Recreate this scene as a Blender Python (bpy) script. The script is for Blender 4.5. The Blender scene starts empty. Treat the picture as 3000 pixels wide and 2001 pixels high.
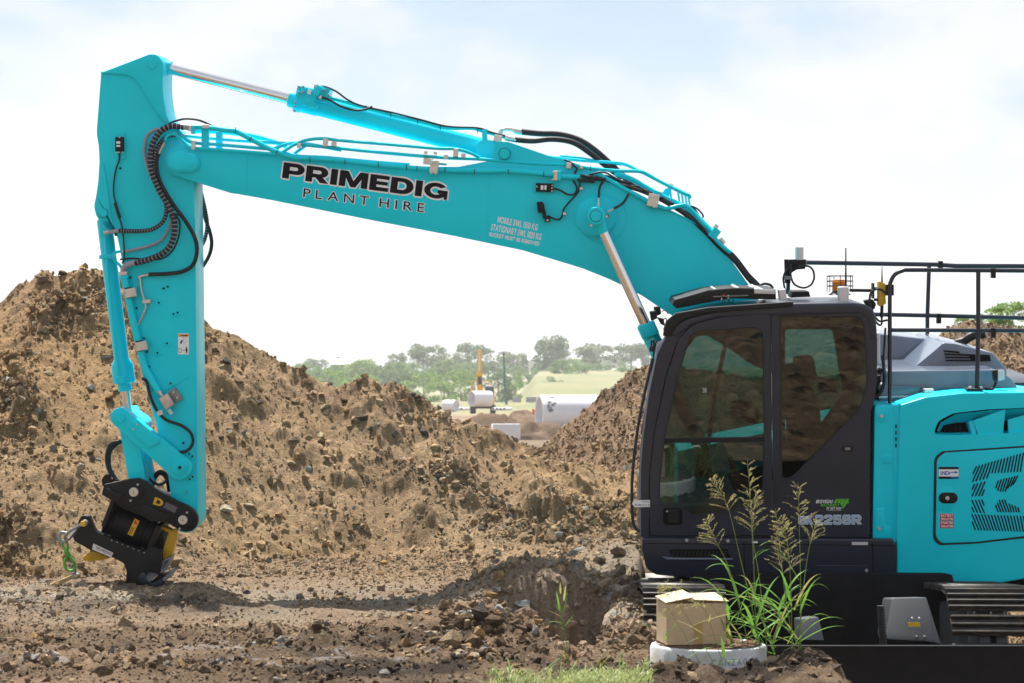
import bpy, bmesh, math, random
import numpy as np
from mathutils import Vector, Matrix
from mathutils.geometry import tessellate_polygon

# ------------------------------------------------------------------ camera, sky, sun, exposure
F, CX, HY, ZC = 6354.0, 1500.0, 1150.0, 1.64      # focal length / principal column / horizon row in photo pixels, eye height
sc = bpy.context.scene
cam = bpy.data.cameras.new('camera'); camo = bpy.data.objects.new('camera', cam)
sc.collection.objects.link(camo); sc.camera = camo
cam.sensor_width = 36; cam.lens = 36 * F / 3000
cam.shift_y = (HY - 1000.5) / 3000
cam.clip_end = 9000; cam.clip_start = .1
camo.location = (0, 0, ZC); camo.rotation_euler = (math.radians(90), 0, 0)
cam.dof.use_dof = True; cam.dof.focus_distance = 18.3; cam.dof.aperture_fstop = 5.6

SUN = Vector((-.17, .46, 1)).normalized()          # towards the sun: high, behind the machine
sun_el = math.asin(SUN.z); sun_az = math.atan2(SUN.x, SUN.y)
w = bpy.data.worlds.new('World'); sc.world = w; w.use_nodes = True
nt = w.node_tree; N = nt.nodes; L = nt.links
bg = N['Background']; bg.inputs['Strength'].default_value = .057
sky = N.new('ShaderNodeTexSky'); sky.sky_type = 'NISHITA'; sky.sun_disc = False
sky.sun_elevation = sun_el; sky.sun_rotation = sun_az
sky.air_density = 1.0; sky.dust_density = 1.4; sky.ozone_density = 1.0
tc = N.new('ShaderNodeTexCoord'); sep = N.new('ShaderNodeSeparateXYZ')
L.new(tc.outputs['Generated'], sep.inputs[0])
# clouds: noise over the dome, stretched along the horizon
mp = N.new('ShaderNodeMapping'); mp.inputs['Scale'].default_value = (1, 1, 1.9); mp.inputs['Location'].default_value = (5.1, 9.3, .12)
L.new(tc.outputs['Generated'], mp.inputs['Vector'])
cn = N.new('ShaderNodeTexNoise'); cn.inputs['Scale'].default_value = 8; cn.inputs['Detail'].default_value = 7; cn.inputs['Roughness'].default_value = .52
cn.inputs['Distortion'].default_value = .25
L.new(mp.outputs[0], cn.inputs['Vector'])
# haze whitens the sky towards the horizon and thins out upwards; scattered cloud everywhere
lo = N.new('ShaderNodeMapRange'); lo.interpolation_type = 'SMOOTHERSTEP'; lo.inputs[1].default_value = -.02; lo.inputs[2].default_value = .185
lo.inputs[3].default_value = 1.0; lo.inputs[4].default_value = .0
L.new(sep.outputs['Z'], lo.inputs[0])
cr = N.new('ShaderNodeMapRange'); cr.interpolation_type = 'SMOOTHSTEP'; cr.inputs[1].default_value = .37; cr.inputs[2].default_value = .60
cr.inputs[3].default_value = 0; cr.inputs[4].default_value = .9
L.new(cn.outputs['Fac'], cr.inputs[0])
mx = N.new('ShaderNodeMix'); mx.data_type = 'RGBA'
mb = N.new('ShaderNodeMath'); mb.operation = 'SUBTRACT'; mb.inputs[0].default_value = 1; L.new(cr.outputs[0], mb.inputs[1])   # screen of the two covers
mc = N.new('ShaderNodeMath'); mc.operation = 'SUBTRACT'; mc.inputs[0].default_value = 1; L.new(lo.outputs[0], mc.inputs[1])
md = N.new('ShaderNodeMath'); md.operation = 'MULTIPLY'; L.new(mb.outputs[0], md.inputs[0]); L.new(mc.outputs[0], md.inputs[1])
me_ = N.new('ShaderNodeMath'); me_.operation = 'SUBTRACT'; me_.inputs[0].default_value = 1; L.new(md.outputs[0], me_.inputs[1])
L.new(me_.outputs[0], mx.inputs['Factor'])
L.new(sky.outputs[0], mx.inputs['A']); mx.inputs['B'].default_value = (6.9, 7.0, 7.15, 1)
L.new(mx.outputs['Result'], bg.inputs['Color'])

sl = bpy.data.lights.new('sun', 'SUN'); sl.energy = 4.3; sl.angle = math.radians(.55); sl.color = (1, .955, .88)
so = bpy.data.objects.new('sun', sl); sc.collection.objects.link(so)
so.rotation_euler = SUN.to_track_quat('Z', 'Y').to_euler(); so.location = (-8, 20, 30)

vs = sc.view_settings
vs.view_transform = 'Standard'; vs.look = 'None'; vs.gamma = 1; vs.use_curve_mapping = False
vs.exposure = 1.2
sc.cycles.use_denoising = True
sc.cycles.max_bounces = 8; sc.cycles.diffuse_bounces = 4; sc.cycles.glossy_bounces = 4
sc.cycles.transparent_max_bounces = 12; sc.cycles.volume_bounces = 1
sc.cycles.caustics_reflective = False; sc.cycles.caustics_refractive = False

# ------------------------------------------------------------------ placement helpers
rnd = random.Random(7)
CAM = Vector((0, 0, ZC))
NV = Vector((200, F, 560)).normalized()            # the machine's sideways axis (it leans a little towards us)
D0 = 18.0
def ray(px, py): return Vector(((px - CX) / F, 1.0, (HY - py) / F))
def P(px, py, v=0.0):                              # point on the machine's plane v (0 = near face of the boom)
    r = ray(px, py); return CAM + r * ((D0 + v) / r.dot(NV))
def Q(px, py, Y): return CAM + ray(px, py) * Y     # point at depth Y
def S(v=0.0): return (D0 + v) / F                  # metres per photo pixel on plane v
def fil(pts, n=5):                                 # outline with filleted corners: (x, y) or (x, y, r)
    out = []; m = len(pts)
    for i, p in enumerate(pts):
        if len(p) < 3 or p[2] <= 0: out.append((p[0], p[1])); continue
        a = Vector(pts[i - 1][:2]); b = Vector(p[:2]); c = Vector(pts[(i + 1) % m][:2])
        u = (a - b); w_ = (c - b); lu, lw = u.length, w_.length; u.normalize(); w_.normalize()
        ang = u.angle(w_); d = min(p[2] / max(math.tan(ang / 2), .05), lu * .48, lw * .48)
        s, e = b + u * d, b + w_ * d
        for k in range(n + 1):
            t = k / n; q = s * (1 - t) ** 2 + b * 2 * t * (1 - t) + e * t * t
            out.append((q.x, q.y))
    return out
def circ(x, y, r, n=20, a0=0, a1=360): 
    full = abs(a1 - a0) >= 360; m = n if full else n + 1
    return [(x + r * math.cos(math.radians(a0 + (a1 - a0) * k / n)), y + r * math.sin(math.radians(a0 + (a1 - a0) * k / n))) for k in range(m)]
def hull(pts):
    pts = sorted(set(pts)); 
    def half(ps):
        h = []
        for p in ps:
            while len(h) > 1 and (h[-1][0]-h[-2][0])*(p[1]-h[-2][1])-(h[-1][1]-h[-2][1])*(p[0]-h[-2][0]) <= 0: h.pop()
            h.append(p)
        return h
    return half(pts)[:-1] + half(pts[::-1])[:-1]
def obround(x0, y0, x1, y1, r0, r1=None): return hull(circ(x0, y0, r0, 24) + circ(x1, y1, r1 or r0, 24))
def catmull(pts, sub=6):
    pts = [Vector(p) for p in pts]
    if len(pts) < 3: return pts
    e = [pts[0] * 2 - pts[1]] + pts + [pts[-1] * 2 - pts[-2]]; out = []
    for i in range(1, len(e) - 2):
        a, b, c, d = e[i - 1:i + 3]
        for k in range(sub):
            t = k / sub
            out.append(.5 * ((2 * b) + (c - a) * t + (2 * a - 5 * b + 4 * c - d) * t * t + (3 * b - a - 3 * c + d) * t ** 3))
    return out + [pts[-1]]

WLOC = {}                                          # world position of every object's origin
class M:
    def __init__(self): self.bm = bmesh.new()
    def _bev(self, edges, off, seg=2):
        if off > 0:
            bmesh.ops.bevel(self.bm, geom=list(edges), offset=off, segments=seg, profile=.6, affect='EDGES', clamp_overlap=True)
    def poly(self, front, dvec, bev=.006, seg=2):  # world points extruded by dvec
        bm = self.bm; n = len(front)
        a = [bm.verts.new(p) for p in front]; b = [bm.verts.new(p + dvec) for p in front]
        f = [bm.faces.new(a), bm.faces.new(b[::-1])]
        for i in range(n): f.append(bm.faces.new((a[i], b[i], b[(i + 1) % n], a[(i + 1) % n])))
        bmesh.ops.recalc_face_normals(bm, faces=f)
        if bev: self._bev(list(set(f[0].edges) | set(f[1].edges)), bev, seg)
        return self
    def prism(self, pts, v0, v1, bev=.006, seg=2):
        return self.poly([P(x, y, v0) for x, y in fil(pts)], NV * (v1 - v0), bev, seg)
    def holes(self, outer, holes, v0, v1):         # plate with openings
        bm = self.bm; loops = [fil(outer)] + [fil(h) for h in holes]
        allp = []; idx = []
        for l in loops:
            idx.append(list(range(len(allp), len(allp) + len(l)))); allp += [P(x, y, v0) for x, y in l]
        tris = tessellate_polygon([[Vector((x, y, 0)) for x, y in l] for l in loops])
        d = NV * (v1 - v0)
        a = [bm.verts.new(p) for p in allp]; b = [bm.verts.new(p + d) for p in allp]; fs = []
        for t in tris:
            try: fs.append(bm.faces.new([a[i] for i in t])); fs.append(bm.faces.new([b[i] for i in reversed(t)]))
            except ValueError: pass
        for ix in idx:
            for i in range(len(ix)):
                p, q = ix[i], ix[(i + 1) % len(ix)]; fs.append(bm.faces.new((a[p], b[p], b[q], a[q])))
        bmesh.ops.recalc_face_normals(bm, faces=fs)
        return self
    def tube(self, pts, r, n=8, sub=6, caps=True):
        pts = catmull(pts, sub) if sub > 1 else [Vector(p) for p in pts]
        bm = self.bm; m = len(pts); rr = r if isinstance(r, (list, tuple)) else None
        t = (pts[1] - pts[0]).normalized(); up = Vector((0, 0, 1)) if abs(t.z) < .9 else Vector((1, 0, 0))
        nx = t.cross(up).normalized(); rings = []
        for i, p in enumerate(pts):
            t = (pts[min(i + 1, m - 1)] - pts[max(i - 1, 0)]).normalized()
            nx = (nx - t * nx.dot(t)).normalized(); ny = t.cross(nx)
            ri = rr[0] + (rr[1] - rr[0]) * i / (m - 1) if rr else r
            rings.append([bm.verts.new(p + (nx * math.cos(6.28319 * k / n) + ny * math.sin(6.28319 * k / n)) * ri) for k in range(n)])
        for i in range(m - 1):
            for k in range(n):
                bm.faces.new((rings[i][k], rings[i + 1][k], rings[i + 1][(k + 1) % n], rings[i][(k + 1) % n]))
        if caps: bm.faces.new(rings[0]); bm.faces.new(rings[-1][::-1])
        return self
    def lathe(self, p0, p1, prof, n=24):           # prof: (0..1 along p0-p1, radius)
        bm = self.bm; ax = p1 - p0; t = ax.normalized()
        nx = t.cross(Vector((0, 0, 1)) if abs(t.z) < .9 else Vector((1, 0, 0))).normalized(); ny = t.cross(nx); rings = []
        for s, r in prof:
            rings.append([bm.verts.new(p0 + ax * s + (nx * math.cos(6.28319 * k / n) + ny * math.sin(6.28319 * k / n)) * max(r, 1e-4)) for k in range(n)])
        f = []
        for i in range(len(rings) - 1):
            for k in range(n): f.append(bm.faces.new((rings[i][k], rings[i + 1][k], rings[i + 1][(k + 1) % n], rings[i][(k + 1) % n])))
        f.append(bm.faces.new(rings[0])); f.append(bm.faces.new(rings[-1]))
        bmesh.ops.recalc_face_normals(bm, faces=f)
        return self
    def cyl(self, p0, p1, r, n=20, bev=.003):
        l = max((p1 - p0).length, 1e-4); b = min(bev, r * .4, l * .4) / l
        return self.lathe(p0, p1, [(0, r - b * l), (b, r), (1 - b, r), (1, r - b * l)], n)
    def pin(self, px, py, v0, v1, rpx, n=20, bev=.003):
        p = P(px, py, v0); return self.cyl(p, p + NV * (v1 - v0), rpx * S(v0), n, bev)
    def box(self, c, ax, ay, az, bev=.004, seg=2):  # centre and three half-axes
        c = Vector(c)
        fr = [c - ax - ay - az, c + ax - ay - az, c + ax - ay + az, c - ax - ay + az]
        bm = self.bm; n0 = len(bm.edges)
        a = [bm.verts.new(p) for p in fr]; b = [bm.verts.new(p + ay * 2) for p in fr]
        f = [bm.faces.new(a), bm.faces.new(b[::-1])] + [bm.faces.new((a[i], b[i], b[(i + 1) % 4], a[(i + 1) % 4])) for i in range(4)]
        bmesh.ops.recalc_face_normals(bm, faces=f)
        if bev: self._bev(set(e for q in f for e in q.edges), bev, seg)
        return self
    def bpx(self, x0, y0, x1, y1, v0, v1, bev=.003, rot=0):  # box from a photo rectangle
        cx, cy = (x0 + x1) / 2, (y0 + y1) / 2; c, s = math.cos(math.radians(rot)), math.sin(math.radians(rot))
        q = [(cx + (x - cx) * c - (y - cy) * s, cy + (x - cx) * s + (y - cy) * c) for x, y in ((x0, y0), (x1, y0), (x1, y1), (x0, y1))]
        return self.prism(q, v0, v1, bev, 1)
    def mesh(self, verts, faces):
        vs_ = [self.bm.verts.new(v) for v in verts]
        for f in faces:
            try: self.bm.faces.new([vs_[i] for i in f])
            except ValueError: pass
        return self
    def build(self, name, mat, parent=None, base=False, smooth=38):
        bm = self.bm; me = bpy.data.meshes.new(name)
        co = [v.co for v in bm.verts]
        mn = Vector((min(c.x for c in co), min(c.y for c in co), min(c.z for c in co)))
        mxx = Vector((max(c.x for c in co), max(c.y for c in co), max(c.z for c in co)))
        o = (mn + mxx) / 2
        if base: o.z = mn.z
        bmesh.ops.translate(bm, verts=bm.verts, vec=-o)
        bm.to_mesh(me); bm.free()
        if smooth: 
            me.shade_smooth(); me.set_sharp_from_angle(angle=math.radians(smooth))
        return link(name, me, mat, parent, o)
def link(name, me, mat, parent=None, o=Vector((0, 0, 0))):
    ob = bpy.data.objects.new(name, me); sc.collection.objects.link(ob)
    if mat is not None and not me.materials: me.materials.append(mat)
    o = Vector(o); WLOC[ob] = o
    ob.location = o - (WLOC[parent] if parent else Vector())
    if parent: ob.parent = parent
    return ob
def thing(name, loc, label, cat, group=None):
    o = bpy.data.objects.new(name, None); sc.collection.objects.link(o); o.empty_display_size = .2
    o.location = loc; WLOC[o] = Vector(loc); tag(o, label, cat, group); return o
def tag(o, label, cat, group=None):
    o['label'] = label; o['category'] = cat
    if group: o['group'] = group
    return o
def copy_tree(o, parent=None, off=Vector((0, 0, 0))):
    c = o.copy(); sc.collection.objects.link(c); c.parent = parent
    if parent is None: c.location = Vector(o.location) + Vector(off)
    WLOC[c] = WLOC[o] + Vector(off)
    for ch in o.children: copy_tree(ch, c, off)
    return c
def text(parts, x0, y0, x1, y1, capx, v, mat, parent, name='letter', off=0.0, slant=0.0, gap=.10, ext=.0015, widths=None):
    """letters cut from the built-in font, set along the baseline (x0,y0)-(x1,y1) on plane v, capitals capx pixels high"""
    A, B = P(x0, y0, v), P(x1, y1, v); ux = (B - A); W_ = ux.length; ux.normalize()
    uz = -NV.cross(ux).normalized(); uz = uz if uz.z > 0 else -uz
    chars = []; tot = 0
    for ch in parts:
        if ch == ' ': chars.append((None, 0, .34)); tot += .34; continue
        cu = bpy.data.curves.new('t', 'FONT'); cu.body = ch; cu.offset = off; cu.resolution_u = 4; cu.fill_mode = 'FRONT'
        ob = bpy.data.objects.new('t', cu); sc.collection.objects.link(ob)
        me = ob.to_mesh(); vs_ = [v_.co.copy() for v_ in me.vertices]; fs = [tuple(p.vertices) for p in me.polygons]; ob.to_mesh_clear()
        bpy.data.objects.remove(ob); bpy.data.curves.remove(cu)
        x_ = [q.x for q in vs_]; a = min(x_) + off; b = max(x_) - off
        if b - a < .24: a, b = (a + b) / 2 - .12, (a + b) / 2 + .12
        chars.append((vs_, fs, (a, b - a))); tot += b - a + gap
    tot -= gap; k = W_ / tot; hz = capx * S(v) / .70; x = 0
    for i, (vs_, fs, wd) in enumerate(chars):
        if vs_ is None: x += wd; continue
        a, wid = wd; d = -NV * (ext + (i % 2) * .0003)
        M().mesh([A + ux * (x + q.x - a) * k + (uz + ux * slant) * q.y * hz + d for q in vs_], fs).build(name, mat, parent, smooth=0); x += wid + gap

# ------------------------------------------------------------------ materials
MAT = {}
def mat(name, col, rough=.5, metal=0.0, spec=.5, coat=0.0, var=.0, vscale=6, bump=0.0, bscale=80, dirt=None, emit=None):
    if name in MAT: return MAT[name]
    m = bpy.data.materials.new(name); m.use_nodes = True; n = m.node_tree.nodes; l = m.node_tree.links
    b = n['Principled BSDF']; b.inputs['Base Color'].default_value = (*col, 1); b.inputs['Roughness'].default_value = rough
    b.inputs['Metallic'].default_value = metal; b.inputs['Specular IOR Level'].default_value = spec; b.inputs['Coat Weight'].default_value = coat
    b.inputs['Coat Roughness'].default_value = .12
    if var or bump or dirt:
        t = n.new('ShaderNodeTexCoord'); g = n.new('ShaderNodeNewGeometry')
        if var or dirt:
            no = n.new('ShaderNodeTexNoise'); no.inputs['Scale'].default_value = vscale; no.inputs['Detail'].default_value = 6
            l.new(g.outputs['Position'], no.inputs['Vector'])
            mr = n.new('ShaderNodeMapRange'); mr.inputs[1].default_value = .35; mr.inputs[2].default_value = .75
            l.new(no.outputs['Fac'], mr.inputs[0])
            mi = n.new('ShaderNodeMix'); mi.data_type = 'RGBA'; l.new(mr.outputs[0], mi.inputs['Factor'])
            mi.inputs['A'].default_value = (*col, 1); c2 = dirt or tuple(c * (1 - var) for c in col); mi.inputs['B'].default_value = (*c2, 1)
            l.new(mi.outputs['Result'], b.inputs['Base Color'])
            mr2 = n.new('ShaderNodeMapRange'); mr2.inputs[3].default_value = rough * .85; mr2.inputs[4].default_value = min(1, rough * 1.35)
            l.new(no.outputs['Fac'], mr2.inputs[0]); l.new(mr2.outputs[0], b.inputs['Roughness'])
        if bump:
            nb = n.new('ShaderNodeTexNoise'); nb.inputs['Scale'].default_value = bscale; nb.inputs['Detail'].default_value = 5
            l.new(g.outputs['Position'], nb.inputs['Vector'])
            bu = n.new('ShaderNodeBump'); bu.inputs['Strength'].default_value = bump; bu.inputs['Distance'].default_value = .01
            l.new(nb.outputs['Fac'], bu.inputs['Height']); l.new(bu.outputs[0], b.inputs['Normal'])
    MAT[name] = m; return m
teal = mat('teal paint', (.0, .74, .90), .34, spec=.22, coat=.10, var=.09, vscale=1.7)
char = mat('charcoal paint', (.013, .019, .038), .34, spec=.4, coat=.25, var=.15, vscale=2.5)
hoodm = mat('sky-lightened charcoal paint', (.15, .19, .26), .22, coat=.8, var=.08, vscale=2)  # charcoal lightened in its base colour to carry the sky's reflection
black = mat('black paint', (.008, .008, .010), .45, spec=.3, var=.3, vscale=9)
rubber = mat('black hose rubber', (.014, .015, .019), .55, var=.3, vscale=30)
hosegrey = mat('grey hose sleeve', (.33, .35, .42), .5, var=.15, vscale=20)
chrome = mat('chrome rod', (.80, .80, .80), .13, 1.0)
zinc = mat('zinc plated steel', (.68, .68, .64), .33, .75, var=.15, vscale=40)
steel = mat('grey steel', (.30, .31, .32), .45, .6, var=.3, vscale=25)
white = mat('white decal film', (.88, .89, .92), .4)
ink = mat('black decal film', (.010, .010, .016), .6, spec=.15)
yellow = mat('yellow paint', (.72, .42, .012), .42, var=.18, vscale=14)
orange = mat('amber lens', (.85, .26, .01), .2)
red = mat('red sticker', (.52, .02, .03), .4)
dark = mat('recess shade', (.006, .006, .007), .8, spec=.1); underb = mat('matt shade-black underbody', (.010, .010, .011), .75, spec=.12, var=.3, vscale=6)  # near-black colours carry the shade of recesses and under the machine
grey = mat('grey undercarriage paint', (.075, .085, .095), .45, var=.25, vscale=7, dirt=(.09, .08, .065))
trackm = mat('worn track steel', (.022, .023, .026), .45, .3, var=.4, vscale=12, dirt=(.09, .07, .05))
silver = mat('silver antenna housing', (.66, .67, .70), .3, .25)
def glass(name, tint):
    m = bpy.data.materials.new(name); m.use_nodes = True; n = m.node_tree.nodes; l = m.node_tree.links
    n.remove(n['Principled BSDF']); o = n['Material Output']
    t = n.new('ShaderNodeBsdfTransparent'); t.inputs[0].default_value = (*tint, 1)
    g = n.new('ShaderNodeBsdfGlossy'); g.inputs['Roughness'].default_value = .004; g.inputs['Color'].default_value = (1, 1, 1, 1)
    f = n.new('ShaderNodeFresnel'); f.inputs['IOR'].default_value = 1.6
    x = n.new('ShaderNodeMixShader'); l.new(f.outputs[0], x.inputs[0]); l.new(t.outputs[0], x.inputs[1]); l.new(g.outputs[0], x.inputs[2])
    l.new(x.outputs[0], o.inputs['Surface']); return m
glassm = glass('tinted cab glass', (.15, .27, .245))
# ------------------------------------------------------------------ soil: noise, heights, colours
def _hash(ix, iy, s):
    h = (ix.astype(np.int64) * 374761393 + iy.astype(np.int64) * 668265263 + s * 974634121) & 0x7fffffff
    h = ((h ^ (h >> 13)) * 1274126177) & 0x7fffffff
    h = ((h ^ (h >> 15)) * 1911520717) & 0x7fffffff
    return ((h ^ (h >> 16)) & 0xffffff) / float(0xffffff)
def vnoise(x, y, s=0):
    ix, iy = np.floor(x), np.floor(y); fx, fy = x - ix, y - iy
    fx = fx * fx * fx * (fx * (fx * 6 - 15) + 10); fy = fy * fy * fy * (fy * (fy * 6 - 15) + 10)
    a, b, c, d = _hash(ix, iy, s), _hash(ix + 1, iy, s), _hash(ix, iy + 1, s), _hash(ix + 1, iy + 1, s)
    return (a + (b - a) * fx + (c - a) * fy + (a - b - c + d) * fx * fy) * 2 - 1
def fbm(x, y, s=0, o=4):
    r = 0; a = 1.0; t = 0
    for k in range(o): r = r + a * vnoise(x * 2 ** k + 17.3 * k, y * 2 ** k - 9.1 * k, s + k); t += a; a *= .5
    return r / t
def clods(x, y, cell, s, p=.7, squash=.6):         # rounded lumps, one per cell at most; height and a per-lump random tone
    ux, uy = x / cell, y / cell; bx, by = np.floor(ux), np.floor(uy)
    h = np.zeros_like(x); tone = np.zeros_like(x)
    for i in (-1, 0, 1):
        for j in (-1, 0, 1):
            cx, cy = bx + i, by + j
            r = .16 + .42 * _hash(cx, cy, s + 3) ** 1.6; on = _hash(cx, cy, s + 4) < p
            dx, dy = ux - (cx + _hash(cx, cy, s + 1)), uy - (cy + _hash(cx, cy, s + 2))
            e = .55 + .9 * _hash(cx, cy, s + 5)
            q = 1 - (dx * dx * e + dy * dy / e) / (r * r)
            z = np.where(on & (q > 0), r * cell * np.sqrt(np.maximum(q, 0)) * squash, 0)
            t_ = _hash(cx, cy, s + 6); tone = np.where(z > h, t_ * 2 - 1, tone); h = np.maximum(h, z)
    return h, tone
def sm(a, b, x): t = np.clip((x - a) / (b - a), 0, 1); return t * t * (3 - 2 * t)
R1 = np.array([(-500, 960), (-200, 900), (0, 868), (50, 815), (110, 796), (190, 782), (300, 792), (420, 830), (600, 935), (700, 985), (800, 1035), (880, 1083), (950, 1116), (1010, 1130),
      (1060, 1114), (1095, 1112), (1130, 1122), (1200, 1150), (1280, 1190), (1350, 1222), (1400, 1262), (1460, 1290), (1540, 1300), (1620, 1330), (1700, 1352), (1900, 1385), (2200, 1400), (3600, 1400)], float)
B1 = np.array([(-500, 1700), (0, 1695), (300, 1690), (700, 1655), (1100, 1632), (1400, 1640), (1700, 1650), (3600, 1650)], float)
R2 = np.array([(1300, 1520), (1480, 1350), (1540, 1312), (1600, 1282), (1700, 1192), (1760, 1132), (1850, 1062), (1890, 1050), (1960, 1055), (2100, 1078), (2400, 1085), (2600, 1045), (2700, 1000), (2735, 975), (2775, 938), (2850, 916), (2900, 926), (3000, 934), (3200, 960), (3600, 1050)], float)
YR1, YR2 = 24.0, 28.0
def toX(px, Y): return (px - CX) * Y / F
def toZ(py, Y): return ZC - (py - HY) * Y / F
def heap_pt(px, py):                               # where a photo point lands on the plain slope of heap 1
    Y = np.linspace(19, 24.2, 400); X = toX(px, Y); zr = np.interp(X, toX(R1[:, 0], YR1), toZ(R1[:, 1], YR1)); yb = np.interp(X, toX(B1[:, 0], 21), 1.64 * F / (B1[:, 1] - HY))
    i = int(np.argmax(toZ(py, Y) < zr * (Y - yb) / (YR1 - yb))); return X[i], Y[i]
BLUFF = [(*heap_pt(a, b), w_ * 22 / F, h_) for a, b, w_, h_ in ((1130, 1262, 60, .34), (1060, 1215, 42, .24), (1440, 1300, 75, .26), (1600, 1510, 70, .60), (1560, 1440, 45, .3), (1290, 1310, 34, .18), (880, 1300, 55, .24), (1330, 1430, 60, .26), (1250, 1510, 60, .26), (1180, 1420, 40, .2), (700, 1130, 75, .28), (640, 1080, 50, .2),
    (200, 905, 80, .22), (60, 1195, 60, .34), (100, 1570, 70, .24), (330, 1260, 55, .18), (800, 1565, 55, .14), (1700, 1410, 60, .32), (1850, 1360, 60, .28), (1000, 1400, 60, .2), (150, 1400, 60, .2), (940, 1520, 60, .16), (1760, 1520, 60, .2))]
def heights(x, y):
    """ground, heap 1, heap 2 with their relief; returns the three heights and a tone"""
    w1 = fbm(x * .5, y * .5, 40, 3)
    # --- heap 1
    zr = np.interp(x, toX(R1[:, 0], YR1), toZ(R1[:, 1], YR1)); yb = np.interp(x, toX(B1[:, 0], 21), 1.64 * F / (B1[:, 1] - HY))
    yr = YR1 + .25 * w1
    t = (y - yb) / (yr - yb); t = np.clip(t + .09 * fbm(x * .8, y * .8, 9, 2) * np.clip(1 - t, 0, 1), -9, 1); tp = np.maximum(t, 0); fr = zr * np.where(t > 0, .88 * tp ** 1.08 + .12 * tp ** 3, t * 2.2)
    rut = fbm(x * 1.5 + .6 * y, y * .35, 21, 3)    # gullies running down the slope
    h1 = np.where(y < yr, fr, zr - (y - yr) * .66)
    env = np.clip(t, 0, 1); env = np.where(y < yr, .35 + .65 * np.sin(env * 3.14159) ** .6, .6)
    big, tb = clods(x + .3 * w1, y, .95, 60, .5, .42)
    mid, tm = clods(x, y, .36, 70, .62, .6)
    sml, ts = clods(x, y, .15, 80, .75, .75)
    fin, tf = clods(x, y, .065, 90, .75, .8)
    patch = .12 + .88 * sm(-.22, .32, fbm(x * .85 + .25 * y, y * .55, 33, 4) + .25 * fbm(x * 2.6, y * 2.6, 35, 2))  # smooth run-out sand against coarse broken ground
    h1 = h1 + env * (.12 * rut + .60 * big * patch + .80 * mid * (.35 + .65 * patch)) + .75 * sml * (.4 + .6 * patch) + .6 * fin + .07 * (1 - np.abs(fbm(x * 3, y * 3, 50, 4)) * 2.2) * patch
    wa, wb = .16 * fbm(x * 4.5, y * 4.5, 58, 3), .30 * fbm(x * 5, y * 3, 57, 3)
    for bx0, by0, bw0, bh0 in BLUFF:                # broken ledges with ragged steep fronts
        k_ = np.flatnonzero((np.abs(x - bx0) < bw0 * 2 + .2) & (np.abs(y - by0 - .5) < 1.6))
        if len(k_): h1[k_] += .55 * bh0 * np.exp(-((x[k_] + wa[k_] - bx0) / bw0) ** 2) * sm(-.16, .06, y[k_] - by0 - wb[k_]) * np.exp(-np.maximum(0, y[k_] - by0 - wb[k_]) / .5)
    top = np.exp(-((y - yr) / .5) ** 2); h1 = h1 + top * (.08 * fbm(x * 5, y * 5, 55, 2) - .05)
    tone1 = .35 * tb * (big > 0) * patch + .5 * tm * (mid > .02) + .45 * ts * (sml > .01) + .4 * tf * (fin > .004)
    # --- heap 2
    zr2 = np.interp(x, toX(R2[:, 0], YR2), toZ(R2[:, 1], YR2)); yr2 = YR2 + .3 * w1
    h2 = np.where(y < yr2, zr2 - (yr2 - y) * .66, zr2 - (y - yr2) * .6)
    m2, t2m = clods(x, y, .42, 170, .6, .6); s2, t2s = clods(x, y, .17, 180, .85, .8); f2, t2f = clods(x, y, .075, 190, .85, .85)
    h2 = h2 + .5 * m2 + .75 * s2 + .6 * f2 + .06 * fbm(x * 2.4, y * 2.4, 150, 3) - .1
    tone2 = .3 * t2m * (m2 > 0) + .45 * t2s * (s2 > .01) + .35 * t2f * (f2 > 0)
    # --- ground
    g = .035 * fbm(x * .8, y * .8, 5, 3)
    g = g + .34 * np.exp(-(((x - .16) / .58) ** 2 + ((y - 16.75) / .55) ** 2))                       # bank left of the cut
    g = g + .15 * np.exp(-(((x + .15) / .55) ** 2 + ((y - 14.4) / .45) ** 2))                        # stones heap in front
    g = g + .10 * np.exp(-(((x + .65) / .5) ** 2 + ((y - 14.6) / .35) ** 2))
    g = g + .10 * np.exp(-(((x + 2.75) / .9) ** 2 + ((y - 16.2) / .3) ** 2)) * (1 + fbm(x * 4, y * 4, 8, 2))
    g = g + .12 * np.exp(-(((x - 1.0) / .45) ** 2 + ((y - 18.7) / 1.0) ** 2)) + .25 * sm(.1, .9, x) * sm(16.2, 18.5, y)
    rx = .10 + .36 * np.clip((y - 13.7) / 2.3, 0, 1); dd = np.maximum(np.abs(x - .36 + .04 * (y - 15)) / rx, np.abs(y - 15.05) / 1.25) + .10 * fbm(x * 3.5, y * 3.5, 12, 3)
    g = g - .50 * (1 - sm(.72, 1.06, dd))                                                             # the dug hole
    lowx = sm(.98, 1.22, x + .10 * fbm(x * 2, y * 2, 14, 2)); lowy = sm(13.4, 13.9, y) * (1 - sm(20.6, 22.4, y))
    g = g - .95 * lowx * lowy * 1.2                                                                         # cutting the machine stands in
    rg = sm(.62, .85, x) * (1 - sm(1.9, 2.3, x)); kk = fbm(x * 2.2, y * 2.2, 16, 3)
    g = g + rg * (.075 + .07 * kk) * np.exp(-((y - 12.35 - .1 * kk) / .28) ** 2)                      # clod ridge along the front
    g = g + .09 * sm(1.5, 1.7, x) * (1 - sm(1.85, 2.05, x)) * np.exp(-((y - 12.9) / .3) ** 2) - .4 * sm(1.8, 2.2, x) * (y < 14)
    g = g + .011 * np.sin(x * 40 + 2 * fbm(x * 2, y * 2, 71, 2)) * sm(-.1, .3, fbm(x * 1.3, y * 1.3, 72, 2)) * (np.exp(-((y - 17.4) / .28) ** 2) + np.exp(-((y - 15.1) / .25) ** 2)) * (x < -.4)   # cleat marks
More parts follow.
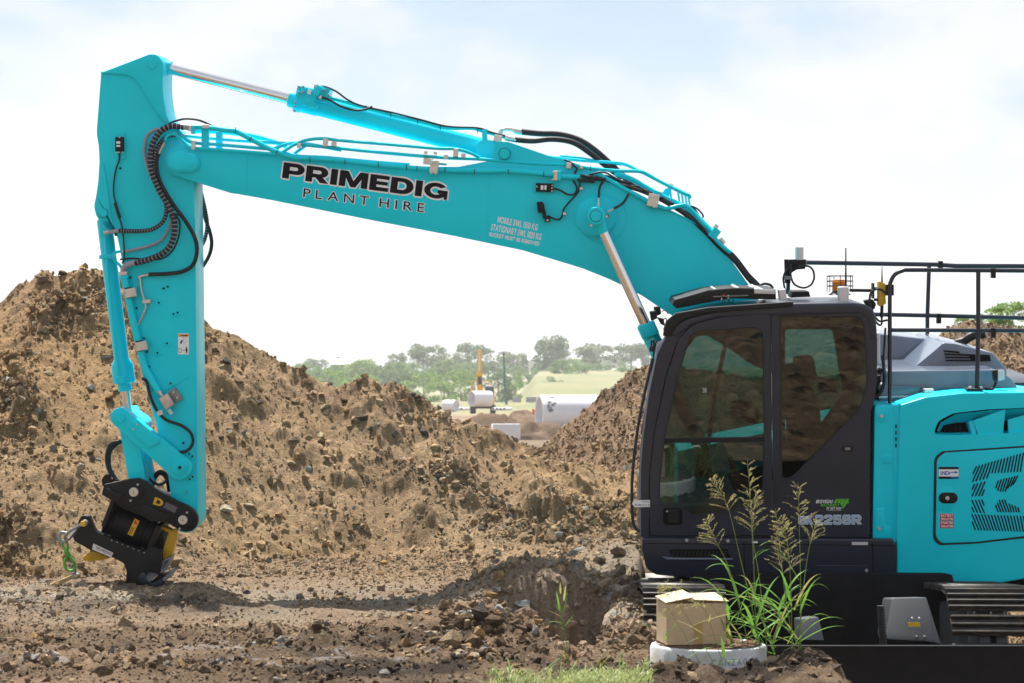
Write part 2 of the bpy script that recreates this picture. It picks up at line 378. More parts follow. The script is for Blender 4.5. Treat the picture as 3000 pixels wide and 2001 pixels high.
    s3, t3 = clods(x, y, .14, 280, .55, .6); f3, t3f = clods(x, y, .06, 290, .7, .8); m3, t3m = clods(x, y, .33, 270, .4, .45)
    rough = np.clip(.25 + .9 * sm(-.1, .3, fbm(x * .6, y * .9, 18, 3)) + 1.2 * rg * (y < 13.6) + .8 * np.exp(-(((x - .0) / 1.0) ** 2 + ((y - 15.2) / 1.6) ** 2)), 0, 1.6)
    rough = rough * (1 - .6 * np.exp(-((y - 17.2) / .9) ** 2) * (x < .2) * (x > -2.2))
    rough = rough + .9 * (1 - sm(.9, 1.5, dd))
    g = g + rough * (.6 * m3 * sm(.5, 1.1, rough) + .6 * s3) + .7 * f3 * (.4 + .6 * rough) + .012 * fbm(x * 9, y * 9, 19, 3)
    toneg = rough * (.3 * t3m * (m3 > 0) + .4 * t3 * (s3 > .01)) + .35 * t3f * (f3 > .003)
    return g, h1, h2, toneg, tone1, tone2
def top(x, y):
    x = np.asarray(x, float); y = np.asarray(y, float); r = heights(x, y)
    return np.maximum(np.maximum(r[0], r[1]), r[2])
def height(x, y): return float(top(np.array([x]), np.array([y]))[0])

TAN, OCH, DRK, GRV, BRN = (np.array(c) for c in ((.320, .218, .130), (.345, .220, .112), (.050, .037, .028), (.34, .30, .24), (.235, .160, .103)))
def soil_colour(x, y, k, tone):
    n1 = fbm(x * .45, y * .45, 300, 3)[:, None]; n2 = fbm(x * 2.2, y * 2.2, 310, 4)[:, None]
    c0 = TAN + (OCH - TAN) * np.clip(.3 + 1.2 * n1, 0, 1); pt = sm(-.22, .32, fbm(x * .85 + .25 * y, y * .55, 33, 4) + .25 * fbm(x * 2.6, y * 2.6, 35, 2))[:, None]; c0 = c0 * (1.12 - .12 * pt) + (BRN * .72 - c0) * np.clip((.15 + 1.3 * n2) * (.15 + .85 * pt), 0, .8)
    c2 = BRN * 1.12 + (TAN - BRN) * np.clip(.25 + .9 * n2, 0, 1)
    gm = np.exp(-((y - 17.0) / 1.5) ** 2)[:, None]; cg = BRN * 1.2 + (TAN - BRN * 1.2) * np.clip(.45 + .9 * n2, 0, 1); cg = cg + (GRV - cg) * np.clip(gm * (.65 + n2), 0, .9)
    px = CX + x * F / y
    damp_shade = np.clip(1.25 * np.exp(-(((px - 1280) / 420) ** 2 + ((y - 13.0) / .95) ** 2)) + .55 * (px > 1900) * (y < 14) + .75 * np.exp(-(((px - 420) / 300) ** 2 + ((y - 16.2) / .5) ** 2))  # damp soil in front; a darker patch below the hook
                  + .7 * np.exp(-(((px - 1640) / 170) ** 2 + ((y - 14.3) / .8) ** 2)) + .5 * (y < 15), 0, 1)[:, None] * np.clip(.75 + 1.1 * n2, 0, 1)  # the hole's shade is painted dark here, beside the damp front soil
    cg = cg + (DRK - cg) * damp_shade
    chk = sm(.2, .6, fbm(x * 6 + 1.5 * y, y * 9, 330, 4) * np.exp(-(((px - 500) / 800) ** 2 + ((y - 13.4) / .9) ** 2)) * 1.6)[:, None]
    cg = cg + (np.array((.46, .44, .43)) - cg) * chk * .45                                           # crushed pale stone dust
    c = np.where((k == 1)[:, None], c0, np.where((k == 2)[:, None], c2, cg))
    return np.clip(c * (1 + .75 * tone[:, None]), .02, .7)

def soil_mat(name='soil'):
    m = bpy.data.materials.new(name); m.use_nodes = True; n = m.node_tree.nodes; l = m.node_tree.links; b = n['Principled BSDF']
    b.inputs['Roughness'].default_value = .95; b.inputs['Specular IOR Level'].default_value = .12
    at = n.new('ShaderNodeAttribute'); at.attribute_name = 'Col'; g = n.new('ShaderNodeNewGeometry')
    n1 = n.new('ShaderNodeTexNoise'); n1.inputs['Scale'].default_value = 38; n1.inputs['Detail'].default_value = 8; n1.inputs['Roughness'].default_value = .65
    l.new(g.outputs['Position'], n1.inputs['Vector'])
    mr = n.new('ShaderNodeMapRange'); mr.inputs[1].default_value = .3; mr.inputs[2].default_value = .72; mr.inputs[3].default_value = .62; mr.inputs[4].default_value = 1.38
    l.new(n1.outputs['Fac'], mr.inputs[0])
    mu = n.new('ShaderNodeVectorMath'); mu.operation = 'SCALE'; l.new(at.outputs['Color'], mu.inputs[0]); l.new(mr.outputs[0], mu.inputs['Scale'])
    l.new(mu.outputs[0], b.inputs['Base Color'])
    n2 = n.new('ShaderNodeTexNoise'); n2.inputs['Scale'].default_value = 55; n2.inputs['Detail'].default_value = 9; n2.inputs['Roughness'].default_value = .7
    l.new(g.outputs['Position'], n2.inputs['Vector'])
    bu = n.new('ShaderNodeBump'); bu.inputs['Strength'].default_value = 1.0; bu.inputs['Distance'].default_value = .05
    l.new(n2.outputs['Fac'], bu.inputs['Height']); l.new(bu.outputs[0], b.inputs['Normal'])
    return m
soilm = soil_mat()
def np_mesh(name, v, f, col=None):
    me = bpy.data.meshes.new(name); k = f.shape[1]
    me.vertices.add(len(v)); me.vertices.foreach_set('co', np.ascontiguousarray(v, np.float32).ravel())
    me.loops.add(f.size); me.loops.foreach_set('vertex_index', np.ascontiguousarray(f, np.int32).ravel())
    me.polygons.add(len(f)); me.polygons.foreach_set('loop_start', np.arange(0, f.size, k, dtype=np.int32))
    me.update(calc_edges=True)
    if col is not None:
        ca = me.color_attributes.new('Col', 'FLOAT_COLOR', 'POINT')
        ca.data.foreach_set('color', np.concatenate([col, np.ones((len(col), 1))], 1).astype(np.float32).ravel())
    return me
# near terrain as a fan grid (finer close to us), cut into ground and two heaps
NS, NY = 900, 600
s_ = np.linspace(-.272, .272, NS); yy = np.concatenate([np.linspace(11.0, 19.0, 150)[:-1], np.linspace(19.0, 24.4, 300)[:-1], np.linspace(24.4, 28.5, 132)[:-1], np.linspace(28.5, 31.5, 21)])
SX, YY = np.meshgrid(s_, yy); XX = SX * YY
gx, gy = XX.ravel(), YY.ravel()
hg, h1, h2, tg, t1, t2 = heights(gx, gy)
hz = np.maximum(np.maximum(hg, h1), h2); kind = np.where((hg >= h1) & (hg >= h2), 0, np.where(h1 >= h2, 1, 2))
tone = np.where(kind == 0, tg, np.where(kind == 1, t1, t2))
colr = soil_colour(gx, gy, kind, tone)
ii = (np.arange(NY - 1)[:, None] * NS + np.arange(NS - 1)[None, :]).ravel()
quad = np.stack([ii, ii + 1, ii + NS + 1, ii + NS], 1)
fk = np.where((kind[quad] == 0).sum(1) >= 2, 0, np.where((kind[quad] == 1).sum(1) >= (kind[quad] == 2).sum(1), 1, 2))
def sub(name, sel):
    q = quad[sel]; u, inv = np.unique(q, return_inverse=True)
    v = np.stack([gx[u], gy[u], hz[u]], 1); o = Vector((float(v[:, 0].mean()), float(v[:, 1].mean()), 0))
    me = np_mesh(name, v - np.array(o), inv.reshape(q.shape), colr[u]); me.shade_smooth()
    return link(name, me, soilm, None, o)
ground = sub('ground', fk == 0); ground['kind'] = 'structure'
heap1 = tag(sub('spoil_heap', fk == 1), 'tan heap of stony earth filling the left half behind the digger arm', 'heap')
heap2 = tag(sub('spoil_heap', fk == 2), 'darker brown heap of crumbly soil rising behind the dark cab', 'heap')
# wide ground to the horizon: site, paddock, rising country
def far_h(x, y):
    r = np.hypot(x, y); z = -.15 - .55 * sm(30, 200, r) + .5 * fbm(x * .02, y * .02, 400, 3) * sm(40, 120, r)
    rise = sm(250, 900, y) * (10.5 + 2.5 * fbm(x * .003, y * .003, 410, 2)); z = z + rise * (.12 + .88 * sm(.002, .013, x / np.maximum(y, 1)))
    z = z + 34 * sm(1000, 3000, y) * (.6 + .5 * fbm(x * .0012, y * .0012, 420, 3)) 
    inside = ((y > 11.3) & (y < 31) & (np.abs(x) < .262 * y)) | ((y > -7.5) & (y <= 11.3) & (np.abs(x) < 4.3)); return np.where(inside, -3.0, z)
rr = np.concatenate([np.linspace(1, 60, 60), 60 * np.exp(np.linspace(0, math.log(60), 110))[1:]]); th = np.linspace(0, 2 * math.pi, 361)[:-1]
th = np.sort(np.concatenate([th, np.linspace(-.26, .26, 260) + math.pi / 2])); RR, TT = np.meshgrid(rr, th)
fx, fy = (RR * np.cos(TT)).ravel(), (RR * np.sin(TT)).ravel(); fz = far_h(fx, fy)
nr, ntb = len(rr), len(th); a_ = np.arange(ntb)[:, None] * nr + np.arange(nr - 1)[None, :]; b_ = ((np.arange(ntb) + 1) % ntb)[:, None] * nr + np.arange(nr - 1)[None, :]
fq = np.stack([a_.ravel(), a_.ravel() + 1, b_.ravel() + 1, b_.ravel()], 1)
fr_ = np.hypot(fx, fy); nn = fbm(fx * .05, fy * .05, 430, 4)[:, None]; n3 = fbm(fx * .9, fy * .9, 440, 3)[:, None]
cs = np.array((.33, .24, .16)) + (np.array((.20, .15, .11)) - np.array((.33, .24, .16))) * np.clip(.5 + nn + .5 * n3, 0, 1)
cgf = np.array((.27, .245, .150)) + (np.array((.19, .21, .11)) - np.array((.27, .245, .150))) * np.clip(.35 + 1.3 * nn, 0, 1)
cf_ = cs + (cgf - cs) * sm(215, 260, fy)[:, None]
fm = np_mesh('terrain', np.stack([fx, fy, fz], 1), fq, np.clip(cf_, .02, .8)); fm.shade_smooth()
terr = link('terrain', fm, soilm); terr['kind'] = 'structure'

# rough ground round the camera (seen mirrored in the cab glass)
bx_, by_ = np.meshgrid(np.linspace(-4.5, 5.5, 190), np.linspace(-8, 11.15, 330)); fx2, fy2 = bx_.ravel(), by_.ravel()
c1, k1 = clods(fx2, fy2, .24, 500, .7, .55); c2, k2 = clods(fx2, fy2, .13, 510, .8, .6)
z2 = -.06 + c1 * 1.0 + c2 * 1.0 + .10 * fbm(fx2 * .8, fy2 * .8, 520, 3) + 1.9 * sm(2.5, -3.5, fy2); z2 = z2 * sm(11.2, 10.6, fy2) - .1 * sm(10.6, 11.2, fy2)
q2 = (np.arange(329)[:, None] * 190 + np.arange(189)[None, :]).ravel(); q2 = np.stack([q2, q2 + 1, q2 + 191, q2 + 190], 1)
c2_ = np.clip((BRN + (TAN - BRN) * np.clip(.5 + fbm(fx2 * 1.1, fy2 * 1.1, 530, 3), 0, 1)[:, None]) * (1 + .85 * (k1 * (c1 > 0) + k2 * (c2 > .01))[:, None]), .02, .6)
me = np_mesh('ground', np.stack([fx2, fy2, z2], 1), q2, c2_); me.shade_smooth(); g2 = link('ground', me, soilm); g2['kind'] = 'structure'
# ------------------------------------------------------------------ the excavator
EX = thing('excavator', P(2470, 2040, .28), 'turquoise tracked excavator with long raised boom and dark cab, nearest machine', 'excavator')
def hose(parent, pts, rpx, m=None, name='hose', sub=6, n=8):       # pts: (px, py, v)
    v0 = pts[0][2]; return M().tube([P(*p) for p in pts], rpx * S(v0), n, sub).build(name, m or rubber, parent, smooth=60)
def guarded(parent, pts, rpx, step=1.15, name='hose'):             # hose in a black spiral guard: rings along a pale sleeve
    c = catmull([P(*p) for p in pts], 10); r = rpx * S(pts[0][2])
    h = M().tube(c, r * .86, 10, 1).build(name, hosegrey, parent, smooth=60)
    g = M(); acc = 0; L_ = 2 * r * .52; pitch = L_ * 1.27
    nxt = 0.0; dist = 0.0
    for i in range(len(c) - 1):
        seg = (c[i + 1] - c[i]).length; t = (c[i + 1] - c[i]).normalized()
        while nxt <= dist + seg:
            p = c[i] + t * (nxt - dist); g.lathe(p - t * L_ / 2, p + t * L_ / 2, [(0, r * .9), (.15, r * 1.0), (.85, r * 1.0), (1, r * .9)], 10); nxt += pitch
        dist += seg
    g.build('spiral_guard', rubber, h if parent is EX else parent, smooth=60); return h
def bolts(parent, pts, v0, v1, rpx, m=None, name='bolt', n=6):
    for x, y in pts: M().pin(x, y, v0, v1, rpx, n, .001).build(name, m or zinc, parent, smooth=30)
def clamp(parent, x, y, v, w_, h_, rot=0, m=None, name='pipe_clamp', d=.035):
    return M().bpx(x - w_ / 2, y - h_ / 2, x + w_ / 2, y + h_ / 2, v - d, v, .004, rot).build(name, m or zinc, parent)
def ties(parent, pts, v, r=4.6, name='cable_tie'):
    for x, y, a in pts:
        dx, dy = math.cos(math.radians(a)) * r, math.sin(math.radians(a)) * r
        M().tube([P(x - dx, y - dy, v), P(x, y, v - .012), P(x + dx, y + dy, v)], 1.2 * S(v), 5, 3).build(name, rubber, parent)

# ---- boom
BO = [(483, 478, 0), (484, 462), (490, 447), (501, 436), (516, 430), (540, 428), (593, 434, 20), (800, 452, 60), (1000, 475, 60), (1094, 486), (1342, 489, 30), (1440, 470, 10), (1452, 414, 12), (1490, 416, 20), (1603, 455, 40), (1668, 473, 30), (1744, 497, 60),
      (1833, 549, 80), (1944, 606, 80), (2043, 656, 80), (2116, 725, 100), (2162, 790), (2200, 844), (2255, 925, 60), (2292, 1010, 60), (2285, 1060, 40), (2235, 1085, 40), (2190, 1060, 40), (2120, 1010, 60), (2030, 960), (1955, 916), (1882, 867), (1836, 842), (1783, 817), (1706, 786), (1614, 758), (1530, 733), (1400, 706), (1335, 692), (1094, 646), (800, 587), (700, 569), (677, 566), (594, 540), (506, 511), (492, 498)]
boom = M().prism(BO, 0, .56, .007).build('boom', teal, EX)
M().prism(obround(520, 474, 556, 478, 31, 27), -.045, .0, .006).build('pin_boss', teal, boom)
M().prism(obround(519, 474, 557, 479, 24, 20), -.062, -.044, .004).build('pin_retainer', teal, boom)
bolts(boom, [(560, 481)], -.075, -.06, 6, teal)
for (x0, y0, x1, y1) in ((724, 450, 722, 572), (1432, 520, 1424, 708)):   # weld seams
    M().tube([P(x0, y0, -.001), P(x1, y1, -.001)], .0035, 6, 1).build('weld_seam', teal, boom)
M().tube([P(1765 + 72 * math.cos(a), 640 + 72 * math.sin(a), -.001) for a in np.linspace(0, 6.283, 25)], .004, 6, 1).build('weld_seam', teal, boom)
M().pin(1746, 633, -.05, .0, 62, 36, .02).build('pin_boss', teal, boom)
# top edge flanges along the boom's back
M().tube([P(x, y, -.004) for x, y in ((1744, 499), (1833, 551), (1944, 608), (2043, 658), (2095, 706))], .007, 6, 4).build('edge_flange', teal, boom)
M().pin(1478, 450, -.03, .62, 17, 24, .003).build('cylinder_pin', teal, boom)
M().tube([P(1478 + 17 * math.cos(a), 450 + 17 * math.sin(a), -.031) for a in np.linspace(0, 6.283, 20)], .0022, 5, 1).build('pin_groove', dark, boom)
# lettering
LB = dict(gap=.045)
def arcp(cx, cy, rx, ry, a0, a1, n=8): return [(cx + rx * math.cos(math.radians(a0 + (a1 - a0) * t / n)), cy + ry * math.sin(math.radians(a0 + (a1 - a0) * t / n))) for t in range(n + 1)]
GLY = {
 'S': (1.0, [[(0, .34), (0, .14), (.14, 0), (.86, 0), (1, .14), (1, .48), (.86, .60), (.36, .60), (.36, .78), (.64, .78), (.64, .68), (1, .68), (1, .86), (.86, 1), (.14, 1), (0, .86), (0, .54), (.14, .42), (.64, .42), (.64, .22), (.36, .22), (.36, .34)]]),
 '2': (1.0, [[(0, 0), (1, 0), (1, .22), (.44, .22), (.44, .30), (1, .52), (1, .86), (.86, 1), (.14, 1), (0, .86), (0, .66), (.36, .66), (.36, .78), (.64, .78), (.64, .60), (0, .34)]]),
 '5': (1.0, [[(0, .32), (0, .14), (.14, 0), (.86, 0), (1, .14), (1, .52), (.86, .64), (.36, .64), (.36, .78), (.96, .78), (.96, 1), (0, 1), (0, .46), (.64, .46), (.64, .22), (.36, .22), (.36, .32)]]),
 'K': (1.1, [[(0, 0), (.36, 0), (.36, .34), (.44, .42), (.68, 0), (1.12, 0), (.70, .62), (1.08, 1), (.66, 1), (.36, .66), (.36, 1), (0, 1)]]),   # heavy extended capitals on a unit square, drawn stroke by stroke: outer outline then counters
 'I': (.36, [[(0, 0), (.36, 0), (.36, 1), (0, 1)]]),
 'P': (1.12, [[(0, 0), (.36, 0), (.36, .30), (.74, .30)] + arcp(.74, .65, .40, .35, -90, 90) + [(0, 1)], [(.36, .54), (.36, .76), (.70, .76)] + arcp(.70, .65, .09, .11, 90, -90)]),
 'R': (1.2, [[(0, 0), (.36, 0), (.36, .30), (.52, .30), (.78, 0), (1.22, 0), (.90, .36)] + arcp(.76, .66, .40, .34, -50, 90) + [(0, 1)], [(.36, .54), (.36, .76), (.72, .76)] + arcp(.72, .65, .09, .11, 90, -90)]),
 'M': (1.5, [[(0, 0), (.34, 0), (.34, .55), (.62, 0), (.88, 0), (1.16, .55), (1.16, 0), (1.5, 0), (1.5, 1), (1.06, 1), (.75, .40), (.44, 1), (0, 1)]]),
 'E': (1.0, [[(0, 0), (1.0, 0), (1.0, .24), (.36, .24), (.36, .39), (.94, .39), (.94, .61), (.36, .61), (.36, .76), (1.0, .76), (1.0, 1), (0, 1)]]),
 'D': (1.2, [[(0, 0), (.64, 0)] + arcp(.64, .5, .56, .5, -90, 90, 12) + [(0, 1)], [(.36, .25), (.36, .75), (.62, .75)] + arcp(.62, .5, .21, .25, 90, -90)]),
 'G': (1.24, [arcp(.62, .5, .62, .5, 35, 316, 18) + [(1.08, 0), (1.24, 0), (1.24, .56), (.70, .56), (.70, .36), (.92, .36)] + arcp(.62, .5, .30, .26, -28, -318, 14)])}
def block(word, x0, y0, x1, y1, cap, v, parent, gap=.10, edge=5.0, fill=None):
    A, B = P(x0, y0, v), P(x1, y1, v); ux = (B - A); W_ = ux.length; ux.normalize(); uz = ux.cross(NV).normalized(); uz = uz if uz.z > 0 else -uz
    k = W_ / (sum(GLY[c][0] for c in word) + gap * (len(word) - 1)); h = cap * S(v); x = 0
    for c in word:
        wd, loops = GLY[c]; m = M(); pos = lambda q, d: A + ux * (x + q[0]) * k + uz * q[1] * h - NV * d
        pts = [q for l in loops for q in l]; tris = tessellate_polygon([[Vector((q[0], q[1], 0)) for q in l] for l in loops])
        m.mesh([pos(q, .0036) for q in pts], tris).build('letter', fill or ink, parent, smooth=0)
        e = M()
        for l in loops:
            c3 = [Vector((q[0] * k, q[1] * h, 0)) for q in l]; r = edge * S(v); n = len(c3)
            t = M(); t.tube(c3 + [c3[0], c3[1]], r, 8, 1, False)
            for f in t.bm.faces: e.bm.faces.new([e.bm.verts.new(A + ux * (x * k + q.co.x) + uz * q.co.y - NV * (.0008 + .0012 * (q.co.z / r + 1) / 2)) for q in f.verts])
            t.bm.free()
        bmesh.ops.remove_doubles(e.bm, verts=e.bm.verts, dist=1e-5); e.build('letter_outline', white, parent, smooth=0); x += wd + gap
def sign(s, x0, y0, x1, y1, cap, v, fill, edge, parent, o1, o2, **k):
    text(s, x0, y0, x1, y1, cap, v, edge, parent, 'letter_outline', off=o2, ext=.0012, **k)
    text(s, x0, y0, x1, y1, cap, v, fill, parent, 'letter', off=o1, ext=.0024, **k)
block('PRIMEDIG', 826, 521, 1309, 586, 46, 0, boom)
sign('PLANT HIRE', 888, 577, 1241, 622, 26, 0, ink, white, boom, .004, .05, slant=-.02, gap=.34)
for s, x0, y0, x1, y1, cap in (('MOBILE SWL 1510 KG', 1457, 651, 1573, 675, 17.5), ('STATIONARY SWL 1820 KG', 1438, 674, 1584, 703, 18), ('BUCKET MUST BE REMOVED', 1433, 691, 1579, 720, 11)):
    text(s, x0, y0, x1, y1, cap, 0, white, boom, off=.03, gap=.13)
# ---- arm (stick)
AO = [(296, 214), (293, 210), (305, 209), (437, 159), (445, 158), (456, 160), (467, 167), (476, 181), (479, 195), (478, 222), (477, 253), (480, 292), (488, 337), (498, 362, 12), (545, 420, 40), (569, 540), (575, 1000), (580, 1520), (578, 1540), (565, 1556), (545, 1562), (524, 1556), (513, 1540), (508, 1500), (500, 1450), (490, 1373), (468, 1290), (456, 1239), (437, 1170), (419, 1106), (402, 1030), (390, 963), (379, 892), (366, 836), (359, 774), (350, 725), (342, 690), (334, 668), (328, 657), (315, 649), (291, 646), (282, 632), (277, 614), (276, 600), (282, 572), (288, 527), (291, 475), (289, 427), (284, 398), (283, 383), (287, 330)]
arm = M().prism(AO, .07, .48, .006).build('arm', teal, EX)
for v0, v1 in ((.045, .07), (.48, .505)):                         # cheek plates carrying the cylinder ear
    M().prism([(296, 214), (437, 159, 0), (456, 160), (467, 167), (476, 181), (479, 195), (478, 222), (477, 253), (480, 292), (488, 337), (503, 372), (470, 345), (440, 300), (412, 252), (392, 227), (368, 218)], v0, v1, .005).build('ear_plate', teal, arm)
M().pin(445, 187, .03, .52, 14, 24).build('pin', teal, arm)
M().pin(303, 624, .035, .52, 13, 24).build('pin', teal, arm)
M().tube([P(303 + 13 * math.cos(a), 624 + 13 * math.sin(a), .034) for a in np.linspace(-1.3, 2.6, 16)], .0022, 5, 1).build('pin_groove', dark, arm)
M().prism([(291, 475), (303, 480), (316, 560), (327, 640), (338, 690), (342, 690), (334, 668), (328, 657), (315, 649), (291, 646), (282, 632), (277, 614), (276, 600), (282, 572), (288, 527)], .058, .07, .004).build('ear_plate', teal, arm)
bolts(arm, [(479, 845), (491, 840), (508, 920), (520, 916), (465, 887), (489, 1006), (400, 903), (421, 991), (430, 1031), (436, 1075), (450, 1140), (382, 813), (352, 493), (461, 1034), (500, 1123), (537, 1298), (554, 1330), (563, 1337), (556, 1404), (564, 1397)], .058, .071, 3.2, dark, 'bolt_hole', 10)
for q in ([(456, 882), (474, 878), (476, 893), (458, 897)], [(478, 1000), (502, 998), (503, 1013), (480, 1016)], [(452, 1030), (474, 1030), (476, 1040), (453, 1043)], [(498, 918), (532, 912), (534, 922), (502, 932)], [(490, 1120), (516, 1108), (526, 1122), (496, 1136)], [(546, 1322), (568, 1330, 6), (570, 1344), (548, 1340)], [(552, 1392), (572, 1388, 4), (572, 1408), (550, 1410)]):
    M().prism(q, .06, .071, .003, 1).build('mounting_pad', teal, arm)
M().pin(545, 1440, .055, .071, 8).build('grease_boss', teal, arm); bolts(arm, [(545, 1440)], .045, .056, 3, steel)
M().tube([P(x, y, .071) for x, y in ((571, 640), (577, 1530))], .004, 6, 1).build('weld_seam', teal, arm)
M().tube([P(x, y, .068) for x, y in ((560, 1100), (490, 1140), (455, 1165))], .004, 6, 1).build('weld_seam', teal, arm)
# warning sticker
stk = M().bpx(522, 977, 553, 1038, .066, .0695, .0).build('warning_sticker', white, arm)
M().bpx(523, 979, 552, 986, .0635, .066, 0).build('sticker_band', mat('orange print', (.82, .33, .03), .5), arm)
text('WARNING', 530, 985, 551, 985, 4.6, .0635, ink, arm, off=.03)
pm = mat('grey print', (.45, .46, .48), .6)
M().tube([P(*p, .064) for p in ((538, 988), (545, 988), (543, 996), (547, 1003), (541, 1008), (537, 1000), (538, 988))], .0012, 4, 1).build('sticker_print', pm, arm)
mm = M(); mm.bpx(544, 1020, 549, 1030, .064, .066, 0); mm.bpx(544.4, 1029, 546, 1035, .0642, .066, 0); mm.bpx(547, 1029, 548.6, 1035, .0642, .066, 0); mm.pin(546.5, 1017, .064, .066, 1.8, 10)
mm.bpx(530, 996, 534, 1004, .064, .066, 0, 25); mm.bpx(528, 1001, 532, 1007, .0642, .066, 0, -20)
for a, b in (((524.5, 1020), (531, 1020)), ((531, 1020), (531, 1033)), ((531, 1033), (524.5, 1033)), ((524.5, 1033), (524.5, 1020)), ((534, 1026), (542, 1026)), ((534, 1026), (536, 1024)), ((542, 1026), (540, 1024))): mm.tube([P(*a, .065), P(*b, .065)], .0013, 4, 1)
mm.build('sticker_print', ink, arm)
# angle sensor box on the arm
sb = M().bpx(337, 401, 362, 444, .02, .055, .006).build('angle_sensor', black, arm)
M().prism([(340, 390), (366, 390), (368, 466), (341, 466)], .056, .066, .002, 1).build('sensor_plate', teal, arm)
for r in ((341, 414, 352, 421), (341, 425, 352, 430)): M().bpx(*r, .0165, .02, 0).build('sensor_label', white, sb)
bolts(sb, [(350, 402), (343, 446), (349, 446), (359, 446)], .014, .03, 2.4)
hose(arm, [(350, 446, .04), (349, 470, .04), (340, 495, .04), (333, 540, .04), (334, 575, .04), (341, 600, .04), (348, 632, .04), (358, 668, .04), (363, 715, .04), (363, 760, .04), (357, 772, .04)], 2.6, name='sensor_cable')
M().tube([P(337, 594, .035), P(351, 640, .035)], 5 * S(), 8, 1).build('cable_connector', rubber, arm)

# ---- arm cylinder on top of the boom
def along(a, b, t): return (a[0] + (b[0] - a[0]) * t, a[1] + (b[1] - a[1]) * t)
A_, B_ = (445, 187), (1478, 450)
def ac(x): return P(x, 187 + (x - 445) * .2546, .28)
k = S(.28)
acy = M().lathe(ac(880), ac(1424), [(0, 29 * k), (.01, 30 * k), (.095, 30 * k), (.1, 28 * k), (.985, 28 * k), (1, 26 * k)], 32).build('arm_cylinder', teal, EX)
M().cyl(ac(452), ac(870), 16 * k, 28).build('piston_rod', chrome, acy)
M().lathe(ac(846), ac(884), [(0, 22 * k), (.1, 24 * k), (.5, 24 * k), (.52, 33 * k), (1, 33 * k)], 28).build('cylinder_gland', teal, acy)
M().prism(obround(1478, 450, 1420, 436, 34, 27), .12, .44, .008).build('cylinder_eye', teal, acy)
M().lathe(P(445, 187, .1), P(445, 187, .46), [(0, 26 * k), (1, 26 * k)], 24).build('rod_eye', teal, acy)
M().tube([ac(452), ac(500)], 22 * k, 16, 1).build('rod_collar', teal, acy)
M().lathe(ac(1405), ac(1424), [(0, 30 * k), (.2, 33 * k), (.8, 33 * k), (1, 30 * k)], 28).build('cylinder_band', teal, acy)
vb = M(); vb.bpx(869, 252, 893, 276, .16, .40, .006, 14); vb.bpx(890, 258, 925, 312, .12, .44, .008, 14); vb.bpx(868, 270, 905, 300, .13, .42, .008, 14); vb.bpx(921, 252, 962, 300, .15, .40, .008, 14); vb.bpx(918, 246, 928, 295, .10, .16, .004, 6)
vb.pin(908, 303, .06, .14, 12, 16); vb.pin(928, 272, .07, .16, 8, 16); vb.pin(945, 262, .09, .16, 5, 12); vb.pin(924, 310, .08, .14, 6, 12); vb.tube([P(935, 285, .18), P(966, 287, .18)], 8 * k, 12, 1)
vb.build('holding_valve', teal, acy)
bolts(acy, [(876, 255), (888, 254), (876, 272), (887, 270), (932, 268), (924, 308), (865, 300), (862, 312), (862, 325), (950, 264), (962, 280)], .085, .125, 3.2, steel)
M().bpx(901, 263, 911, 276, .1, .118, .001, 10).build('valve_plate', white, acy)
hose(acy, [(928, 252, .18), (952, 254, .16), (985, 268, .16), (1020, 293, .16), (1060, 310, .16), (1150, 330, .16), (1230, 350, .16), (1310, 370, .16), (1400, 375, .16), (1440, 388, .16), (1500, 403, .16)], 2.7, name='pilot_hose')
hose(acy, [(938, 284, .12), (965, 293, .12), (1000, 312, .12), (1040, 323, .12), (1072, 320, .12), (1090, 312, .14)], 3.2, name='pilot_hose')
bolts(acy, [(925, 251), (938, 285)], .1, .17, 5)
hose(acy, [(955, 284, .17), (1010, 298, .17), (1070, 316, .17), (1150, 338, .17), (1240, 359, .17), (1287, 372, .17), (1330, 376, .17), (1385, 376, .17), (1420, 386, .17), (1480, 402, .17)], 5.2, teal, 'oil_pipe', 5)
ties(acy, [(1073, 317, 90), (1145, 335, 90), (1224, 355, 90), (1290, 372, 90), (1399, 381, 90)], .15, 8)
M().prism([(1412, 380), (1427, 377), (1428, 470), (1413, 470)], .13, .2, .004).build('pipe_bracket', teal, acy)
M().bpx(1447, 395, 1470, 416, .1, .16, .004, 12).build('pipe_clamp', zinc, acy)
M().tube([P(1465, 392, .25), P(1472, 380, .25), P(1490, 378, .25), P(1512, 384, .25)], 6 * k, 10, 4).build('hose_elbow', zinc, acy)
M().tube([P(1508, 383, .25), P(1530, 387, .25)], 9 * k, 12, 1).build('hose_ferrule', zinc, acy)
M().tube([P(1480, 403, .12), P(1512, 410, .12)], 8 * k, 12, 1).build('hose_ferrule', zinc, acy)
hose(acy, [(1527, 386, .25), (1580, 391, .25), (1640, 394, .25), (1700, 412, .25), (1750, 446, .22), (1800, 492, .2), (1825, 515, .2), (1850, 540, .25)], 9, n=12)
hose(acy, [(1508, 409, .12), (1560, 413, .12), (1620, 408, .12), (1680, 418, .12), (1730, 450, .12), (1780, 490, .14), (1820, 520, .2)], 8, n=12)

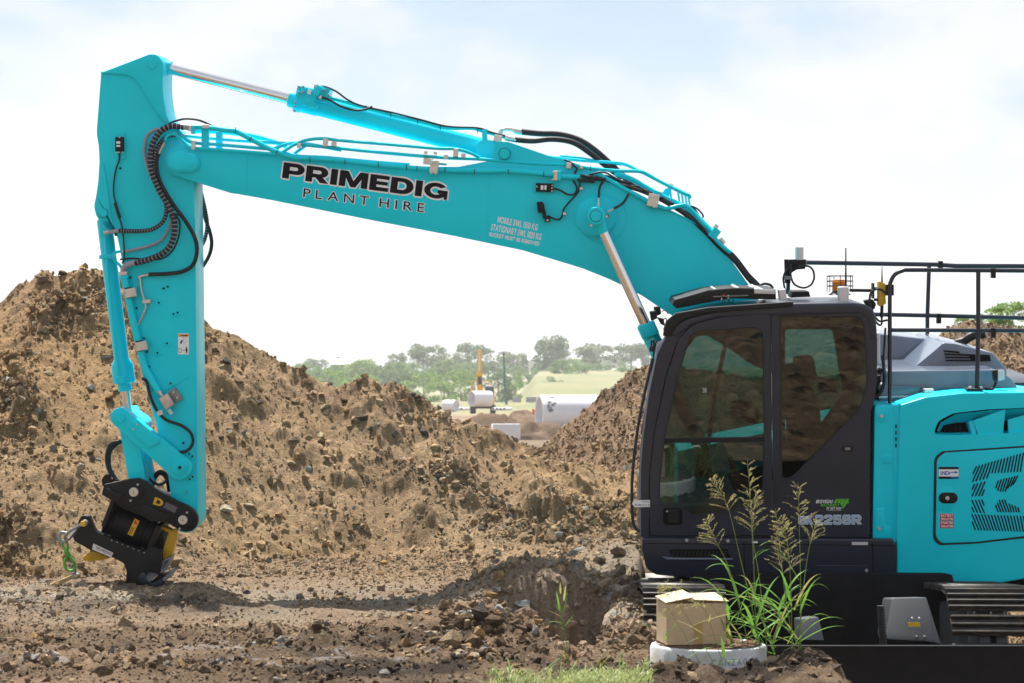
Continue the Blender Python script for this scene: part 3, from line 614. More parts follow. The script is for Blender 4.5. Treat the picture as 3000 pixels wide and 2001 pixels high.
# ---- boom cylinders either side of the boom
def boomcyl(v):
    k = S(v); bx = lambda t: P(1746 + (2050 - 1746) * t, 633 + (1297 - 633) * t, v)
    c = M().lathe(bx(.475), bx(1), [(0, 25 * k), (.008, 27 * k), (.1, 27 * k), (.105, 25 * k), (1, 25 * k)], 28).build('boom_cylinder', teal, EX)
    M().cyl(bx(.03), bx(.5), 15.5 * k, 28).build('piston_rod', chrome, c)
    M().lathe(bx(.02), bx(.075), [(0, 22 * k), (1, 16 * k)], 20).build('rod_collar', teal, c)
    M().pin(1746, 633, v - .09, v + .09, 27, 32, .006).build('rod_eye', teal, c)
    M().pin(1746, 633, v - .105, v + .1, 16, 28, .002).build('pin', teal, c)
    M().tube([P(1746 + 16.5 * math.cos(a), 633 + 16.5 * math.sin(a), v - .092) for a in np.linspace(0, 6.283, 22)], .0028, 5, 1).build('pin_groove', dark, c)
    M().box(bx(.50), Vector((.06, 0, .02)), NV * .1, Vector((-.02, 0, .05))).build('cylinder_head', teal, c)
    return c
bc1 = boomcyl(-.16); bc2 = boomcyl(.72)
bolts(bc1, [(1732, 660), (1757, 613), (1778, 634)], -.24, -.2, 4, zinc)
bolts(boom, [(1780, 633)], -.06, 0, 5, rubber)
# ---- bucket cylinder and link work
def bk(t): return P(303 + (377 - 303) * t, 624 + (1223 - 624) * t, .27)
k = S(.27)
bcy = M().lathe(bk(.03), bk(.735), [(0, 20 * k), (.02, 22 * k), (.985, 22 * k), (1, 24 * k)], 28).build('bucket_cylinder', teal, EX)
M().lathe(bk(.715), bk(.87), [(0, 23 * k), (.2, 33 * k), (.72, 33 * k), (.74, 31 * k), (.76, 20.5 * k), (1, 20.5 * k)], 28).build('cylinder_gland', teal, bcy)
M().cyl(bk(.85), bk(1), 13 * k, 24).build('piston_rod', chrome, bcy)
M().tube([P(306, 660, .12), P(316, 800, .12), P(345, 1075, .12), P(352, 1105, .12)], 5 * k, 10, 3).build('oil_pipe', teal, bcy)
M().bpx(339, 1104, 364, 1122, .1, .2, .004, -5).build('port_block', teal, bcy); bolts(bcy, [(343, 1108), (361, 1107), (342, 1118), (360, 1119), (378, 1122), (392, 1120)], .09, .13, 3, teal)
M().bpx(291, 668, 312, 694, .1, .2, .005).build('port_block', teal, bcy)
M().prism([(290, 748), (304, 746), (330, 745), (330, 757), (304, 758), (290, 759)], .1, .2, .004).build('pipe_bracket', teal, bcy)
hose(bcy, [(330, 750, .1), (334, 742, .1), (345, 738, .1), (362, 736, .09)], 4, teal, 'oil_pipe')
hose(bcy, [(330, 752, .1), (338, 766, .1), (350, 776, .1), (358, 790, .1), (363, 805, .1)], 4, teal, 'oil_pipe')
link_ = M().prism(obround(351, 1223, 526, 1370, 28, 35), -.02, .05, .008).build('bucket_linkage', teal, EX)
M().prism(obround(358, 1229, 520, 1365, 28, 35), .50, .57, .008).build('link_plate', teal, link_)
M().prism([(388, 1238), (403, 1230), (466, 1283), (468, 1296), (436, 1310), (384, 1262)], -.045, -.02, .006).build('link_pad', teal, link_)
M().pin(351, 1223, -.04, .6, 15, 24).build('pin', teal, link_); M().pin(526, 1370, -.035, .6, 23, 28).build('pin_boss', teal, link_); M().pin(529, 1371, -.06, -.03, 12, 24).build('pin', teal, link_)
bolts(link_, [(526, 1370)], -.075, -.06, 4.5, dark, 'bolt_hole', 12); bolts(link_, [(401, 1244), (390, 1258)], -.06, -.04, 2.5, zinc)
M().prism([(349, 1250), (403, 1262), (414, 1330), (427, 1408), (410, 1460), (376, 1460), (376, 1404)], .06, .22, .008).build('push_link', teal, link_)
M().prism([(395, 1280), (420, 1286), (436, 1350), (452, 1412), (430, 1440), (420, 1400)], .36, .5, .008).build('push_link', teal, link_)
M().prism(obround(352, 1223, 400, 1250, 26, 22), .1, .46, .008).build('link_barrel', teal, link_)
M().lathe(P(391, 1442, .02), P(391, 1442, .53), [(0, 26 * k), (1, 26 * k)], 24).build('link_eye', teal, link_)

# ---- hoses and pipes at the arm
guarded(arm, [(535, 372, -.03), (500, 370, -.05), (470, 385, -.06), (448, 420, -.06), (441, 455, -.06), (444, 500, -.06), (468, 560, -.06), (495, 605, -.06), (511, 650, -.06), (507, 700, -.06), (486, 735, -.05), (450, 755, -.03), (400, 770, .0)], 9)
guarded(arm, [(512, 395, .0), (490, 400, -.02), (465, 425, -.03), (450, 470, -.04), (455, 530, -.04), (480, 580, -.04), (488, 610, -.04), (480, 645, -.04), (450, 670, -.03), (410, 677, .0), (345, 676, .05)], 6.5)
M().tube([P(320, 680, .08), P(345, 676, .05)], 6 * S(), 12, 1).build('hose_ferrule', hosegrey, arm); M().tube([P(304, 682, .08), P(322, 679, .08)], 5 * S(), 6, 1).build('hose_fitting', zinc, arm)
hose(arm, [(488, 382, -.02), (455, 380, .0), (430, 400, .02), (423, 440, .03), (430, 480, .03), (447, 525, .02)], 5.5, hosegrey)
hose(arm, [(503, 638, -.01), (495, 670, .02), (470, 705, .03), (430, 722, .04), (372, 736, .05)], 4.5, hosegrey)
M().tube([P(360, 737, .06), P(376, 734, .05)], 4 * S(), 6, 1).build('hose_fitting', zinc, arm)
hose(arm, [(467, 448, .0), (459, 470, -.02), (462, 510, -.02), (478, 550, -.03), (508, 600, -.03), (545, 650, -.02), (570, 695, -.01), (577, 735, .0), (566, 775, .01), (535, 795, .03), (490, 802, .04), (436, 804, .04)], 6)
M().tube([P(481, 418, -.01), P(470, 440, -.01), P(466, 450, -.01)], 5 * S(), 10, 2).build('hose_ferrule', zinc, arm)
M().tube([P(436, 804, .04), P(412, 809, .05), P(408, 815, .05)], 4.4 * S(), 10, 3).build('hose_ferrule', zinc, arm)
hose(arm, [(410, 810, .05), (414, 850, .05), (423, 880, .05), (427, 900, .05), (420, 920, .05), (402, 953, .06)], 3, zinc, 'steel_pipe', 3)
M().bpx(417, 877, 440, 889, .025, .06, .003, -5).build('pipe_clamp', zinc, arm)
hose(arm, [(487, 605, -.02), (512, 630, -.03), (526, 650, -.02), (524, 690, -.02), (508, 730, .0), (480, 755, .02), (440, 762, .03), (390, 757, .04), (352, 760, .05)], 2.8, name='sensor_cable')
hose(arm, [(495, 365, .0), (470, 385, .02), (520, 353, .0), (545, 348, .0), (585, 353, .0), (628, 372, .05)][2:], 3, name='sensor_cable')
hose(arm, [(481, 376, .02), (500, 360, .0), (522, 352, .0)], 3, name='sensor_cable')
M().tube([P(497, 634, -.07), P(524, 628, -.07)], 4 * S(), 8, 1).build('hose_strap', rubber, arm)
# elbow pipe down the arm's edge
M().tube([P(405, 768, .0), P(385, 772, .01), (P(366, 780, .02)), P(360, 800, .03), P(360, 808, .03)], 8.5 * S(), 12, 5).build('pipe_elbow', hosegrey, arm)
M().bpx(351, 796, 372, 806, -.0, .07, .003, -6).build('pipe_flange', zinc, arm); M().bpx(352, 807, 374, 817, .0, .07, .003, -6).build('pipe_flange', teal, arm)
hose(arm, [(364, 815, .03), (372, 850, .03), (392, 950, .03), (412, 1030, .03), (422, 1070, .03), (440, 1105, .03), (458, 1135, .03), (464, 1146, .03)], 10.5, teal, 'oil_pipe', n=12)
for x, y, a in ((381, 858, -11), (413, 1014, -11)):
    M().bpx(x - 16, y - 13, x + 17, y + 13, -.02, .05, .004, a).build('pipe_clamp', zinc, arm)
    M().bpx(x - 14, y - 16, x + 2, y + 16, -.012, .05, .003, a).build('clamp_liner', rubber, arm)
    bolts(arm, [(x + 9, y - 6), (x + 11, y + 4), (x - 19, y + 1)], -.03, -.0, 3)
M().tube([P(461, 1142, .03), P(470, 1152, .03)], 7 * S(), 8, 1).build('hose_fitting', zinc, arm)
M().tube([P(464, 1146, .03), P(476, 1160, .03)], 5 * S(), 8, 1).build('hose_fitting', zinc, arm)
va = M().prism([(466, 1168), (491, 1152), (509, 1185), (485, 1200)], -.03, .05, .004).build('shutoff_valve', mat('yellow passivated zinc', (.66, .55, .52), .35, .6, var=.25, vscale=18), arm)
M().prism([(493, 1148), (512, 1135), (536, 1167), (517, 1180)], .03, .066, .004).build('valve_bracket', steel, arm); bolts(arm, [(508, 1150), (519, 1165)], .018, .034, 3.4)
M().tube([P(494, 1200, .02), P(503, 1213, .02)], 6 * S(), 6, 1).build('hose_fitting', zinc, arm)
hose(arm, [(417, 1108, .05), (430, 1120, .04), (440, 1160, .03), (455, 1195, .03), (468, 1213, .02), (490, 1232, .02), (530, 1246, .01), (556, 1265, .0), (565, 1285, .0), (562, 1305, .0), (545, 1322, .0), (515, 1324, .0), (475, 1308, .0)], 5)
M().bpx(460, 1203, 477, 1217, -.01, .04, .003, -18).build('pipe_clamp', zinc, arm)
M().bpx(438, 1288, 452, 1312, -.02, .03, .003, 35).build('hose_block', zinc, arm); M().tube([P(450, 1296, .0), P(475, 1309, .0)], 5 * S(), 10, 1).build('hose_ferrule', zinc, arm)
# hoses on the far side, looping past the arm's front edge
guarded(arm, [(588, 560, .55), (602, 620, .57), (607, 660, .57), (600, 700, .55), (585, 730, .5)], 6)
hose(arm, [(590, 575, .52), (600, 635, .55), (615, 680, .56), (620, 715, .56), (612, 750, .55), (588, 790, .5)], 5.5)

# ---- pipes along the boom
pv = -.035
hose(boom, [(563, 372, pv), (600, 373, pv), (660, 381, pv), (690, 385, pv), (730, 405, pv), (790, 436, pv), (830, 452, pv), (865, 462, pv), (910, 464, pv), (1000, 470, pv), (1150, 487, pv), (1290, 498, pv), (1420, 501, pv), (1480, 500, pv), (1560, 506, pv), (1622, 513, pv)], 7.5, teal, 'oil_pipe', n=10)
hose(boom, [(483, 412, pv), (490, 398, pv), (505, 392, pv), (520, 398, pv), (545, 425, pv), (560, 433, pv), (620, 437, pv), (740, 446, pv), (808, 451, pv), (830, 444, pv), (860, 425, pv), (900, 410, pv), (950, 406, pv), (1000, 412, pv), (1150, 424, pv), (1280, 435, pv), (1330, 436, pv), (1370, 445, pv), (1405, 462, pv)], 4.6, teal, 'oil_pipe', n=8)
hose(boom, [(515, 376, .0), (530, 392, .0), (550, 412, .0), (580, 420, .0), (640, 424, .0), (760, 434, .0), (800, 436, .0), (830, 425, .0), (860, 418, .0), (880, 423, .0), (1000, 435, .0), (1150, 450, .0), (1300, 462, .0), (1420, 467, .0), (1560, 478, .0), (1660, 483, .0), (1720, 492, .0), (1800, 500, .0), (1870, 502, .0), (1895, 510, .0), (1930, 530, .0), (2000, 565, .0), (2018, 572, .0), (2022, 582, .0)], 5, teal, 'oil_pipe', n=8)
hose(boom, [(545, 398, .1), (600, 404, .1), (700, 412, .1), (830, 420, .1), (900, 422, .1), (1000, 440, .1)], 5, teal, 'oil_pipe')
hose(boom, [(560, 384, .25), (640, 386, .25), (720, 395, .25), (790, 412, .25), (840, 430, .25)], 7, teal, 'oil_pipe')
hose(boom, [(860, 452, .12), (890, 430, .12), (905, 420, .12)], 5, teal, 'oil_pipe'); hose(boom, [(835, 446, .1), (870, 456, .1), (960, 461, .1), (1100, 474, .1), (1200, 482, .1)], 4, teal, 'oil_pipe')
hose(boom, [(1520, 470, .1), (1580, 458, .1), (1600, 459, .1), (1700, 470, .1), (1790, 476, .1), (1830, 481, .1), (1870, 500, .1)], 4.5, teal, 'oil_pipe')
M().bpx(560, 366, 570, 392, -.07, .0, .004, 4).build('pipe_flange', teal, boom); M().bpx(552, 366, 561, 384, -.07, .0, .004, 4).build('pipe_flange', zinc, boom)
M().tube([P(530, 371, -.03), P(554, 373, -.03)], 8.5 * S(), 12, 1).build('hose_ferrule', hosegrey, boom)
M().tube([P(515, 394, -.0), P(545, 400, .05)], 6 * S(), 12, 1).build('hose_ferrule', hosegrey, boom)
M().bpx(590, 378, 611, 432, -.02, .03, .004).build('pipe_bracket', teal, boom); M().bpx(591, 364, 611, 376, -.06, .03, .004).build('pipe_clamp', zinc, boom)
M().bpx(632, 385, 650, 440, .1, .16, .004).build('pipe_bracket', teal, boom); M().bpx(650, 370, 664, 375, .15, .3, .002).build('pipe_clamp', zinc, boom)
M().bpx(560, 412, 571, 438, -.08, -.02, .003).build('pipe_clamp', zinc, boom)
for x, y, a, b in ((953, 417, 14, 24), (876, 426, 12, 14), (978, 420, 14, 14), (1335, 447, 14, 24), (1306, 460, 13, 12), (1357, 456, 12, 13), (1666, 485, 14, 17), (1703, 490, 9, 10), (1247, 447, 9, 8), (1275, 449, 9, 8)):
    M().bpx(x - a / 2, y - b / 2, x + a / 2, y + b / 2, -.06, .0, .003, 5).build('pipe_clamp', zinc, boom)
M().bpx(1240, 463, 1268, 482, -.03, .0, .003, 5).build('pipe_clamp', zinc, boom); M().bpx(1259, 470, 1284, 507, -.08, -.02, .004, 7).build('pipe_clamp', zinc, boom)
M().bpx(1284, 478, 1308, 484, -.02, .0, .002, 5).build('clamp_plate', teal, boom)
M().bpx(1622, 500, 1634, 529, -.08, .0, .004, 4).build('pipe_flange', zinc, boom); M().bpx(1634, 500, 1644, 529, -.08, .0, .004, 4).build('pipe_flange', teal, boom)
M().tube([P(1640, 516, -.04), P(1690, 518, -.04), P(1720, 517, -.02), P(1750, 510, .0)], 7.5 * S(), 12, 4).build('oil_pipe', teal, boom)
bolts(boom, [(1621, 504), (1619, 526), (1266, 477), (1276, 477), (1264, 508), (1276, 508)], -.1, -.06, 3)
ties(boom, [(690, 381, 90), (734, 406, 120), (812, 443, 120), (908, 467, 90), (1011, 475, 90), (1108, 482, 90), (1191, 490, 90), (1222, 493, 90), (1304, 499, 90), (1390, 503, 90), (1489, 503, 90), (1593, 510, 90), (1731, 494, 90)], -.055, 7.5)
# pipes and wiring over the boom's bend
hose(boom, [(1745, 508, -.02), (1790, 530, -.02), (1830, 553, -.02), (1870, 574, -.02), (1900, 590, -.02), (1935, 606, -.02), (1955, 611, -.03), (1990, 603, -.03), (2010, 604, -.03), (2030, 620, -.03), (2055, 650, -.03), (2085, 680, -.03), (2100, 705, -.03), (2125, 728, -.03), (2140, 740, -.03)], 6, teal, 'oil_pipe', n=10)
hose(boom, [(1800, 506, .06), (1850, 525, .06), (1900, 553, .06), (1950, 580, .06), (2000, 603, .06), (2030, 622, .06), (2070, 662, .06), (2090, 680, .06)], 7.5, teal, 'oil_pipe', n=10)
hose(boom, [(1640, 458, .2), (1700, 464, .2), (1780, 478, .2), (1830, 482, .2), (1870, 500, .2), (1940, 535, .2), (1990, 558, .2), (2015, 570, .2)], 4.5, teal, 'oil_pipe')
M().bpx(2082, 668, 2106, 700, -.05, .06, .005, 38).build('pipe_block', teal, boom); M().bpx(2092, 658, 2104, 670, -.04, .04, .003, 38).build('pipe_clamp', zinc, boom)
M().tube([P(2108, 700, -.02), P(2120, 715, -.02)], 9 * S(), 6, 1).build('hose_fitting', zinc, boom)
M().bpx(1898, 568, 1930, 606, -.06, .0, .004, 12).build('pipe_clamp', zinc, boom); M().bpx(1914, 560, 1940, 574, -.04, .06, .004, 20).build('pipe_bracket', teal, boom)
bolts(boom, [(1910, 576), (1922, 578), (1904, 602), (1916, 606)], -.075, -.05, 3.4)
for x in (1961, 1985, 1996, 2006, 2015):
    M().prism([(x - 2, 548 + (x - 1961) * .45), (x + 5, 551 + (x - 1961) * .45), (x + 9, 588 + (x - 1961) * .3), (x + 3, 586 + (x - 1961) * .3)], .18, .2, .001, 1).build('rail_bracket', teal, boom)
M().bpx(1960, 538, 1972, 548, .1, .3, .003, 25).build('pipe_clamp', zinc, boom); M().prism([(1950, 552), (1968, 548), (1958, 580), (1940, 565)], .15, .2, .003).build('rail_bracket', teal, boom)
wv = -.01
for j, (dx, dy, v) in enumerate(((0, 0, -.02), (3, -4, .02), (-3, 4, .0), (5, -9, .08), (8, -5, .12))):
    hose(boom, [(1700 + dx, 522 + dy, v), (1770 + dx, 524 + dy, v), (1820 + dx, 540 + dy, v), (1880 + dx, 558 + dy, v), (1940 + dx, 585 + dy, v), (2010 + dx, 628 + dy, v), (2060 + dx, 672 + dy, v), (2110 + dx, 724 + dy, v), (2150 + dx, 760 + dy, v), (2190 + dx, 812 + dy, v), (2222 + dx, 846 + dy, v), (2245, 880, v)], 3.1, name='cable_loom', n=6)
hose(boom, [(1690, 516, pv), (1684, 505, pv), (1690, 495, pv), (1672, 476, pv), (1655, 468, .0)], 2.8, name='sensor_cable')
hose(boom, [(1710, 520, pv), (1740, 508, pv), (1770, 505, pv), (1800, 520, .0), (1840, 545, .0)], 2.6, name='sensor_cable')
hose(boom, [(1850, 545, pv), (1866, 545, pv), (1880, 553, pv), (1900, 566, pv)], 2.6, name='sensor_cable')
hose(boom, [(2010, 600, .3), (2040, 610, .3), (2058, 628, .3), (2060, 638, .3)], 2.6, name='sensor_cable'); hose(boom, [(2000, 596, .3), (2034, 612, .3), (2052, 640, .3)], 2.6, name='sensor_cable')
for a, b, r in (((1700, 515), (1775, 526), 5), ((1692, 527), (1735, 530), 5.5), ((1733, 514), (1739, 536), 5)):
    M().tube([P(*a, -.05), P(*b, -.05)], r * S(), 8, 1).build('cable_connector', rubber, boom)
# angle sensor, work lamp and grease lines on the boom's flank
s2 = M().bpx(1570, 537, 1621, 562, -.045, -.008, .005, 2).build('angle_sensor', black, boom)
M().bpx(1560, 534, 1637, 566, -.007, -.0, .002, 3).build('sensor_plate', teal, boom)
for r in ((1584, 543, 1592, 556), (1595, 543, 1601, 556)): M().bpx(*r, -.049, -.045, 0, 2).build('sensor_label', white, s2)
bolts(s2, [(1573, 547), (1618, 543), (1617, 560), (1617, 551)], -.055, -.04, 2.4)
hose(boom, [(1622, 552, -.03), (1640, 557, -.03), (1662, 569, -.03), (1682, 569, -.03), (1690, 553, -.03), (1685, 538, -.03), (1678, 528, -.03)], 2.8, name='sensor_cable')
hose(boom, [(1700, 530, -.03), (1698, 545, -.03), (1692, 565, -.03), (1668, 592, -.03), (1652, 612, -.03), (1648, 628, -.03), (1640, 642, -.03), (1625, 641, -.03), (1604, 632, -.03)], 2.6, name='lamp_cable')
M().bpx(1698, 548, 1708, 556, -.05, -.005, .002).build('cable_clip', zinc, boom); M().bpx(1649, 622, 1659, 630, -.05, -.005, .002).build('cable_clip', zinc, boom)
M().prism([(1572, 592), (1588, 590), (1594, 598), (1597, 622), (1576, 624)], -.1, -.02, .008).build('work_lamp', black, boom); M().bpx(1589, 616, 1600, 640, -.06, -.02, .003, -8).build('lamp_bracket', black, boom); M().bpx(1596, 634, 1611, 650, -.05, .0, .003).build('lamp_base', black, boom); bolts(boom, [(1604, 645)], -.065, -.05, 3.5)
hose(boom, [(1766, 532, -.04), (1757, 550, -.05), (1754, 580, -.08)], 3.6, name='grease_hose'); hose(boom, [(1842, 568, -.04), (1825, 595, -.06), (1797, 612, -.1)], 3.6, name='grease_hose')
M().tube([P(1754, 580, -.08), P(1753, 606, -.12)], 3.2 * S(), 8, 1).build('hose_ferrule', zinc, boom); M().tube([P(1797, 612, -.1), P(1780, 621, -.14)], 3.2 * S(), 8, 1).build('hose_ferrule', zinc, boom)
# ---- cab
def cut(ob, cutter):                                # carve a real opening
    md = ob.modifiers.new('b', 'BOOLEAN'); md.operation = 'DIFFERENCE'; md.solver = 'EXACT'; md.object = cutter
    bpy.context.view_layer.update(); dg = bpy.context.evaluated_depsgraph_get(); me = bpy.data.meshes.new_from_object(ob.evaluated_get(dg))
    ob.modifiers.clear(); old = ob.data; ob.data = me; bpy.data.objects.remove(cutter); me.shade_smooth(); me.set_sharp_from_angle(angle=math.radians(38)); return ob
CV = -1.15
CO = [(1878, 1573, 8), (1878, 1377), (1884, 1290), (1900, 1163), (1926, 1037), (1953, 984), (1970, 962), (1990, 947), (2020, 932), (2106, 911), (2259, 900), (2336, 894), (2500, 892), (2530, 896), (2552, 908), (2561, 930), (2567, 1006), (2568, 1110), (2560, 1170, 30), (2549, 1210, 30), (2547, 1573, 6)]
DO = [(1905, 1568, 10), (1904, 1400), (1917, 1270), (1952, 1106), (1988, 996, 60), (2028, 952, 60), (2106, 931), (2220, 921), (2257, 922, 8), (2262, 1568, 6)]
DG = [(1932, 1468, 12), (1932, 1415), (1944, 1297), (1980, 1125), (2007, 1030), (2022, 980, 22), (2045, 968, 10), (2205, 958, 20), (2236, 966, 24), (2240, 1278), (2236, 1478, 16), (2106, 1501), (2028, 1510, 10), (1995, 1484, 16), (1942, 1478, 10)]
RG = [(2286, 924, 6), (2519, 926, 14), (2532, 950), (2538, 1030), (2542, 1125, 60), (2522, 1196, 60), (2324, 1396, 14), (2301, 1405, 8), (2289, 1396, 8)]
def grow(o, d):
    cx = sum(p[0] for p in o) / len(o); cy = sum(p[1] for p in o) / len(o); out = []
    for p in o: out.append((p[0] + (d if p[0] > cx else -d), p[1] + (d if p[1] > cy else -d)) + tuple(p[2:]))
    return out
cab = M().holes(CO, [grow(DO, 3), RG], CV, CV + .05).build('cab', char, EX)
# shell: roof, rear, floor, far side, windscreen frame
M().prism([(1956, 986), (1962, 966), (1990, 941), (2020, 926), (2106, 905), (2259, 894), (2336, 888), (2500, 886), (2532, 891), (2557, 905), (2567, 930), (2572, 1000), (2548, 1000), (2540, 940, 16), (2520, 922), (2106, 934), (2030, 955), (1985, 990)], CV - .004, -.17, .03, 4).build('roof', char, cab)
M().prism([(2550, 1000), (2570, 1000), (2570, 1110), (2562, 1170), (2551, 1210), (2549, 1573), (2530, 1573), (2532, 1210), (2548, 1110)], CV + .05, -.17, .004).build('rear_wall', char, cab)
M().prism([(1880, 1520), (2545, 1520), (2545, 1573), (1880, 1573)], CV + .05, -.17, .004).build('floor_pan', black, cab)
FO = [(x, y) for x, y, *_ in CO]
M().holes(FO, [[(1920, 1480, 10), (1935, 1260), (1985, 1060), (2040, 985, 20), (2240, 965, 20), (2250, 1480, 10)], [(2300, 965, 10), (2440, 965, 20), (2470, 1150, 20), (2400, 1250, 20), (2300, 1300, 10)]], -.22, -.17).build('far_side', char, cab)
M().prism([(1876, 1573), (1876, 1420), (1890, 1420), (1890, 1573)], CV + .05, -.17, .004).build('front_panel', char, cab)
M().poly([P(1878, 1420, CV + .06), P(1902, 1163, CV + .06), P(1952, 990, CV + .06), P(1952, 990, -.2), P(1902, 1163, -.2), P(1878, 1420, -.2)], Vector((.006, 0, 0)), 0).build('windscreen', glassm, cab)
# corner of the cab, rounded round to the front
M().tube([P(1884, 1565, CV + .03), P(1883, 1377, CV + .03), P(1889, 1290, CV + .03), P(1905, 1163, CV + .03), P(1931, 1037, CV + .03), P(1960, 984, CV + .03)], 11 * S(CV), 12, 5).build('front_pillar', hoodm, cab)  # the corner's bluish highlight is put in as lightened charcoal
door = M().holes(DO, [DG], CV - .012, CV + .03).build('door', char, cab)
M().prism(DG, CV + .004, CV + .009, 0).build('door_glass', glassm, cab)
M().tube([P(x, y, CV - .012) for x, y in fil(DG) + [fil(DG)[0]]], .007, 6, 1).build('window_seal', rubber, cab)
M().tube([P(x, y, CV - .001) for x, y in fil(RG) + [fil(RG)[0]]], .007, 6, 1).build('window_seal', rubber, cab)
M().prism([(1946, 1284), (2240, 1280), (2239, 1295), (1944, 1298)], CV - .004, CV + .02, .003).build('window_bar', black, cab)
M().prism(RG, CV + .012, CV + .017, 0).build('side_glass', glassm, cab)
M().tube([P(2028, 1311, CV - .02), P(2032, 1307, CV - .03), P(2048, 1307, CV - .03), P(2052, 1311, CV - .02)], 2 * S(CV), 6, 2).build('window_latch', zinc, cab)
hd = M().prism(fil([(1943, 1488, 8), (1999, 1490, 10), (2000, 1538, 12), (1943, 1538, 12)]), CV - .016, CV - .011, .002, 1).build('handle_recess', dark, cab)
M().bpx(1958, 1494, 1990, 1533, CV - .035, CV - .016, .006).build('door_handle', black, cab); M().pin(1954, 1498, CV - .022, CV - .016, 3, 12).build('lock', zinc, cab)
for x, y, a in ((2262, 1060, 62), (2258, 1440, 60)): M().bpx(2258, y - a / 2, 2268, y + a / 2, CV - .035, CV, .006).build('door_hinge', char, cab)
bolts(cab, [(2006, 980), (2130, 949), (2181, 937), (2340, 914), (2520, 914), (2480, 955), (1925, 1342), (2248, 1342), (1920, 1527), (2312, 1457), (2425, 1311)], CV - .02, CV, 5, char, 'bolt_cover', 16)
bolts(cab, [(2037, 1553), (2482, 1556)], CV - .02, CV, 9, char, 'bolt_cover', 20)
lk = M().bpx(2468, 1307, 2500, 1322, CV - .012, CV, .006).build('lock_plate', black, cab); M().bpx(2476, 1311, 2491, 1319, CV - .016, CV - .011, .001).build('lock', steel, cab)
# inside
iv = mat('cab trim', (.07, .07, .075), .7, var=.3, vscale=8)
st = M(); st.prism([(2300, 1080, 20), (2350, 1070, 16), (2400, 1180), (2430, 1400), (2330, 1420)], -.85, -.45, .04, 3); st.prism([(2180, 1390, 20), (2420, 1380, 20), (2420, 1440), (2190, 1450, 20)], -.9, -.4, .04, 3)
st.build('seat', iv, cab)
M().prism([(2330, 1050, 10), (2385, 1045, 10), (2395, 1110, 10), (2340, 1112, 10)], -.78, -.52, .03, 3).build('headrest', iv, cab)
M().prism([(2130, 1390), (2350, 1350, 10), (2350, 1400), (2150, 1440)], -1.02, -.92, .02, 2).build('console', iv, cab); M().tube([P(2150, 1390, -.97), P(2140, 1340, -.97)], .022, 10, 1).build('joystick', black, cab)
M().prism([(2030, 1400), (2055, 1300, 10), (2075, 1300, 10), (2090, 1400)], -.75, -.5, .01).build('floor_lever', iv, cab)
M().tube([P(2135, 960, -.95), P(2100, 1130, -.93), P(2075, 1300, -.9)], .018, 6, 3).build('seat_belt', mat('webbing', (.13, .11, .08), .8), cab)
M().bpx(2140, 1175, 2205, 1228, -.32, -.3, .004).build('monitor', mat('amber notice', (.42, .36, .06), .6), cab); M().bpx(2186, 1195, 2224, 1240, -.36, -.34, .004).build('monitor', mat('orange notice', (.55, .16, .02), .6), cab)
M().bpx(2398, 1110, 2450, 1150, -.30, -.28, .004).build('notice', mat('green plastic', (.02, .42, .36), .5), cab)
text('38', 2058, 1150, 2070, 1150, 14, CV - .0, pm, cab, off=.02)
# visor, LED guard and roof kit
M().prism([(1943, 984), (1946, 962), (1953, 941), (1980, 918), (2075, 901), (2324, 884), (2324, 899), (2075, 917), (2010, 932), (1985, 950), (1966, 987)], CV - .03, CV + .06, .004).build('visor', black, cab)
lb = M().prism([(1970, 893), (1978, 878), (2075, 851), (2144, 845), (2272, 848), (2274, 878), (2144, 874), (2075, 886), (1982, 904)], -1.0, -.25, .004).build('roof_guard', black, cab)
for i in range(4):
    v = -.99 + i * .2
    M().tube([P(1979, 878 - i, v), P(2075, 850 - i, v), P(2144, 844 - i, v), P(2209, 844 - i, v)], .005, 6, 1).build('guard_bar', steel, cab)
for x, y in ((2030, 863), (2086, 848), (2150, 843), (2208, 844)): M().box(P(x, y, -.62), Vector((.012, 0, .008)), NV * .37, Vector((0, 0, .012)), .002).build('guard_rib', zinc, cab)
M().prism([(2210, 846), (2270, 849), (2270, 862), (2210, 860)], -1.012, -.3, .003).build('light_bar', silver, cab); M().bpx(2090, 866, 2192, 869, -1.02, -1.0, .001, -2).build('guard_strip', steel, cab)
M().bpx(2117, 864, 2124, 868, -1.03, -1.0, .001).build('marker', red, cab); bolts(cab, [(2115, 876), (2134, 874), (2134, 867)], -1.02, -.99, 3)
for x in (2112, 2128, 2142): M().tube([P(x - 5, 876, -1.02), P(x - 5, 886, -1.02), P(x + 5, 886, -1.02), P(x + 5, 874, -1.02)], 1.4 * S(-1), 6, 2).build('wire_loop', black, cab)
M().bpx(2284, 848, 2304, 880, -1.05, -.9, .004, -8).build('light_bracket', silver, cab)
M().prism([(2317, 872), (2322, 853, 4), (2370, 853, 4), (2375, 870)], -.8, -.5, .008).build('roof_box', black, cab)
M().lathe(P(2470, 884, -1.0), P(2470, 839, -1.0), [(0, 16.5 * S(-1)), (.93, 16.5 * S(-1)), (1, 14 * S(-1))], 28).build('antenna', silver, cab)
M().lathe(P(2470, 897, -1.0), P(2470, 882, -1.0), [(0, 20 * S(-1)), (.5, 14 * S(-1)), (1, 16.5 * S(-1))], 24).build('antenna_base', char, cab)
bcn = M().lathe(P(2457, 852, -.6), P(2457, 819, -.6), [(0, 19 * S(-.6)), (.85, 19 * S(-.6)), (1, 15 * S(-.6))], 24).build('beacon', orange, cab)
M().lathe(P(2460, 864, -.6), P(2460, 850, -.6), [(0, 34 * S(-.6)), (.5, 24 * S(-.6)), (1, 20 * S(-.6))], 24).build('beacon_base', black, cab)
cg = M(); kk = S(-.6); c0 = P(2461, 856, -.6)
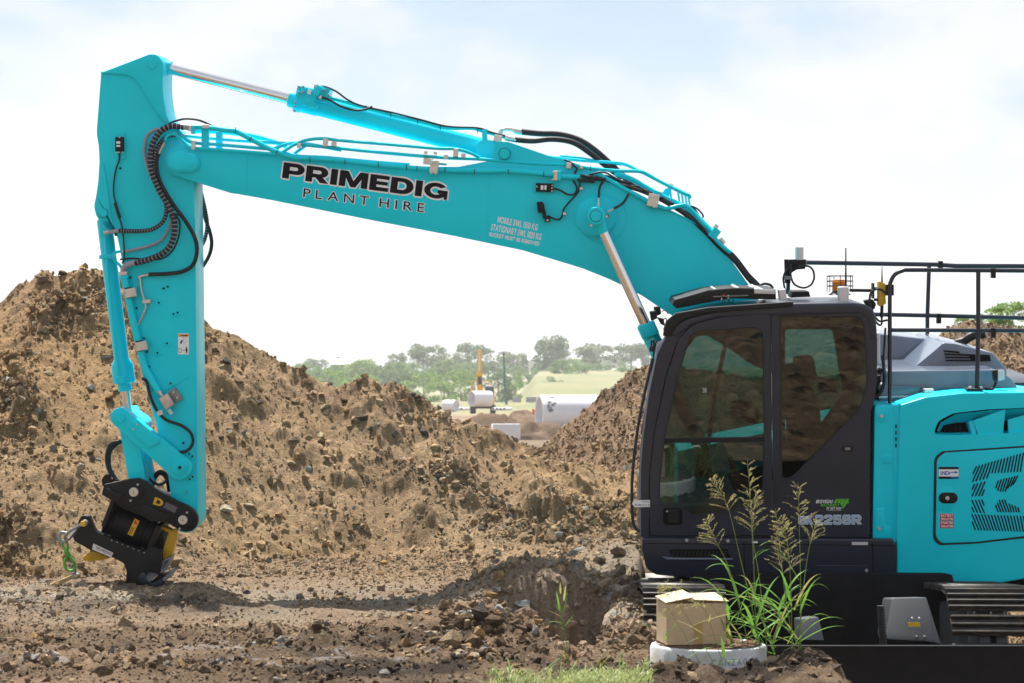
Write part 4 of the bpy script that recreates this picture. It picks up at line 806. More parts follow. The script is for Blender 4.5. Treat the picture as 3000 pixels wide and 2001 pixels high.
for h in (18, 32, 47):
    cg.tube([c0 + Vector((38 * kk * math.cos(a), 38 * kk * math.sin(a), h * kk)) for a in np.linspace(0, 6.283, 25)], 1.1 * kk, 5, 1)
for a in np.linspace(0.1, 6.38, 8)[:-1]:
    q = Vector((38 * kk * math.cos(a), 38 * kk * math.sin(a), 0)); cg.tube([c0 + q, c0 + q + Vector((0, 0, 48 * kk))], 1.3 * kk, 5, 1)
cg.build('beacon_cage', char, cab)
M().tube([P(2478, 856, -.7), P(2478, 820, -.7), P(2478, 785, -.7), P(2478, 726, -.7)], [3.6 * S(-.7), 1.8 * S(-.7)], 8, 2).build('whip_antenna', rubber, cab)
# mirror, lamps, hand rail at the cab's front
M().prism(obround(1928, 1062, 1936, 1010, 13, 13), -1.05, -1.02, .006).build('mirror', silver, cab)
M().tube([P(x, y, -1.06) for x, y in obround(1928, 1062, 1936, 1010, 15, 15)] + [P(*obround(1928, 1062, 1936, 1010, 15, 15)[0], -1.06)], 2.2 * S(-1), 6, 1).build('mirror_frame', black, cab)
M().tube([P(1909, 1030, -1.08), P(1908, 1004, -1.08), P(1912, 997, -1.08), P(1916, 1003, -1.08), P(1916, 1055, -1.07), P(1928, 1052, -1.06)], 3.2 * S(-1), 8, 3).build('mirror_arm', char, cab)
M().bpx(1902, 1014, 1915, 1030, -1.1, -1.05, .004).build('mirror_clamp', char, cab); M().pin(1926, 1050, -1.1, -1.05, 8, 14).build('mirror_knob', black, cab)
hr = [(1912, 1050), (1900, 1100), (1878, 1200), (1862, 1300), (1853, 1390), (1851, 1450), (1853, 1515), (1860, 1545), (1878, 1558), (1896, 1558)]
M().tube([P(x, y, -1.12) for x, y in hr], 4.6 * S(-1.1), 10, 5).build('hand_rail', char, cab)
for y in (1346, 1413, 1522): M().tube([P(1872, y, -1.1), P(1884, y, -1.1)], 4 * S(-1.1), 8, 1).build('front_bolt', char, cab)
hose(cab, [(1905, 1110, -.9), (1893, 1190, -.9), (1884, 1250, -.9), (1880, 1272, -.9)], 3.5, black, 'wiper_arm', 3); hose(cab, [(1912, 1100, -.85), (1900, 1180, -.85), (1894, 1230, -.85)], 1.6, black, 'wiper_blade', 3)
M().prism([(1852, 1477), (1855, 1468), (1862, 1466), (1912, 1465), (1915, 1472), (1914, 1485), (1860, 1486)], -1.16, -1.155, 0).build('paper_tag', white, cab)
text('PRIMEDIG PLANT', 1860, 1482, 1910, 1482, 5, -1.16, ink, cab, off=.0); text('TRB4082LD', 1880, 1472, 1908, 1472, 4, -1.16, ink, cab, off=.0)
for x, y in ((1912, 925), (1924, 912)):
    M().prism([(x - 9, y - 12, 4), (x + 10, y - 15, 4), (x + 14, y + 8, 4), (x - 4, y + 16, 4)], -1.0 + (x - 1912) * .02, -.9 + (x - 1912) * .02, .01).build('work_lamp', black, cab)
M().prism([(1925, 930), (1945, 935), (1948, 955), (1936, 950)], -1.0, -.9, .004).build('lamp_bracket', black, cab)
hose(cab, [(1938, 912, -.9), (1950, 910, -.9), (1958, 920, -.9)], 1.5, name='lamp_cable'); hose(cab, [(1940, 940, -.9), (1950, 932, -.95), (1953, 945, -.95)], 1.5, name='lamp_cable')
# model and dealer marks on the cab flank
mk = CV
slate = mat('slate blue decal', (.36, .47, .62), .4)
block('SK', 2339, 1536, 2382, 1536, 24, mk, cab, .10, .9, slate); block('225SR', 2388, 1537, 2524, 1536, 28, mk, cab, .14, .9, slate)
green = mat('green decal', (.10, .48, .03), .4)
text('BRISVEGAS', 2390, 1474, 2438, 1474, 10, mk, white, cab, off=.02, slant=.25); text('MACHINERY', 2404, 1484, 2458, 1484, 8.5, mk, green, cab, off=.02, slant=.25)
text('07 3217 0630', 2421, 1492, 2464, 1492, 6, mk, white, cab, off=.02, slant=.2); text('167 BEENLEIGH ROAD', 2422, 1496, 2465, 1496, 2.4, mk, white, cab)
for q in ([(2442, 1474), (2449, 1462), (2457, 1462), (2450, 1474)], [(2453, 1474), (2459, 1463), (2466, 1463), (2460, 1474)], [(2461, 1475), (2469, 1462), (2477, 1462), (2467, 1484)], [(2467, 1486), (2479, 1462), (2488, 1462), (2484, 1470), (2489, 1470), (2485, 1475), (2481, 1475), (2470, 1491)], [(2449, 1462), (2477, 1462), (2474, 1465), (2447, 1465)]):
    M().prism(q, mk - .004, mk - .0005, 0).build('emblem', green, cab)
# ---- step skirt under the cab
sk = M().prism([(1882, 1577, 6), (2618, 1580, 10), (2624, 1600), (2624, 1702), (2140, 1702), (2030, 1694), (1922, 1684, 20), (1893, 1667, 40), (1881, 1610)], CV - .06, -.3, .02, 3).build('step_skirt', char, EX)
M().prism([(1958, 1610), (2130, 1608), (2142, 1634), (1970, 1632)], CV - .065, CV - .058, .002, 1).build('step_recess', dark, sk)
sg = M()
for i in range(14): sg.bpx(1972 + i * 11.5, 1614, 1976 + i * 11.5, 1630, CV - .07, CV - .062, .001, 20)
sg.build('step_grip', black, sk)
M().prism([(1938, 1630), (1960, 1634), (2146, 1636), (2146, 1640), (1955, 1640)], CV - .08, CV - .05, .003).build('step_lip', hoodm, sk)
for x in (2180, 2557): M().tube([P(x, 1590, CV - .062), P(x, 1690, CV - .062)], .004, 4, 1).build('panel_gap', dark, sk)
M().tube([P(1890, 1592, CV - .062), P(2620, 1598, CV - .062)], .003, 4, 1).build('panel_gap', dark, sk)
M().bpx(2392, 1656, 2540, 1684, CV - .066, CV - .058, .004).build('skirt_pad', char, sk)
bolts(sk, [(2012, 1583), (2133, 1585), (2539, 1672)], CV - .075, CV - .055, 5, zinc)
M().bpx(2496, 1588, 2543, 1597, CV - .064, CV - .06, 0).build('label', silver, sk); M().bpx(2203, 1586, 2220, 1591, CV - .064, CV - .06, 0).build('label', white, sk)
# ---- engine cover, counterweight, hood
EV = -1.17
ec = M().prism([(2636, 1187, 8), (2713, 1163, 60), (2822, 1151, 60), (3000, 1149), (3180, 1165, 60), (3235, 1300), (3215, 1600, 80), (3000, 1697, 60), (2902, 1713), (2787, 1721), (2652, 1719, 20), (2626, 1700, 10), (2628, 1500)], EV, -.45, .045, 5).build('engine_cover', teal, EX)
ec = cut(ec, M().prism([(2741, 1277, 10), (2754, 1238, 30), (2800, 1214, 40), (2900, 1203), (3060, 1196), (3060, 1270), (2800, 1279)], EV - .1, EV + .22, .01, 2).build('c', dark))
M().prism([(2735, 1195), (3100, 1180), (3100, 1290), (2735, 1290)], EV + .19, EV + .21, 0).build('intake_back', dark, ec)
for i in range(9):
    x = 2752 + i * 15.5; M().bpx(x, 1212, x + 4, 1280, EV + .17, EV + .19, .003).build('intake_louvre', steel if 0 else black, ec)
M().prism([(2838, 1236), (2856, 1233), (2862, 1280), (2850, 1280)], EV + .03, EV + .19, .004).build('intake_vane', teal, ec)
M().prism([(2852, 1233), (2940, 1200), (2946, 1200), (2938, 1276), (2868, 1280)], EV + .012, EV + .05, .004).build('intake_vane', teal, ec)
M().prism([(2953, 1230), (3040, 1205), (3040, 1272), (2955, 1276)], EV + .03, EV + .06, .004).build('intake_vane', teal, ec)
M().mesh([P(*q) for q in ((2746, 1262, EV + .03), (2756, 1238, EV + .03), (2800, 1213, EV + .02), (2900, 1202, EV + .02), (3060, 1194, EV + .02), (3060, 1228, EV + .17), (2900, 1235, EV + .17), (2800, 1238, EV + .17), (2764, 1246, EV + .17), (2752, 1266, EV + .17))], [(0, 1, 8, 9), (1, 2, 7, 8), (2, 3, 6, 7), (3, 4, 5, 6)]).build('intake_ceiling', teal, ec)
# front corner panel
cp = M().prism([(2563, 1187, 10), (2634, 1187, 4), (2626, 1592, 6), (2557, 1584, 14), (2558, 1500)], EV + .04, -.6, .015, 3).build('corner_panel', teal, EX)
M().prism([(2620, 1190), (2640, 1190), (2632, 1590), (2618, 1590)], EV + .03, EV + .2, .004).build('panel_fillet', teal, cp)
for y0 in (1244, 1262, 1281, 1300): M().bpx(2623, y0, 2627, y0 + 11, EV + .024, EV + .03, .001).build('vent_slot', dark, cp)
for q in ([(2568, 1200, 14), (2600, 1200, 10), (2600, 1236, 12), (2568, 1238, 10)], [(2584, 1334, 6), (2612, 1333, 6), (2612, 1358, 6), (2584, 1358, 6)], [(2564, 1490, 10), (2592, 1488, 6), (2592, 1540, 10), (2612, 1545, 8), (2608, 1580, 10), (2564, 1578, 10)]):
    M().prism(q, EV + .030, EV + .042, .006, 2).build('pressed_panel', teal, cp)
bolts(cp, [(2583, 1219), (2576, 1549)], EV + .01, EV + .035, 5)
# service door with slotted emblem
M().prism([(2733, 1580, 30), (2737, 1340, 30), (2760, 1322, 10), (3000, 1306), (3120, 1297), (3120, 1560), (3000, 1577), (2860, 1593), (2750, 1598, 26)], EV - .004, EV + .01, .003, 1).build('door_seal', rubber, ec)
sd = M().prism([(2742, 1572, 26), (2745, 1345, 26), (2768, 1327, 10), (3000, 1312), (3110, 1303), (3110, 1553), (3000, 1571), (2860, 1588), (2757, 1592, 24)], EV - .016, EV, .006, 3).build('service_door', teal, EX)
def slot(x0, y0, x1, y1, w_=3.7): M().prism(obround(x0, y0, x1, y1, w_), EV - .0185, EV - .010, 0).build('vent_slot', dark, sd)  # dark slips on the door face stand for shade inside the slots
z = lambda x, y: (2700 + x * .2295, 1280 + y * .2295)
def slots(lst):
    for a, b, c, d in lst: slot(*z(a, b), *z(c, d), 2.1)
slots([(700 + i * 40, 380 - i * 11.5, 658 + i * 41.5 - i * 1.3, 470 - i * 2) for i in range(16)])
slots([(690 + i * 41, 480 - i * 3, 652 + i * 45, 570 - i * 11) for i in range(5)])
slots([(676, 608, 648, 668), (715, 600, 646, 755), (764, 585, 690, 750), (808, 575, 732, 750), (800, 675, 772, 748)])
slots([(980, 562, 948, 648)] + [(1017 + i * 35, 548 - i * 8, 972 + i * 33, 672 + (20 if 0 < i < 4 else 10 if i < 1 else 0) - (i > 3) * (i - 3) * 22) for i in range(7)])
slots([(645, 812, 712, 962), (690, 812, 755, 965), (730, 808, 800, 968), (770, 805, 796, 872), (642, 900, 668, 958)])
slots([(945, 875, 975, 950), (970, 845, 1010, 955), (992, 810, 1044, 955), (1028, 808, 1080, 955), (1062, 805, 1115, 955), (1118, 858, 1146, 955), (1155, 872, 1180, 955), (1192, 886, 1212, 952), (1230, 905, 1245, 955)])
slots([(645 + i * 42 - i * .9, 992 + i * 1.5, 728 + i * 38 , 1185 + i * 1.2) for i in range(17)] + [(648, 1088, 684, 1182)])
M().prism(obround(2766, 1459, 2790, 1459, 16), EV - .024, EV - .014, .003).build('latch_plate', black, sd); M().bpx(2765, 1453, 2800, 1470, EV - .034, EV - .022, .003).build('latch_handle', black, sd); M().pin(2776, 1460, EV - .042, EV - .03, 6, 16).build('latch_lock', zinc, sd)
M().prism([(2744, 1425), (2785, 1425, 20), (2806, 1450, 20), (2808, 1470, 20), (2790, 1496, 20), (2743, 1496)], EV - .0195, EV - .012, .004, 2).build('latch_panel', teal, sd)
M().prism([(2750, 1368, 4), (2809, 1368, 4), (2809, 1403, 4), (2750, 1403, 4)], EV - .0185, EV - .0155, 0).build('sticker', ink, sd)
M().bpx(2750.5, 1375, 2808.5, 1396, EV - .0205, EV - .0185, 0).build('sticker_field', white, sd)
blue = mat('blue print', (.01, .16, .55), .4)
text('iNDr', 2755, 1391, 2786, 1391, 11, EV - .0205, blue, sd, off=.03)
M().prism([(2787, 1382), (2798, 1382), (2798, 1379), (2807, 1384), (2798, 1388), (2798, 1385), (2787, 1385)], EV - .0215, EV - .0205, 0).build('sticker_arrow', blue, sd)
M().prism([(2782, 1397), (2808, 1397), (2808, 1402), (2790, 1401)], EV - .0205, EV - .0185, 0).build('sticker_field', blue, sd)
for y in (1505, 1527): M().bpx(2754, y, 2794, y + 20.5, EV - .0185, EV - .0155, 0).build('sticker', red, sd)
for i, t in enumerate(('BATTERY', 'ISOLATOR', 'STARTER', 'ISOLATOR')): text(t, 2757, 1513.5 + i * 9.9 + (i > 1) * 1.5, 2792, 1513.5 + i * 9.9 + (i > 1) * 1.5, 6.6, EV - .0185, white, sd, off=.03)
# hood
hd_ = M().prism([(2576, 1160), (2600, 1087, 8), (2920, 1083, 30), (2962, 1108, 30), (2992, 1150), (2998, 1185), (2576, 1200)], -.75, 1.35, .09, 5).build('engine_hood', hoodm, EX)
M().prism([(2660, 1092), (2738, 1027, 16), (2764, 1004, 12), (2800, 1007), (2908, 1034, 20), (2950, 1082, 20), (2950, 1110), (2660, 1110)], -.25, 1.1, .10, 4).build('hood_hump', hoodm, hd_)
M().prism([(2572, 978, 6), (2740, 996, 16), (2752, 1012, 10), (2700, 1100), (2572, 1100)], .55, 1.45, .03, 3).build('hood_box', hoodm, hd_)
for i in range(4): M().prism([(2764 + i * 2, 1027 + i * 9), (2810 + i * 30, 1030 + i * 8), (2812 + i * 30, 1035 + i * 8), (2766 + i * 2, 1031 + i * 9)], -.262 - 0, -.2, .001, 1).build('hood_vent', dark, hd_)
M().prism([(2835, 1038), (2900, 1040), (2904, 1058), (2846, 1055)], -.258, -.2, .004).build('hood_vent', dark, hd_)
M().tube([P(2800, 1006, .6), P(2822, 1000, .6), P(2848, 984, .6), P(2884, 978, .6)], 13 * S(.6), 14, 4).build('exhaust_pipe', black, hd_)
M().tube([P(2612, 1134, -.77), P(2930, 1134, -.77)], 3 * S(-.7), 6, 1).build('hood_crease', hoodm, hd_); M().tube([P(2575, 1164, -.78), P(2720, 1160, -.78)], 3.5 * S(-.7), 6, 1).build('hood_trim', silver, hd_)
M().bpx(2708, 1140, 2736, 1152, -.9, -.8, .004).build('hood_catch', zinc, hd_); M().prism([(2690, 1166), (2712, 1146), (2735, 1146), (2738, 1166)], -.88, -.8, .004).build('catch_bracket', black, hd_)
M().bpx(2567, 975, 2579, 1095, -.12, .02, .006).build('pillar_panel', silver, hd_); M().bpx(2582, 1064, 2590, 1090, -.16, -.13, .001).build('hose_label', mat('pale blue label', (.45, .65, .75), .5), hd_)
M().prism([(2555, 1100), (2580, 1100), (2580, 1190), (2550, 1200)], -.6, -.2, .01).build('bulkhead', black, hd_)
hose(hd_, [(2586, 1040, -.75), (2590, 1090, -.75), (2588, 1130, -.75), (2576, 1155, -.75), (2565, 1165, -.75)], 5, name='hose'); hose(hd_, [(2594, 960, -.8), (2591, 1010, -.8), (2588, 1060, -.8), (2592, 1120, -.8)], 3.2, name='cable')
M().prism([(2572, 1140, 10), (2590, 1115, 8), (2598, 1130), (2590, 1160, 10)], -.7, -.6, .02, 3).build('washer_bottle', mat('translucent plastic', (.55, .56, .56), .4), hd_)
M().prism([(2960, 1120), (3060, 1120), (3060, 1150), (2985, 1150)], -.2, 1.2, .02).build('rear_deck', char, hd_)
# revolving frame and counterweight bulk
M().prism([(1960, 1600), (3180, 1600), (3180, 1725), (2640, 1725), (1990, 1700)], -.9, 1.5, .03).build('revolving_frame', underb, EX)  # near-black colour stands for the shadow under the upper body
M().prism([(3000, 1180), (3200, 1200, 60), (3220, 1600, 60), (3000, 1680)], -.5, 1.6, .08, 3).build('counterweight', teal, EX)
M().prism([(1985, 1320), (2560, 1200), (2560, 1610), (1985, 1610)], .75, 1.5, .03).build('tank_housing', teal, EX)
# rails
rl = thing  # noqa
nr_ = -1.02
gr = M().tube([P(2607, 1182, nr_), P(2607, 1000, nr_), P(2607, 850, nr_), P(2610, 825, nr_), P(2622, 804, nr_), P(2645, 793, nr_), P(2670, 791, nr_), P(2850, 792, nr_), P(3120, 794, nr_)], 6.2 * S(nr_), 12, 3).build('guard_rail', char, EX)
M().tube([P(2607, 967, nr_), P(3120, 969, nr_)], 6 * S(nr_), 12, 1).build('rail_bar', char, gr); M().tube([P(2866, 794, nr_), P(2866, 968, nr_), P(2862, 1142, nr_)], 6.6 * S(nr_), 12, 1).build('rail_post', char, gr)
M().prism([(2832, 1139), (2880, 1139), (2880, 1144), (2832, 1144)], nr_ - .06, nr_ + .06, .002).build('rail_foot', black, gr); bolts(gr, [(2843, 1136), (2875, 1136)], nr_ - .05, nr_ - .02, 5)
for x in (2838, 2872): M().bpx(x, 1144, x + 11, 1152, nr_ - .03, nr_ + .03, .002).build('rail_spacer', teal, gr)
for x, y in ((2912, 797), (2752, 930), (2911, 972), (2757, 776)): M().bpx(x - 7, y - 11, x + 6, y + 18, nr_ - .03 if x > 2900 else 1.37, nr_ + .02 if x > 2900 else 1.42, .003).build('rail_clip', black, gr)
fv = 1.4
M().tube([P(2362, 769, fv), P(2740, 775, fv), P(2800, 779, fv), P(3120, 780, fv)], 6.6 * S(fv), 12, 1).build('rail_bar', char, gr)
M().tube([P(2560, 921, fv), P(2760, 925, fv), P(3120, 935, fv)], 6.2 * S(fv), 12, 1).build('rail_bar', char, gr)
M().tube([P(2722, 778, fv), P(2717, 925, fv), P(2717, 985, fv)], 6 * S(fv), 12, 1).build('rail_post', char, gr)
# satellite antenna mast and radio
M().tube([P(2309, 862, .3), P(2310, 770, .3)], 6 * S(.3), 12, 1).build('mast', char, EX)
mb_ = M().prism([(2298, 760), (2362, 760), (2362, 778), (2358, 788), (2334, 790, 12), (2318, 800, 10), (2316, 830), (2300, 830)], .22, .26, .003).build('mast_bracket', black, EX)
M().lathe(P(2342, 761, .24), P(2342, 724, .24), [(0, 12.5 * S(.24)), (1, 12.5 * S(.24))], 24).build('antenna', silver, mb_)
hose(EX, [(2317, 770, .2), (2316, 800, .2), (2322, 825, .2), (2335, 838, .2), (2356, 843, .2), (2376, 834, .2), (2385, 815, .2), (2383, 795, .2), (2374, 783, .2), (2362, 779, .2), (2340, 781, .2)], 3, name='mast_cable')
hose(EX, [(2316, 780, .2), (2302, 795, .2), (2295, 815, .2), (2298, 840, .2), (2304, 860, .2)], 3, name='mast_cable'); M().bpx(2298, 809, 2319, 819, .18, .28, .002).build('cable_clamp', steel, EX); M().pin(2317, 766, .17, .22, 6, 12).build('mast_knob', black, EX)
rd = M().prism([(2574, 824, 2), (2593, 830, 3), (2596, 890, 3), (2578, 898, 2), (2574, 892)], -.95, -.85, .006).build('radio', yellow, EX)
M().tube([P(2584, 828, -.9), P(2584, 808, -.9), P(2584, 780, -.9)], [3 * S(-.9), 1 * S(-.9)], 8, 1).build('whip_antenna', rubber, rd); M().tube([P(2584, 893, -.9), P(2583, 930, -.9)], 5 * S(-.9), 8, 1).build('cable_boot', rubber, rd)
M().bpx(2557, 830, 2562, 875, -.95, -.85, .002).build('radio_bracket', black, rd)
for y in (845, 878): M().tube([P(2560, y, -.9), P(2576, y, -.9)], 4 * S(-.9), 8, 1).build('radio_arm', black, rd)
M().tube([P(2490, 850, -.75), P(2556, 851, -.85)], 5 * S(-.8), 8, 1).build('radio_arm', black, rd)
M().bpx(2595, 834, 2619, 866, nr_ - .005, nr_ + .03, .002).build('radio_plate', black, rd)
hose(EX, [(2598, 862, -.95), (2580, 848, -.95), (2560, 850, -.95), (2549, 865, -.95), (2549, 895, -.95), (2556, 915, -.95), (2575, 940, -.95), (2600, 938, -.95)], 3.2, name='radio_cable'); hose(EX, [(2583, 930, -.9), (2583, 948, -.9), (2575, 952, -.9), (2562, 935, -.9), (2555, 905, -.9)], 3, name='radio_cable')
M().prism([(2530, 880, 6), (2556, 876, 8), (2568, 890, 8), (2562, 908, 6), (2545, 905)], -.75, -.65, .012).build('rear_lamp', black, EX)
hose(EX, [(2220, 846, .1), (2235, 832, .1), (2255, 834, .1), (2265, 845, .1)], 4, name='hose')
mr_ = M().prism([(2908, 1085, 5), (2942, 1081, 5), (2944, 1112, 5), (2912, 1118, 5)], -.99, -.93, .008).build('rear_mirror', black, EX); M().prism([(2924, 1085, 4), (2943, 1083, 4), (2944, 1112, 4), (2924, 1116, 4)], -1.0, -.99, .004).build('mirror_glass', silver, mr_)
hose(mr_, [(2918, 1117, -.95), (2914, 1130, -.95), (2905, 1140, -.95), (2880, 1138, -.98)], 4, black, 'mirror_arm')
# ---- undercarriage: turned square to the upper body, tracks pointing at us, blade in front
ZG = P(2470, 2020, 0).z
UX = Vector((1, -.03, 0)).normalized(); UY = Vector((.03, 1, -.06)).normalized(); UZ = UX.cross(UY).normalized()
UC = Vector((2.42, 17.5, -.74))
def U(x, y, z): return UC + UX * x + UY * y + UZ * z
path = []
for a in np.linspace(-90, 90, 12): path.append((-1.75 - .42 * math.cos(math.radians(a)), .43 + .42 * math.sin(math.radians(a))))
path += [(-1.75 + 3.5 * t, .85) for t in np.linspace(.06, .94, 14)]
for a in np.linspace(90, 270, 12): path.append((1.75 - .42 * math.cos(math.radians(a)), .43 + .42 * math.sin(math.radians(a))))
path += [(1.75 - 3.5 * t, .01) for t in np.linspace(.06, .94, 14)]
shoe_me = None
for side, cx in enumerate((-1.12, 1.06)):
    fr = M().box(U(cx, 0, .43), UX * .18, UY * 1.75, UZ * .3, .04).build('track_frame', grey, EX)
    n = len(path); tot = 46; cum = [0]
    for i in range(n): cum.append(cum[-1] + math.dist(path[i], path[(i + 1) % n]))
    for j in range(tot):
        d = cum[-1] * j / tot; i = max(k for k in range(n) if cum[k] <= d); f = (d - cum[i]) / (cum[i + 1] - cum[i]); a, b = path[i], path[(i + 1) % n]
        y, z_ = a[0] + (b[0] - a[0]) * f, a[1] + (b[1] - a[1]) * f; t = Vector((b[0] - a[0], b[1] - a[1])).normalized()
        if shoe_me is None:
            m = M(); m.box(Vector((0, 0, 0)), Vector((.30, 0, 0)), Vector((0, .077, 0)), Vector((0, 0, .008)), .003, 1)
            for q in (-.062, 0.0, .062): m.box(Vector((0, q, .022)), Vector((.30, 0, 0)), Vector((0, .009, 0)), Vector((0, 0, .018)), .004, 1)
            o = m.build('track_shoe', trackm, fr); shoe_me = o.data
        else: o = link('track_shoe', shoe_me, trackm, fr)
        tt = UY * t.x + UZ * t.y; nn_ = tt.cross(UX).normalized(); nn_ = -nn_
        nn_ = UX.cross(tt).normalized(); out = nn_ if (nn_.dot(U(0, y, z_) - U(0, 0, .43)) > 0) else -nn_
        R_ = Matrix((UX, tt, out)).transposed(); p = U(cx, y, z_); WLOC[o] = p; o.location = p - WLOC[fr]; o.rotation_euler = R_.to_euler()
    for q in (-1.75, 1.75): M().lathe(U(cx - .12, q, .43), U(cx + .12, q, .43), [(0, .3), (.1, .36), (.4, .36), (.5, .3), (.6, .36), (.9, .36), (1, .3)], 24).build('idler_wheel', grey, fr)
M().box(U(0, 0, .52), UX * 1.0, UY * .9, UZ * .42, .05).build('car_body', underb, EX); M().lathe(U(0, 0, .6), U(0, 0, .92), [(0, .62), (1, .62)], 32).build('slew_ring', underb, EX)  # enlarged body in near-black, standing in for the shadow beneath
# dozer blade
by = Q(2475, 1890, 14.15).z
bl = M().poly([Vector((UC.x - 1.62, 14.10, by)), Vector((UC.x - 1.62, 14.16, by)), Vector((UC.x - 1.62, 14.24, by - .25)), Vector((UC.x - 1.62, 14.12, by - .68)), Vector((UC.x - 1.62, 14.06, by - .68)), Vector((UC.x - 1.62, 14.16, by - .3))], Vector((3.3, 0, 0)), .004).build('dozer_blade', black, EX)
for q, l in (([(2612, 1752, 10), (2714, 1750, 6), (2757, 1888), (2735, 1880), (2600, 1873, 8), (2596, 1850)], 1), ([(2345, 1812, 8), (2398, 1806, 10), (2414, 1876), (2348, 1874)], 0)):
    pts = [Q(x, y, 14.9 - (y - 1750) * .0015) for x, y in fil(q)]
    b = M().poly(pts, Vector((0, .35, -.03)), .006).build('blade_arm', mat('shaded grey paint', (.04, .047, .055), .5, var=.2, vscale=9), bl)  # undercarriage grey darkened in its colour for the shade it stands in
    if l:
        M().poly([Q(x, y, 14.68) for x, y in ((2661, 1824), (2695, 1824), (2697, 1836), (2662, 1836))], Vector((0, .006, 0)), 0).build('warning_label', yellow, bl)
        for x, y in ((2672, 1811), (2693, 1811), (2685, 1864), (2708, 1864)): M().cyl(Q(x, y, 14.66), Q(x, y, 14.75), .008, 8).build('bolt', zinc, bl)
hb = M(); c = [Q(2580, 1780, 14.6), Q(2582, 1830, 14.6), Q(2588, 1890, 14.6)]
hb.tube(c, .02, 10, 5).build('ribbed_hose', rubber, bl)
for i in range(14): p = c[0].lerp(c[2], i / 13); M().lathe(p, p + Vector((0, 0, .012)), [(0, .026), (1, .026)], 10).build('hose_rib', rubber, bl)

# ---- tilting coupler on the arm's end
cpl = M().prism([(298, 1449), (304, 1420, 4), (380, 1404, 20), (407, 1402, 20), (429, 1412), (454, 1431), (519, 1469), (553, 1484), (570, 1496), (579, 1512), (580, 1530), (574, 1546), (560, 1556), (542, 1558), (525, 1553), (487, 1530, 10), (438, 1527, 10), (407, 1496), (358, 1474), (320, 1462)], -.03, .03, .005).build('tilting_coupler', black, EX)
M().prism([(298, 1449), (304, 1420, 4), (380, 1404, 20), (407, 1402, 20), (429, 1412), (454, 1431), (519, 1469), (553, 1484), (570, 1496), (579, 1512), (580, 1530), (574, 1546), (560, 1556), (542, 1558), (525, 1553), (487, 1530, 10), (438, 1527, 10), (407, 1496), (358, 1474), (320, 1462)], .52, .58, .005).build('hanger_plate', black, cpl)
M().prism([(320, 1462), (407, 1440), (500, 1480), (487, 1525), (438, 1522), (358, 1490)], .03, .52, .01).build('hanger_core', black, cpl)
M().prism([(415, 1483), (424, 1476), (492, 1506), (498, 1512), (485, 1528), (438, 1526), (412, 1502)], -.05, -.03, .008).build('hanger_rib', black, cpl)
M().prism([(302, 1450), (312, 1430), (362, 1450), (350, 1466)], -.06, -.03, .006).build('hanger_rib', black, cpl)
for x, y in ((391, 1442), (535, 1524)):
    M().pin(x + 5, y, -.05, .0, 25, 24, .006).build('pin_boss', black, cpl); M().pin(x, y, -.075, -.04, 13.8, 24).build('pin', zinc, cpl)
    bolts(cpl, [(x + 12, y - 22), (x - 9, y + 25)], -.055, -.03, 3.4); M().pin(x, y, -.08, -.07, 1.5, 8).build('pin_centre', dark, cpl)
lg = M().prism(fil([(300, 1425), (297, 1405, 12), (308, 1389, 12), (325, 1390, 14), (340, 1408)]), .22, .30, .004).build('lifting_lug', black, cpl)
cut(lg, M().pin(317, 1406, .1, .4, 6, 16, 0).build('c', dark))
mm = MAT.get('logo') or yellow
text('D', 450, 1476, 473, 1484, 20, -.0305, yellow, cpl, 'emblem', off=.055)
M().prism([(486, 1471), (520, 1486), (512, 1503), (479, 1487)], -.033, -.0305, 0).build('data_plate', mat('data plate print', (.14, .14, .15), .5, var=.6, vscale=90), cpl)
dx, dy = math.cos(math.radians(21)), math.sin(math.radians(21))
def cp_(a, b): return (385 + dx * a - dy * b, 1543 + dy * a + dx * b)   # along / across the tilt drum
q0, q1 = P(*cp_(-72, 0), .28), P(*cp_(66, 0), .28); kq = S(.28)
drum = M().lathe(q0, q1, [(0, 54 * kq), (.1, 54 * kq), (.11, 46 * kq), (.2, 46 * kq), (.21, 52 * kq), (.84, 52 * kq), (.85, 46 * kq), (1, 46 * kq)], 40).build('tilt_drum', black, cpl)
M().prism([cp_(-84, -66), cp_(-72, -66), cp_(-72, 30), cp_(-84, 30)], -.0, .56, .005).build('drum_flange', black, cpl)
M().prism([cp_(66, -30), cp_(78, -30), cp_(78, 62), cp_(66, 62)], .02, .54, .005).build('drum_flange', black, cpl)
M().prism([cp_(-84, -66), cp_(70, -58), cp_(70, -40), cp_(-84, -46)], .1, .46, .01).build('drum_bracket', black, cpl)
lab = [(371, 1520), (408, 1536), (387, 1571), (366, 1562)]; lab = [(395, 1519), (409, 1526), (388, 1571), (373, 1564)]
lc = [P(x, y, .04) for x, y in lab]; M().poly(lc, NV * .004, 0).build('warning_label', yellow, cpl)
M().poly([P(x, y, .038) for x, y in ((397, 1522), (403, 1535), (391, 1535))], NV * .002, 0).build('label_triangle', red, cpl)
for i in range(3):
    o1 = cp_(-2 + i * 5 - 2, 6); M().poly([P(389 + i * 4.4 - 6, 1541 + i * 2, .038), P(390.5 + i * 4.4 - 6, 1541.6 + i * 2, .038), P(380.5 + i * 4.4 - 6, 1562 + i * 2, .038), P(379 + i * 4.4 - 6, 1561.4 + i * 2, .038)], NV * .002, 0).build('label_print', ink, cpl)
